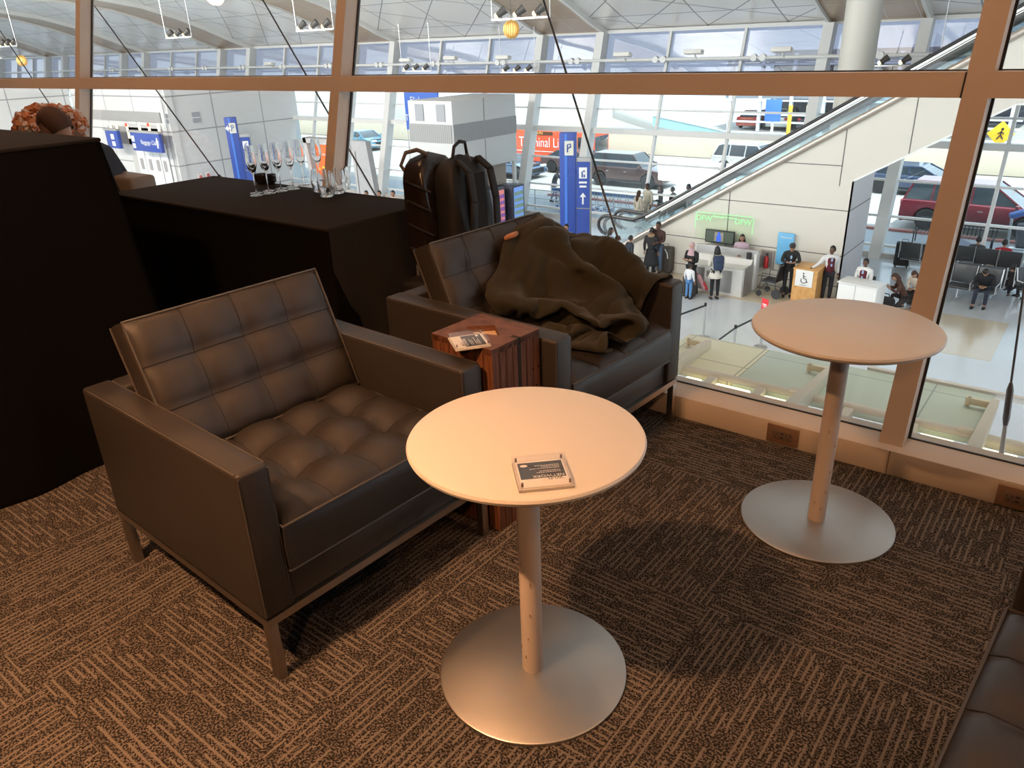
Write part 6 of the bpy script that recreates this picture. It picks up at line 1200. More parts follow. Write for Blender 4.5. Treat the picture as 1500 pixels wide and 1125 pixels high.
# transport chairs
def transport(loc, rz, label):
    t = thing('transport_chair', loc, rz, label, 'wheelchair', 'folded black transport wheelchairs')
    MB().box((.0, 0, .50), (.46, .46, .05), bev=.01).build('seat', BLK, t)
    MB().box((-.27, 0, .80), (.05, .46, .58), (0, -12, 0), bev=.015).build('backrest', BLK, t)
    FR = mat('chair_tube_grey', (.10, .10, .105), .35, .6)
    for sy in (-1, 1):
        y = sy*.25
        m = MB(); m.tube([(-.46, y, 1.10), (-.34, y, 1.02), (-.22, y, .52), (-.30, y, .12)], .014, 8); m.tube([(.24, y, .50), (.30, y, .30), (.26, y, .12)], .013, 8); m.tube([(-.24, y, .48), (.24, y, .48)], .013, 8)
        m.tube([(-.26, y, .74), (.22, y, .74), (.24, y, .50)], .014, 8); m.tube([(-.28, y, .22), (.27, y, .24)], .011, 8); m.tube([(.30, y*.9, .30), (.44, y*.9, .10), (.56, y*.9, .10)], .012, 8); m.build('side_frame', FR, t)
        for x, r in ((-.30, .15), (.27, .09)):
            w_ = MB().lathe([(r*.6, -.018), (r, -.018), (r, .018), (r*.6, .018)], 20, (x, y*1.08, r), (90, 0, 0)); w_.build('wheel', mat('rubber_dark', (.05, .05, .055), .6), t)
            MB().lathe([(0, -.012), (r*.62, -.012), (r*.62, .012), (0, .012)], 14, (x, y*1.08, r), (90, 0, 0)).build('hub', STEEL, t)
    return t
p = G(1118, 436); transport((p.x+.1, p.y+.35, ZF), 172, 'empty black transport wheelchair left of the oak podium')
transport((-5.05, 23.0, ZF), 100, 'black transport wheelchair parked behind the vested woman at the white counter')

# people around the cream wall
PEO = 'people standing by the cream wall'
def at(x, y, dz=0): p = G(x, y); return (p.x, p.y, ZF+dz)
p = G(1006, 433); person('woman in lilac headscarf and long black gown with folded arms under the escalator', (p.x, p.y+.2, ZF), -100, H=1.66, top=(.012, .012, .014), bottom=(.012, .012, .014), sk='a', hair=None, arms='crossed', cover=(.012, .012, .014), hem=.05, scarf=(.55, .36, .38), longtop=.26)
person('small child in white hoodie and blue jeans with red bag strap, back turned', at(1008, 438), 75, H=1.12, top=(.72, .72, .74), bottom=(.10, .25, .50), hair='k', sk='b', wide=1.15)
t = thing('shoulder_bag', at(1026, 432, .42), 20, 'red and pink patterned bag hanging beside the child', 'bag')
MB().box((0, 0, 0), (.14, .10, .50), (0, -28, 0), bev=.04, seg=3).build('bag_body', mat('bag_pink', (.62, .32, .34), .7, var=.4, vscale=14), t); MB().box((.13, -.01, -.12), (.09, .08, .30), (0, -28, 0), bev=.03).build('red_flap', mat('bag_red', (.55, .04, .04), .6), t)
MB().tube([(-.12, 0, .24), (-.30, .04, .42), (-.42, .06, .50)], .012, 6).build('strap', mat('bag_red', (.55, .04, .04), .6), t)
p = G(1048, 437); w1 = person('woman in cream padded coat and black trousers carrying a navy backpack', (p.x, p.y-.12, ZF), 130, H=1.66, top=(.66, .62, .54), bottom=(.012, .012, .014), hair='k', sk='b', arms='front', cover=(.66, .62, .54), hem=.74, longtop=.22, hairlen=.1)
pack((p.x+.16, p.y-.34, ZF+1.0), 130, (.03, .045, .09), 'navy backpack worn by the woman in the cream coat', 1.0)
person('dark haired woman in lilac shawl behind the woman with the navy backpack', (p.x+.05, 23.33, ZF), -80, H=1.68, top=(.50, .36, .42), bottom=(.30, .22, .27), hair='k', sk='b', hairlen=.28, arms='front', cover=(.42, .30, .36), hem=.5)
p = G(1150, 438); person('attendant in black jacket and dark cap leaning on the oak podium', (p.x-.05, p.y+.25, ZF), -70, H=1.74, top=(.018, .017, .018), bottom=(.015, .015, .017), hair='k', cap=(.04, .035, .035), arms=('rest', 'rest'), lean=14, sk='b', vest=(.018, .017, .018))
p = G(1206, 445); person('attendant in maroon vest and white shirt right of the podium, arm resting on it', (p.x, p.y+.15, ZF), -60, H=1.74, top=(.72, .70, .68), bottom=(.02, .02, .025), hair='k', vest=(.11, .012, .022), arms=('down', 'side'), sk='c', head=(-50, 0))
person('woman attendant in maroon vest and white shirt behind the white counter', (-4.98, 22.35, ZF), -100, H=1.66, top=(.72, .70, .68), bottom=(.02, .02, .025), hair='k', vest=(.11, .012, .022), arms='front', sk='c')
# foot of the escalator
person('man in dark brown jacket and jeans at the escalator foot, looking at his hands', (-11.75, 22.95, ZF+.08), -90, H=1.78, top=(.06, .028, .022), bottom=(.08, .13, .22), hair='k', arms='front', sk='c')
p = G(952, 405); person('woman in long black coat with brown fur collar beside a large grey suitcase', (p.x, p.y, ZF), 100, H=1.68, top=(.022, .022, .026), bottom=(.015, .015, .018), hair='k', sk='b', cover=(.022, .022, .026), hem=.42, longtop=.26, hood=True)
def suitcase(loc, rz, c, s, label):
    t = thing('suitcase', loc, rz, label, 'suitcase'); w_, d_, h_ = s
    MB().box((0, 0, .06+h_/2), (w_, d_, h_), bev=.05, seg=3).build('case_shell', cloth(c, .6), t)
    m = MB()
    for k in (-.25, 0, .25): m.box((k*w_, -d_/2-.004, .06+h_/2), (.02, .012, h_*.8))
    m.build('rib', cloth([x*.6 for x in c]), t)
    MB().tube([(-.09, 0, h_+.05), (-.09, 0, h_+.16), (.09, 0, h_+.16), (.09, 0, h_+.05)], .010, 6).build('pull_handle', BLK, t)
    for sx in (-1, 1):
        for sy in (-1, 1): MB().lathe([(0, -.015), (.03, -.015), (.03, .015), (0, .015)], 12, (sx*w_*.36, sy*d_*.3, .03), (90, 0, 0)).build('wheel', BLK, t)
    return t
p = G(972, 400); t = suitcase((p.x, p.y+.1, ZF), 8, (.07, .06, .05), (.55, .36, .85), 'large grey suitcase with white ribbon below the escalator')
MB().tube([(.02, -.19, .88), (.12, -.20, .72), (.14, -.20, .55)], .02, 6).build('white_ribbon', cloth((.7, .7, .7)), t)
p = G(990, 442); suitcase((p.x+.1, p.y+.7, ZF), 0, (.05, .045, .04), (.40, .28, .62), 'dark suitcase just left of the woman in the lilac headscarf')
person('person in navy top with dark cropped hair seen above the coat, near the escalator foot', (-12.35, 22.1, ZF), 60, H=1.50, top=(.025, .03, .045), bottom=(.03, .03, .04), hair='k', sk='b')
person('long haired person in pale top and dark vest left of the escalator foot', (-13.3, 22.4, ZF), 45, H=1.60, top=(.42, .45, .58), bottom=(.03, .03, .04), hair='k', sk='b', hairlen=.3, vest=(.03, .03, .04))
# group inside by the far glass
gz = ZF
p = G(937, 334); person('girl with very long dark hair in cream coat, back turned, by the far glass', (p.x, p.y-.2, gz), 70, H=1.62, top=(.62, .56, .46), bottom=(.62, .58, .50), hair='b', hairlen=.42, sk='b', longtop=.25, cover=(.62, .57, .48), hem=.75)
p = G(947, 332); person('tall person in loose cream top and trousers beside the long haired girl', (p.x, p.y, gz), -110, H=1.84, top=(.66, .61, .50), bottom=(.62, .57, .48), hair='k', sk='c', fat=1.25)
p = G(966, 330); person('woman in black top holding a phone to her face, by the far glass', (p.x, p.y, gz), -150, H=1.72, top=(.016, .014, .016), bottom=(.20, .18, .15), hair='b', hairlen=.22, sk='b', arms=('front', 'ear'))
person('person in black leaning forward, left of the upper escalator rail', (p.x+.62, p.y-.1, gz), 180, H=1.70, top=(.014, .013, .014), bottom=(.03, .03, .03), hair='k', sk='b', arms='front')
person('dark haired person nearest the blue info stand by the far glass', (p.x+1.15, p.y+.3, gz), -120, H=1.80, top=(.016, .014, .014), bottom=(.03, .03, .03), hair='k', hairlen=.2, sk='b')
t = thing('info_stand', (p.x+2.5, p.y+.9, ZF), -20, 'pale blue slanted information stand beside the group at the far glass', 'display')
MB().prism([(-.32, 0), (.32, 0), (.38, 1.55), (-.10, 1.35)], 'y', -.08, .08).build('stand_body', mat('stand_blue', (.30, .48, .70), .4), t); MB().box((.06, -.09, .8), (.34, .01, .9)).build('stand_sheet', mat('stand_pale', (.60, .70, .80), .4), t)
# left entrance group
def lp(px, py): v = G(px, py); return (v.x, v.y, ZF)
person('man in black suit standing by the far left doors', lp(243, 276), -60, H=1.85, top=(.015, .014, .016), bottom=(.015, .014, .016), hair='k', sk='b', vest=(.015, .014, .016), shoe=(.01, .01, .01))
for (px, py, H_, c, lb) in ((229, 279, 1.70, (.40, .28, .24), 'person in beige and pale blue left of the man in the black suit'), (235, 281, 1.55, (.45, .48, .60), 'shorter person in pale blue just left of the man in the suit'), (252, 278, 1.25, (.05, .05, .07), 'child in dark clothes right of the man in the suit'),
                            (262, 276, 1.25, (.03, .03, .035), 'child with black hair near the far left doors'), (270, 274, 1.72, (.18, .24, .36), 'person in blue jacket at the right of the far left group'), (390, 266, 1.75, (.05, .04, .04), 'person half hidden to the right of the left blue pylon')):
    person(lb, lp(px, py), random.uniform(-140, -40), H=H_, top=c, bottom=(.04, .04, .05), hair='k', sk='b', lv=1)
for (px, Y, c, hh, lb) in ((537, 15.5, (.05, .05, .06), 1.62, 'leftmost of three heads just above the right edge of the buffet table'), (556, 15.3, (.55, .42, .36), 1.66, 'middle one of three heads above the buffet table edge'), (576, 15.1, (.60, .52, .45), 1.68, 'rightmost of three heads above the buffet table edge, beside the backpack')):
    v = OY(px, 283, 20.0); p_ = Vector((v.x, 20.0, ZF)); person(lb, (p_.x, p_.y, v.z-hh+.10), -80, H=hh, top=c, bottom=(.04, .04, .05), hair='k', sk='b')
    MB().box((p_.x, p_.y, (v.z-hh+.10+ZF)/2-.0), (.9, .9, max(.05, v.z-hh+.10-ZF)), bev=.02).build('raised_step', HW, label=('raised step under the '+lb.split(' of ')[0]+' person above the buffet table'), cat='step') if v.z-hh+.10-ZF > .06 else None

# seating on the right
VIN = mat('seat_vinyl_grey', (.05, .052, .055), .35); ALF = mat('seat_alu', (.62, .62, .62), .3, .8)
def bench(loc, rz, n, label):
    t = thing('bench_seating', loc, rz, label, 'bench', 'black airport bench seats with metal arms')
    w_ = .66
    for k in range(n):
        x = (k-(n-1)/2)*w_
        MB().box((x, 0, .43), (w_-.06, .50, .07), bev=.02).build('seat', VIN, t)
        MB().box((x, .29, .74), (w_-.06, .06, .54), (-10, 0, 0), bev=.02).build('backrest', VIN, t)
    for k in range(n+1):
        x = (k-n/2)*w_
        m = MB(); m.tube([(x, -.22, .40), (x, -.24, .62), (x, .22, .66), (x, .30, 1.02)], .018, 8); m.tube([(x, .30, .45), (x, .34, 1.02)], .016, 8); m.build('arm_frame', ALF, t)
    MB().box((0, .05, .37), (n*w_, .07, .06)).build('beam', ALF, t)
    for q in (-1, 1): MB().tube([(q*(n*w_/2-.3), -.26, .015), (q*(n*w_/2-.3), .0, .06), (q*(n*w_/2-.3), .05, .36)], .02, 8).tube([(q*(n*w_/2-.3), .30, .015), (q*(n*w_/2-.3), .0, .06)], .02, 8).build('leg', ALF, t)
    return t
p = G(1432, 455)
bx_, by_ = p.x, p.y+.75
bench((bx_-.35, by_, ZF), -6, 2, 'front black bench, seats facing the camera, man in black on its right seat')
person('man in black jacket sitting bent forward on the front bench, hands together', (bx_-.02, by_-.05, ZF-.03), -92, H=1.78, top=(.014, .014, .017), bottom=(.02, .025, .045), hair='k', sk='b', legs='sit', arms='knee', lean=34, head=(0, 30))
bench((bx_-.55, by_+.85, ZF), 174, 3, 'black bench back to back with the front bench')
bench((bx_-.4, by_+3.0, ZF), 176, 3, 'black bench by the far glass with two people seen from behind')
person('person in red top on the rear bench by the far glass, seen from behind', (bx_-.02, by_+2.95, ZF-.03), 95, H=1.72, top=(.45, .02, .03), bottom=(.05, .05, .06), hair='k', sk='b', legs='sit', arms='lap')
person('person in dark grey on the rear bench left of the red top', (bx_-.75, by_+2.95, ZF-.03), 88, H=1.74, top=(.06, .06, .07), bottom=(.05, .05, .06), hair='k', sk='b', legs='sit', arms='lap')
bench((bx_+1.35, by_+1.35, ZF), 62, 3, 'black bench at the right edge set at an angle, reclining woman on it')
person('woman in white top reclining on the angled bench with a black jacket over her', (bx_+1.2, by_+1.5, ZF-.03), 215, H=1.66, top=(.62, .60, .60), bottom=(.09, .09, .10), hair='k', sk='b', legs='sit', arms='lap', lean=-16, vest=(.014, .014, .016))
person('boy with red collar seated between the front bench and the reclining woman', (bx_+.5, by_+.85, ZF-.05), 70, H=1.45, top=(.03, .025, .028), bottom=(.03, .03, .04), hair='k', sk='b', legs='sit', arms='lap', hood=False, scarf=None)
def softbag(loc, s, c, label, cat='bag'):
    t = thing('travel_bag', loc, random.uniform(-20, 20), label, cat)
    MB().box((0, 0, s[2]/2), s, bev=min(s)*.3, seg=4).build('bag_body', cloth(c), t); MB().tube([(-s[0]*.25, 0, s[2]*.95), (-s[0]*.2, 0, s[2]*1.25), (s[0]*.2, 0, s[2]*1.25), (s[0]*.25, 0, s[2]*.95)], .015, 6).build('handle', cloth([x*.5 for x in c]), t); return t
softbag((bx_-.75, by_+.80, ZF+.47), (.52, .40, .50), (.10, .105, .11), 'grey and black backpack lying on the back to back bench')
softbag((bx_-.10, by_+.85, ZF+.47), (.42, .26, .38), (.62, .54, .46), 'cream patterned tote bag on the back to back bench')
p = G(1352, 398)
bench((p.x-.1, p.y, ZF), 176, 2, 'black bench by the window column with a man in white seen from behind')
person('man in white t-shirt and jeans leaning to his laptop on the bench behind the mullion', (p.x+.05, p.y, ZF-.03), 60, H=1.74, top=(.66, .65, .64), bottom=(.10, .16, .26), hair='k', sk='b', legs='sit', arms='rest', lean=22)
suitcase((p.x-.75, p.y+.25, ZF), 10, (.02, .02, .022), (.50, .30, .80), 'black suitcase standing left of the man in the white t-shirt')
p = G(1336, 452); person('young woman in cream sweater sitting low, head bowed, against the mullion', (p.x, p.y+.45, ZF-.05), -110, H=1.64, top=(.68, .60, .50), bottom=(.05, .03, .03), hair='b', hairlen=.12, sk='a', legs='sit', arms='knee', lean=30, head=(0, 20))
MB().box((p.x, p.y+.5, ZF+.22), (.5, .5, .40), bev=.05).build('stool', cloth((.05, .05, .05)), label='low black seat under the young woman in the cream sweater', cat='seat')
p = G(1310, 458); person('kneeling woman with long dark hair in brown sweater beside a black bag', (p.x+.15, p.y+.25, ZF-.02), -160, H=1.64, top=(.085, .038, .026), bottom=(.025, .02, .02), hair='b', hairlen=.26, sk='a', legs='kneel', arms='rest', lean=26, head=(0, 20))
softbag((p.x-.32, p.y, ZF), (.55, .38, .42), (.015, .014, .015), 'black bag on the floor in front of the kneeling woman')
# partition near the armchair corner
p = OY(818, 342, 19.5); t = thing('low_partition', (p.x, 19.5, ZF), 0, 'low white partition seen over the armchair corner in front of the blue pylon', 'partition')
MB().box((0, 0, (p.z-ZF)/2+.1), (.75, .06, p.z-ZF), bev=.01).build('partition_board', DSK, t)
person('person behind the low white partition, only dark hair showing', (p.x-.22, 20.3, ZF+p.z-ZF-1.50), -90, H=1.62, top=(.3, .3, .3), bottom=(.05, .05, .05), hair='k', sk='b')

# ------------------------------------------------------------------ canopy of lit panels just below the lounge window
ZC = -1.0
CAN = seams('canopy_panels', (.80, .76, .54), (.40, .39, .28), .62, .46, (.14, .05), .006, 'xy', .35)
CANG = seams('canopy_panels_green', (.58, .66, .54), (.32, .38, .32), 3.0, 3.0, (.7, .2), .006, 'xy', .3)
cp = thing('light_canopy', (0, 0, 0), 0, 'glowing cream and pale green canopy panels below the lounge window', 'canopy')
MB().box((-2.33, 5.55, ZC-.03), (.72, .80, .04), bev=.004).build('cream_panels', CAN, cp)
MB().box((-1.145, 5.55, ZC-.03), (1.64, .80, .04), bev=.004).build('green_panels', CANG, cp)
MB().box((.9, 5.50, ZC-.03), (1.6, .70, .04), bev=.004).build('pale_panels', mat('canopy_pale', (.70, .66, .60), .5), cp)
CST = mat('canopy_steel_cream', (.66, .60, .48), .45)
for xa, xb in ((-3.4, 2.5),): MB().tube([(xa, 5.20, ZC-.02), (xb, 5.20, ZC-.02)], .045, 16).build('long_tube', CST, cp)
for x in (-2.62, -2.13, -1.75, -1.13, -.72, .0, .4):
    MB().hexa([(x, 5.13, ZC-.06), (x+.06, 5.13, ZC-.06), (x+.06, 5.13, ZC+.02), (x, 5.13, ZC+.02), (x-.02, 4.3, ZC-.16), (x+.04, 4.3, ZC-.16), (x+.04, 4.3, ZC-.04), (x-.02, 4.3, ZC-.04)]).build('short_rib', CST, cp)
for x in (-2.44, -1.42, -.33, .8):
    m = MB(); m.hexa([(x, 5.72, ZC), (x+.05, 5.72, ZC), (x+.05, 5.72, ZC+.06), (x, 5.72, ZC+.06), (x-.02, 4.3, ZC-.05), (x+.07, 4.3, ZC-.05), (x+.07, 4.3, ZC+.16), (x-.02, 4.3, ZC+.16)])
    m.build('bracket', CST, cp)
    MB().box((x-.07, 5.66, ZC+.035), (.14, .03, .05), bev=.006).tube([(x-.13, 5.66, ZC+.06), (x-.13, 5.66, ZC-.0)], .018, 12).build('clamp', mat('clamp_cream', (.80, .70, .50), .4), cp)
    MB().box((x-.07, 5.2, ZC+.02), (.09, .05, .03)).build('cleat', CST, cp)
TUBE = mat('tube_light', (1.0, .92, .60), .5, emit=2.2)
for qa, qb in (((1005, 554), (1026, 560)), ((1049, 564), (1097, 577)), ((1119, 582), (1154, 592)), ((1229, 610), (1242, 614)), ((1347, 637), (1396, 652)), ((1433, 656), (1489, 675))):
    a, b = G(qa[0], qa[1], ZC-.03), G(qb[0], qb[1], ZC-.03); MB().box((a+b)/2, (b.x-a.x, .05, .03), bev=.01).build('light_tube', TUBE, cp, label='lit light tube')
MB().box((-1.5, 4.85, ZC-.30), (5, 1.1, .04)).build('trough_floor', mat('trough', (.46, .43, .36), .6), cp)
for x in (-1.25, -.38): MB().box((x, 4.92, ZC-.06), (.09, .05, .13), bev=.006).build('junction_box', mat('jbox', (.42, .42, .36), .5), cp)
MB().box((.9, 5.99, ZC-.02), (4.2, .05, .05), bev=.006).build('front_edge', mat('canopy_pale', (.70, .66, .60), .5), cp)

# tension rods outside the lounge glass
ROD = mat('rod_steel', (.10, .09, .085), .4, .7)
def orod(q): return OS(q[0], q[1], Y0+.30, Z0, TT)
for qa, qb, lb in (((0, 45), (86, 172), 'thin steel tension rod crossing the leftmost window'), ((138, 8), (324, 262), 'thin steel tension rod running down behind the left white wall panels'),
                   ((385, 0), (556, 296), 'thin steel tension rod passing behind the second mullion'), ((796, 0), (906, 352), 'thin dark tension rod ending at the coat')):
    a, b = orod(qa), orod(qb); d = b-a
    t = thing('tension_rod', a, 0, lb, 'rod', 'steel tension rods outside the lounge glass')
    MB().tube([(0, 0, 0), d], .0055, 8).build('rod', ROD, t); MB().tube([d*.985, d], .014, 8).build('end_clevis', ROD, t)
a, b = orod((1503, 400)), orod((1467, 664)); d = b-a
t = thing('tension_rod', a, 0, 'steel rod with a turnbuckle at the right edge of the view', 'rod')
MB().tube([(0, 0, 0), d*.62], .004, 8).build('rod', ROD, t); MB().tube([d*.60, d*.64, d*.80, d*.84], [.006, .012, .012, .008], 10).build('turnbuckle', ROD, t); MB().tube([d*.84, d], [.007, .009], 8).build('fork_end', mat('fork_pale', (.35, .32, .28), .4, .6), t)

# track light racks, and gold globes built in place of lamps mirrored in the glass
def rack(px, py, Y, label, w_=2.0):
    p = OY(px, py, Y); t = thing('track_light_rack', p, 0, label, 'spotlights', 'hanging spotlight racks')
    m = MB().bar((-w_/2, 0, 0), (w_/2, 0, 0), .06, .05); m.build('rail', ALF, t)
    top = cz(Y)-p.z
    for sx in (-1, 1): MB().tube([(sx*w_/2, 0, 0), (sx*w_/2, 0, top)], .015, 6).build('hanger', ALF, t)
    for k in (-1, 0, 1):
        s_ = MB(); x = k*w_*.33; s_.tube([(x, 0, .02), (x, 0, .14)], .02, 6); s_.tube([(x-.10, -.06, .10), (x+.10, .06, .26)], [.07, .12], 12); h_ = s_.build('spot_head', mat('spot_black', (.06, .055, .05), .4), t)
        MB().ball((x-.12, -.07, .10), (.07, .06, .07), 10).build('bulb', mat('spot_glow', (1, .72, .36), .5, emit=3.0), h_, label='warm glowing bulb')
for q in ((262, 55, 19.5, 'hanging rack of three spotlights left of centre, below the copper ceiling strip'), (461, 44, 19.0, 'hanging rack of three spotlights beside the second mullion'), (762, 27, 18.5, 'hanging rack of three spotlights above the gold globe'),
          (13, 68, 17.5, 'hanging rack of spotlights cut by the left edge'), (758, 106, 30.2, 'low rack of three spotlights seen just above the transom, below the copper strip'), (1325, 96, 29.6, 'low rack of spotlights right of the round column'), (610, 104, 29.4, 'low rack of small spotlights just right of the second mullion')):
    rack(*q)
def globe(px, py, Y, label, r=.2):
    p = OY(px, py, Y); t = thing('mirrored_globe', p, 0, label, 'lamp', 'gold globes for mirrored lamps')
    m = MB()
    for k in range(9): a = PI*k/9; m.tube([(r*math.cos(b)*math.cos(a), r*math.cos(b)*math.sin(a), r*1.1*math.sin(b)) for b in [2*PI*i/20 for i in range(20)]], .018, 5, close=True)
    m.build('woven_shell', mat('gold_wire', (.80, .50, .16), .4, .6), t)
    MB().ball((0, 0, 0), r*.8, 14).build('bulb', mat('gold_glow', (1, .66, .25), .5, emit=1.6), t); MB().tube([(0, 0, r), (0, 0, cz(Y)-p.z)], .008, 6).build('cord', ROD, t)
globe(749, 43, 16.0, 'gold woven globe built for a mirrored lamp, near the dark tension rod', .18); globe(32, 89, 16.0, 'gold woven globe built for a mirrored lamp, at far left near the tension rod', .20)
# ------------------------------------------------------------------ street beyond the glass
ZS = -6.2
struct('ground_pavement', MB().box((-30, 31.6, ZS-.1), (200, 4.4, .2)), mat('pavement', (.34, .35, .37), .7, var=.12, vscale=.6))
struct('ground_road', MB().box((-30, 66.5, ZS-.14), (260, 65.6, .2)), mat('road_concrete', (.46, .44, .41), .85, var=.1, vscale=.3))
CONC = mat('concrete_cream', (.62, .54, .42), .8, var=.08, vscale=.4); CONW = mat('concrete_pale', (.66, .64, .60), .7)
m = MB()
for x in (-4.0, 3.0): m.box((x, 33.0, ZS+.006), (.5, 3.2, .012), (0, 0, 35))
m.build('ground_strip', mat('strip_dark', (.18, .19, .24), .7), label='dark grey diagonal strips on the ground outside the right windows', cat='paving')  # flat dark strips set at an angle on the pavement
MB().box((-4, 33.9, ZS+.03), (40, .25, .12)).build('kerb', mat('kerb_red', (.42, .16, .13), .7), label='dull red kerb line beside the maroon car', cat='kerb')
def wall_(name, c, d, m_, label, cat, rot=None): return MB().box(c, d, rot, bev=.02).build(name, m_, label=label, cat=cat)
wall_('barrier_wall', (-10, 50, ZS+.68), (140, .4, 1.36), CONC, 'long cream concrete barrier wall across the road', 'wall')
wall_('ramp_deck', (-47, 61, ZS+1.3), (34, 1.2, 2.6), CONW, 'pale roadway parapet above the shuttle bus', 'road', (0, 2, 0))
t = thing('glass_ramp', (0, 0, 0), 0, 'teal glazed sloping ramp wall beyond the brown car', 'ramp')
MB().prism([(-29.6, -4.25), (-29.6, -4.95), (-21.5, -5.95), (-21.5, -5.55)], 'y', 56.0, 56.15).build('glazing', mat('teal_glass', (.34, .60, .62), .3), t)
MB().tube([(-29.6, 56, -4.2), (-21.5, 56, -5.5)], .06, 6).build('rail', ALF, t)
m = MB()
def curve(u, v): return Vector((-35+7*u, 59.2-1.6*math.sin(u*1.6), ZS+2.9-1.1*u-1.5*v))
m.grid(curve, 20, 2); m.build('curved_parapet', CONW, solid=.3, label='pale curved parapet left of the teal glazed ramp', cat='parapet')
# parking garage
t = thing('parking_garage', (0, 0, 0), 0, 'open parking garage with white grid frame and parked cars, right of the teal ramp', 'building')
for z in (2.75, 5.4): MB().box((-17, 71.5, ZS+z), (22, 11, .35)).build('floor_slab', mat('garage_grey', (.40, .40, .42), .7), t)
for k in range(9): MB().box((-27.5+2.6*k, 65.9, ZS+3.0), (.24, .3, 6)).build('frame_post', mat('garage_white', (.74, .78, .84), .5), t)
for z in (.75, 1.35, 2.45, 3.2, 5.2): MB().box((-17, 65.8, ZS+z), (22, .2, .13)).build('frame_rail', mat('garage_white', (.74, .78, .84), .5), t)
MB().box((-17, 76.9, ZS+3), (22, .2, 6)).build('back_wall', mat('garage_back', (.16, .16, .19), .8), t)
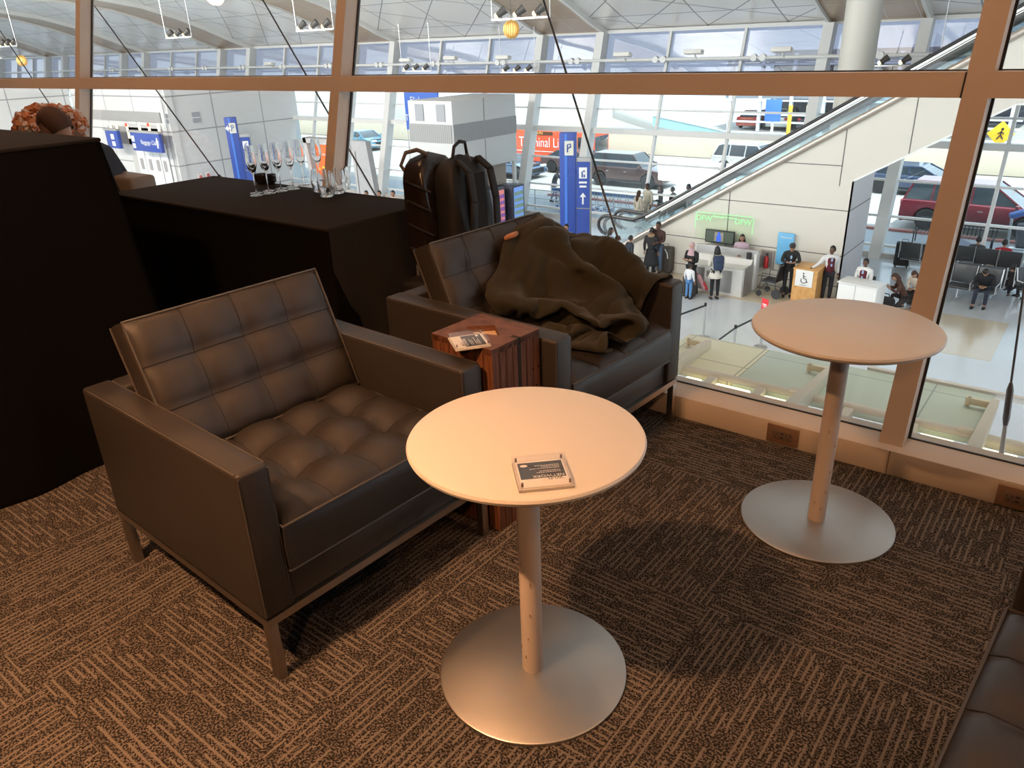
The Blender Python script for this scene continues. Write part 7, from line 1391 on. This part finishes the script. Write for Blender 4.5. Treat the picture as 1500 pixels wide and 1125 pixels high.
# car builder
TYRE = mat('tyre', (.018, .018, .02), .7); RIM = mat('wheel_alloy', (.72, .72, .74), .25, .8); CGL = mat('car_glass', (.03, .04, .05), .08, coat=.5); LAMP = mat('headlamp', (.80, .84, .88), .15); TAIL = mat('tail_lamp', (.45, .02, .02), .3)
def car(loc, rz, c, label, kind='suv', L=4.8, W_=1.9, H=1.7, small=False, cat='car', group=None):
    t = thing('car', loc, rz, label, cat, group)
    h = L/2; k = H/1.7; P_ = mat('paint_%d_%d_%d' % tuple(int(x*999) for x in c), c, .25, .2, coat=.8)
    wb = L*.31; wr = .37*k if kind != 'sedan' else .34
    if kind == 'suv': belt = [(-h+.02, .95*k), (-h+.10, 1.05*k), (h-1.25, 1.05*k), (h-.20, .92*k), (h, .70*k)]; gh = [(-h+.10, 1.03*k), (-h+.34, 1.58*k), (-h+.60, 1.68*k), (.45, 1.68*k), (h-1.30, 1.03*k)]
    else: belt = [(-h+.02, .86*k), (-h+.15, .98*k), (-h+.85, 1.0*k), (h-1.4, .98*k), (h-.15, .78*k), (h, .60*k)]; gh = [(-h+.50, .97*k), (-h+1.25, 1.40*k), (.25, 1.43*k), (h-1.30, .96*k)]
    bot = .26*k
    prof = [(h, bot+.08), (h-.12, bot)]
    for cx in (wb, -wb):
        for i in range(9): a = PI*i/8; prof.append((cx+(wr+.05)*math.cos(a), max(bot, wr+(wr+.05)*math.sin(a))))
    prof += [(-h+.12, bot), (-h, bot+.10)]
    prof += belt
    bm_ = MB(); bm_.prism(prof, 'y', -W_/2, W_/2)
    es_ = [e for e in bm_.bm.edges if all(abs(abs(v.co.y)-W_/2) < 1e-4 for v in e.verts) and abs(e.verts[0].co.y-e.verts[1].co.y) < 1e-4 and max(v.co.z for v in e.verts) > .5*k]
    bmesh.ops.bevel(bm_.bm, geom=es_, offset=.09, segments=3, profile=.6, affect='EDGES', clamp_overlap=True)
    bm_.build('car_body', P_, t)
    # greenhouse narrows towards the roof
    m = MB(); n = len(gh)
    def yy(z): return W_/2-.10-(z-gh[0][1])*.30
    A = [m.bm.verts.new((x, -yy(z), z)) for x, z in gh]; B = [m.bm.verts.new((x, yy(z), z)) for x, z in gh]
    m.bm.faces.new(A[::-1]); m.bm.faces.new(B)
    for i in range(n-1): m.bm.faces.new((A[i], A[i+1], B[i+1], B[i]))
    bmesh.ops.recalc_face_normals(m.bm, faces=m.bm.faces[:])
    g_ = m.build('window_glass', CGL, t)
    m = MB()
    tops = gh[1:-1]
    zt = max(z for _, z in gh)
    m.hexa([(tops[0][0], -yy(zt)-.01, zt-.03), (tops[-1][0], -yy(zt)-.01, zt-.03), (tops[-1][0], yy(zt)+.01, zt-.03), (tops[0][0], yy(zt)+.01, zt-.03),
            (tops[0][0]+.06, -yy(zt)+.05, zt+.03), (tops[-1][0]-.06, -yy(zt)+.05, zt+.03), (tops[-1][0]-.06, yy(zt)-.05, zt+.03), (tops[0][0]+.06, yy(zt)-.05, zt+.03)]); m.build('roof', P_, t)
    m = MB()
    for s in (-1, 1):
        for (xa, za), (xb, zb) in ((gh[0], gh[1]), (gh[-2], gh[-1])): m.bar((xa, s*(yy(za)+.005), za), (xb, s*(yy(zb)+.005), zb), .06, .05, up=(0, 1, 0))
        xm = -.25; m.bar((xm, s*(yy(gh[0][1])+.004), gh[0][1]), (xm, s*(yy(zt)+.004), zt), .05, .07, up=(0, 1, 0))
        if kind == 'suv': xm = -h+1.15; m.bar((xm, s*(yy(gh[0][1])+.004), gh[0][1]), (xm, s*(yy(zt)+.004), zt), .05, .09, up=(0, 1, 0))
    m.build('window_pillars', P_, t)
    for sx in (-1, 1):
        for sy in (-1, 1):
            w_ = MB().lathe([(wr*.66, -.11), (wr*.96, -.11), (wr, -.08), (wr, .08), (wr*.96, .11), (wr*.66, .11)], 28, (sx*wb, sy*(W_/2-.10), wr), (90, 0, 0)).build('wheel', TYRE, t)
            if not small or sy < 0:
                m = MB(); cx, cy = sx*wb, sy*(W_/2-.03)
                for q in range(7): a = 2*PI*q/7; m.bar((cx+.04*math.cos(a), cy, wr+.04*math.sin(a)), (cx+wr*.66*math.cos(a), cy, wr+wr*.66*math.sin(a)), .045, .05, up=(0, 1, 0))
                m.lathe([(wr*.62, -.03), (wr*.70, -.03), (wr*.70, .03), (wr*.62, .03)], 24, (cx, cy, wr), (90, 0, 0)); m.lathe([(0, -.035), (.06, -.035), (.06, .03), (0, .03)], 12, (cx, cy, wr), (90, 0, 0)); m.build('alloy_rim', RIM, w_)
    for s in (-1, 1):
        MB().box((h-.10, s*(W_/2-.30), .78*k), (.20, .42, .14), bev=.03).build('headlamp', LAMP, t); MB().box((-h+.05, s*(W_/2-.20), .92*k), (.12, .24, .22), bev=.03).build('tail_lamp', TAIL, t)
        if not small: MB().box((h-1.45, s*(W_/2+.08), 1.08*k), (.12, .20, .15), bev=.03).build('mirror', P_, t); MB().box((.15, s*(W_/2+.004), .82*k), (.18, .02, .03)).box((-1.0, s*(W_/2+.004), .82*k), (.18, .02, .03)).build('door_handle', RIM, t)
    MB().box((h-.01, 0, .55*k), (.06, W_*.6, .26), bev=.01).build('grille', TYRE, t)
    MB().box((0, 0, .55*k), (L-.5, W_-.52, .62*k)).build('wheel_well', TYRE, t)
    m = MB()
    for s in (-1, 1): m.box((0, s*(W_/2-.01), .34*k), (2*wb-2*wr-.2, .06, .10))
    m.build('side_skirt', TYRE, t)
    return t
def cs(px0, px1, py, z=ZS):
    a = G(px0, py, z); b = G(px1, py, z); return a, b
# measured wheel feet on the road
r0 = G(1357, 333, ZS)
car((r0.x+1.75, 35.6, ZS), -2, (.20, .018, .03), 'maroon large sport utility car parked close outside the right windows', L=5.6, W_=2.0, H=1.90)
p = G(1288, 283, ZS); car((p.x+1.5, p.y+.9, ZS), -4, (.04, .06, .12), 'dark blue saloon car driving behind the maroon car', 'sedan', L=4.9, H=1.62)
p = G(884, 271, ZS); q = G(941, 276, ZS); car(((p.x+q.x)/2, (p.y+q.y)/2+.9, ZS), math.degrees(math.atan2(q.y-p.y, q.x-p.x)), (.075, .035, .03), 'dark brown sport utility car in front of the sunlit road, right of the pylon', L=4.9, H=1.72)
p = G(803, 252, ZS); car((p.x+1.8, p.y+.9, ZS), -3, (.16, .10, .095), 'dark bronze saloon car half hidden by the centre blue pylon', 'sedan', L=4.9, H=1.62)
p = G(1056, 254, ZS); car((p.x+1.7, p.y+.8, ZS), -6, (.62, .60, .58), 'silver estate car partly hidden by the escalator', L=4.8, H=1.66)
p = G(548, 220, ZS); car((p.x-1.9, p.y+.8, ZS), -8, (.10, .30, .42), 'light blue car outside, right of the second mullion', 'sedan', L=4.8, H=1.6)
p = G(770, 262, ZS); car((p.x-1.6, p.y+.6, ZS), -4, (.10, .16, .26), 'small dark blue car end showing right of the kiosk block', 'sedan', L=4.4, H=1.5, small=True)
rnd = random.Random(3)
cn = 0
pos = ['far left', 'second from left', 'third from left', 'fourth from left', 'fifth from left', 'right end']
for k in range(6):
    c = ((.5, .10, .06), (.6, .6, .6), (.08, .08, .10), (.60, .30, .12), (.4, .42, .46), (.35, .04, .05))[k]
    car((-26.2+2.6*k, 69.0, ZS+.02), 90, c, 'parked car behind the garage rails, '+pos[k], 'suv' if k % 2 else 'sedan', small=True, group='cars parked in the garage')
# shuttle bus
p0 = OY(745, 262, 43.4); bus = thing('shuttle_bus', (p0.x+3.6, 43.4, ZS), 2, 'bright orange shuttle bus with white lettering behind the centre pylon', 'bus')
OR = mat('bus_orange', (.85, .10, .025), .4, coat=.3); OY_ = mat('bus_yellow', (.95, .42, .08), .4)
bus.scale = (.85, .85, .80)
MB().box((0, 0, 1.55), (9.4, 2.4, 2.5), bev=.12, seg=3).build('bus_body', OR, bus)
MB().box((0, 0, 2.88), (9.3, 2.3, .22), bev=.1, seg=2).build('roof', OY_, bus)
MB().box((3.95, -1.21, 1.95), (1.2, .03, .9), bev=.01).build('cab_window', CGL, bus); MB().box((4.66, 0, 1.85), (.10, 2.0, 1.2), bev=.03).build('windscreen', CGL, bus)
MB().box((2.95, -1.21, 1.5), (.7, .03, 2.0), bev=.01).build('door', mat('bus_door', (.75, .35, .12), .3), bus)
MB().box((-.2, -1.215, 2.60), (2.6, .03, .26)).build('destination_board', mat('bus_board', (.12, .05, .02), .4), bus)
text('SOUTH', .17, mat('led_orange', (1, .5, .08), .5, emit=1.2), bus, (-.2, -1.24, 2.60), (90, 0, 0))
text('Terminal Link', .76, SWHITE, bus, (.2, -1.222, 1.85), (90, 0, 0)).scale = (.74, 1, 1); text('DFW', .26, SWHITE, bus, (1.6, -1.222, .95), (90, 0, 0))
MB().box((-.5, -1.212, 1.16), (8.0, .02, .05)).build('white_stripe', SWHITE, bus)
for x in (-3.0, 2.2): MB().lathe([(0, -.14), (.46, -.14), (.48, -.1), (.48, .1), (0, .14)], 24, (x, -1.08, .48), (90, 0, 0)).build('wheel', TYRE, bus)
for x in (4.3,): MB().box((4.62, -.9, .9), (.15, .3, .25), bev=.04).build('headlamp', mat('bus_lamp', (1, .9, .6), .3, emit=2.0), bus)
# pavement furniture
t = thing('guard_rail', (0, 0, 0), 0, 'steel guard rail outside the far glass in front of the luggage trolleys', 'railing')
ra, rb = G(868, 322, ZS), G(936, 330, ZS); y_ = 30.6
m = MB()
for z in (.55, .95): m.tube([(-24, y_, ZS+z), (-13.5, y_, ZS+z)], .025, 8)
m.build('rail', STEEL, t)
for k in range(8): MB().tube([(-24+1.5*k, y_, ZS), (-24+1.5*k, y_, ZS+.98)], .025, 8).build('post', STEEL, t)
TB = mat('trolley_blue', (.10, .22, .50), .4)
def trolley():
    t = thing('luggage_trolley', (0, 0, 0), 0, None, 'trolley', 'luggage trolleys nested in the rack')
    m = MB()
    for s in (-1, 1): m.tube([(s*.28, -.35, .16), (s*.28, .45, .22), (s*.28, .62, 1.02)], .018, 6)
    m.tube([(-.28, .62, 1.02), (.28, .62, 1.02)], .022, 6); m.tube([(-.28, -.35, .16), (.28, -.35, .16)], .018, 6)
    for q in range(3): m.tube([(-.28, .2+.15*q, .30+.22*q), (.28, .2+.15*q, .30+.22*q)], .012, 5)
    m.build('frame', ALF, t); MB().box((0, .56, .92), (.50, .05, .20)).build('blue_panel', TB, t)
    for x, y in ((-.26, -.28), (.26, -.28), (0, .5)): MB().lathe([(0, -.03), (.09, -.03), (.09, .03), (0, .03)], 12, (x, y, .09), (0, 90, 0)).build('wheel', TB, t)
    return t
t0 = None
for k in range(13):
    lb = 'luggage trolley in the nested row outside, '+('leftmost', 'second', 'third', 'fourth', 'fifth', 'sixth', 'middle', 'eighth', 'ninth', 'tenth', 'eleventh', 'twelfth', 'rightmost')[k]+' counted from the left'
    if t0 is None: t0 = trolley(); o = t0
    else: o = copy_tree(t0)
    o.location = (-21.6+.42*k, 31.7, ZS); o.rotation_euler = (0, 0, R(180)); o['label'] = lb
for q, lb in (((632, 262), 'round grey litter bin outside, left of the leaning steel columns'), ((800, 322), 'grey litter bin outside, left of the centre pylon')):
    p = G(q[0], q[1], ZS) if q[1] > 300 else OY(q[0], q[1], 34.5); p.y = max(p.y, 31.0); b_ = thing('litter_bin', (p.x, p.y, ZS), 0, lb, 'bin')
    MB().lathe([(0, 0), (.28, 0), (.28, .85), (.30, .86), (.30, .95), (.20, 1.0), (0, 1.0)], 20).build('bin_body', mat('bin_grey', (.30, .31, .33), .5), b_); MB().lathe([(.302, .88), (.302, .93)], 20).build('bin_opening', GASKET, b_)
def wirebench(x, y, label):
    t = thing('wire_bench', (x, y, ZS), 0, label, 'bench', 'black wire benches on the pavement'); m = MB()
    for k in range(11): m.bar((-.65+.13*k, .25, .45), (-.65+.13*k, .30, .92), .03, .02, up=(0, 1, 0)); m.bar((-.65+.13*k, -.22, .45), (-.65+.13*k, .25, .45), .03, .02)
    m.bar((-.7, .30, .92), (.7, .30, .92), .04, .04); m.bar((-.7, .27, .68), (.7, .27, .68), .03, .03); m.build('slats', GASKET, t, kind='stuff')
    for s in (-1, 1): MB().tube([(s*.6, -.2, 0), (s*.6, -.2, .45), (s*.6, .22, .45), (s*.6, .26, 0)], .025, 6).build('leg', GASKET, t)
p = G(1362, 358, ZS); wirebench(p.x, p.y+.1, 'black wire bench outside, left of the right mullion'); p = G(1420, 366, ZS); wirebench(p.x+.05, p.y+.1, 'black wire bench outside, right of the mullion')
p = G(1480, 390, ZS); t = thing('luggage_cart', (p.x+.15, 32.2, ZS), 10, 'luggage cart with a grey covered load and blue top outside the right window', 'trolley')
MB().box((0, 0, .25), (1.1, .6, .08), bev=.02).build('deck', ALF, t); MB().box((.1, 0, .72), (.85, .50, .82), (0, -6, 0), bev=.06, seg=3).build('grey_load', cloth((.10, .10, .12)), t)
for sx in (-1, 1):
    for sy in (-1, 1): MB().lathe([(0, -.03), (.13, -.03), (.13, .03), (0, .03)], 16, (sx*.5, sy*.26, .13), (90, 0, 0)).build('wheel', TYRE, t)
MB().tube([(-.52, -.25, .25), (-.58, -.25, 1.3), (-.58, .25, 1.3), (-.52, .25, .25)], .025, 8).build('push_bar', ALF, t)
MB().box((-.40, 0, 1.45), (.55, .35, .18), (0, -20, 12), bev=.05).build('blue_bundle', cloth((.08, .16, .42)), t); MB().tube([(-.3, -.1, 1.5), (-.12, -.1, 1.85)], .035, 6).build('white_roll', SWHITE, t)
p = G(812, 297, ZS); person('dark silhouette of a traveller walking outside behind the centre pylon', (p.x, p.y, ZS), 10, H=1.75, top=(.10, .09, .10), bottom=(.30, .22, .34), hair='k', sk='b', legs='walk', lean=18, arms=('reach', 'down'))
# signs
a = OY(1466, 196, 50.0); t = thing('traffic_sign', (a.x, 50, ZS), 0, 'yellow diamond pedestrian crossing sign on a white post at upper right', 'sign')
zz = a.z-ZS
MB().box((0, 0, zz), (.95, .04, .95), (0, 45, 0), bev=.02).build('diamond_plate', mat('sign_yellow', (.95, .52, .03), .5), t)
MB().ball((.05, -.04, zz+.25), (.07, .03, .07), 10).tube([(.02, -.04, zz+.15), (0, -.04, zz-.05), (-.15, -.04, zz-.28)], .035, 6).tube([(0, -.04, zz-.05), (.14, -.04, zz-.28)], .035, 6).tube([(-.14, -.04, zz+.0), (.02, -.04, zz+.12), (.15, -.04, zz)], .03, 6).build('walking_figure', GASKET, t)
MB().tube([(0, .03, 0), (0, .03, zz)], .05, 8).build('post', SWHITE, t)
wall_('concrete_pier', (a.x+3.2, 54, ZS+2.6), (2.2, .5, 5.2), CONW, 'pale square concrete pier right of the yellow sign', 'pier')
wall_('road_sign_panel', (-21.6, 60.0, ZS+2.2), (1.2, .1, 1.6), mat('sign_blue_light', (.06, .20, .70), .4), 'small blue road sign panel high beyond the escalator', 'sign')
MB().tube([(-21.6, 60.1, ZS), (-21.6, 60.1, ZS+3)], .10, 8).build('sign_pole', SWHITE, label='white pole carrying the small blue road sign', cat='pole')
for x, c, lb in ((-20.3, (.95, .50, .05), 'yellow post marker beyond the escalator, left one'), (-19.0, (.9, .8, .5), 'pale yellow post marker beyond the escalator, right one')):
    MB().box((x, 60.0, ZS+1.3), (.25, .25, 2.6), bev=.03).build('post_marker', mat('marker_%d' % int(-x), c, .5), label=lb, cat='post')
# ------------------------------------------------------------------ camera
cd = bpy.data.cameras.new('camera'); co = bpy.data.objects.new('camera', cd); COL.objects.link(co)
cd.sensor_width = 36; cd.lens = F_PX/1500*36; cd.clip_start = .05; cd.clip_end = 600
M = Matrix((CR, CU, -CF)).transposed().to_4x4(); M.translation = Vector((0, 0, CH)); co.matrix_world = M
SC.camera = co
# ------------------------------------------------------------------ light
def spot(name, loc, to, e, col, size=75, blend=.6, r=.06):
    l = bpy.data.lights.new(name, 'SPOT'); l.energy = e; l.color = col; l.spot_size = R(size); l.spot_blend = blend; l.shadow_soft_size = r
    o = bpy.data.objects.new(name, l); COL.objects.link(o); o.location = loc
    o.rotation_euler = (Vector(to)-Vector(loc)).to_track_quat('-Z', 'Y').to_euler(); return o
def point(name, loc, e, col, r=.3):
    l = bpy.data.lights.new(name, 'POINT'); l.energy = e; l.color = col; l.shadow_soft_size = r
    o = bpy.data.objects.new(name, l); COL.objects.link(o); o.location = loc; return o
W = (1.0, .485, .215)
for x in (-1.455, -1.325): spot('downlight_and_fill_spot', (x, -.45, 2.765), (-2.0, .08, 0), 310, W, 112, .9, .034)
spot('downlight_and_fill_spot', (.7, -1.9, 2.76), (-1.9, .7, 0), 120, W, 90, .9, .08)  # added fill without a fixture, brightens the side of the left armchair
for x, e in ((-7.4, 50), (-5.1, 44), (-2.9, 30), (-.7, 32), (1.5, 60)):
    spot('downlight_and_fill_spot', (x, 1.80, 2.76), (x, 1.8, 0), e, W, 165, .5, .08)  # added wide fill without fixtures, brightens the window frames and tables
def area(name, loc, rot, sx, sy, e, col):
    l = bpy.data.lights.new(name, 'AREA'); l.shape = 'RECTANGLE'; l.size = sx; l.size_y = sy; l.energy = e; l.color = col
    o = bpy.data.objects.new(name, l); COL.objects.link(o); o.location = loc; o.rotation_euler = [R(a) for a in rot]; return o
for x in (-48, -36, -24, -12, 0):
    area('hall_fill_light', (x, 9, 4.5), (50, 0, 0), 6, 2.5, {-12: 1100, 0: 1000}.get(x, 2600), (1, .95, .88))  # unseen area lights added above the view to brighten the hall
sun = bpy.data.lights.new('sun', 'SUN'); sun.energy = 6.5; sun.angle = R(1.5); sun.color = (1, .95, .88)
so = bpy.data.objects.new('sun', sun); COL.objects.link(so)
so.rotation_euler = Vector((-.35, .45, -1.0)).to_track_quat('-Z', 'Y').to_euler()
w = bpy.data.worlds.new('world'); SC.world = w; w.use_nodes = True
bg = w.node_tree.nodes['Background']; bg.inputs[0].default_value = (.80, .90, 1.0, 1); bg.inputs[1].default_value = 2.3
SC.view_settings.view_transform = 'Standard'; SC.view_settings.look = 'None'; SC.view_settings.exposure = 0.0; SC.view_settings.gamma = 1
SC.cycles.max_bounces = 20; SC.cycles.diffuse_bounces = 3; SC.cycles.glossy_bounces = 4; SC.cycles.transparent_max_bounces = 24; SC.cycles.transmission_bounces = 20
SC.cycles.caustics_reflective = False; SC.cycles.caustics_refractive = False
SC.cycles.sample_clamp_indirect = 4.0; SC.cycles.use_denoising = True
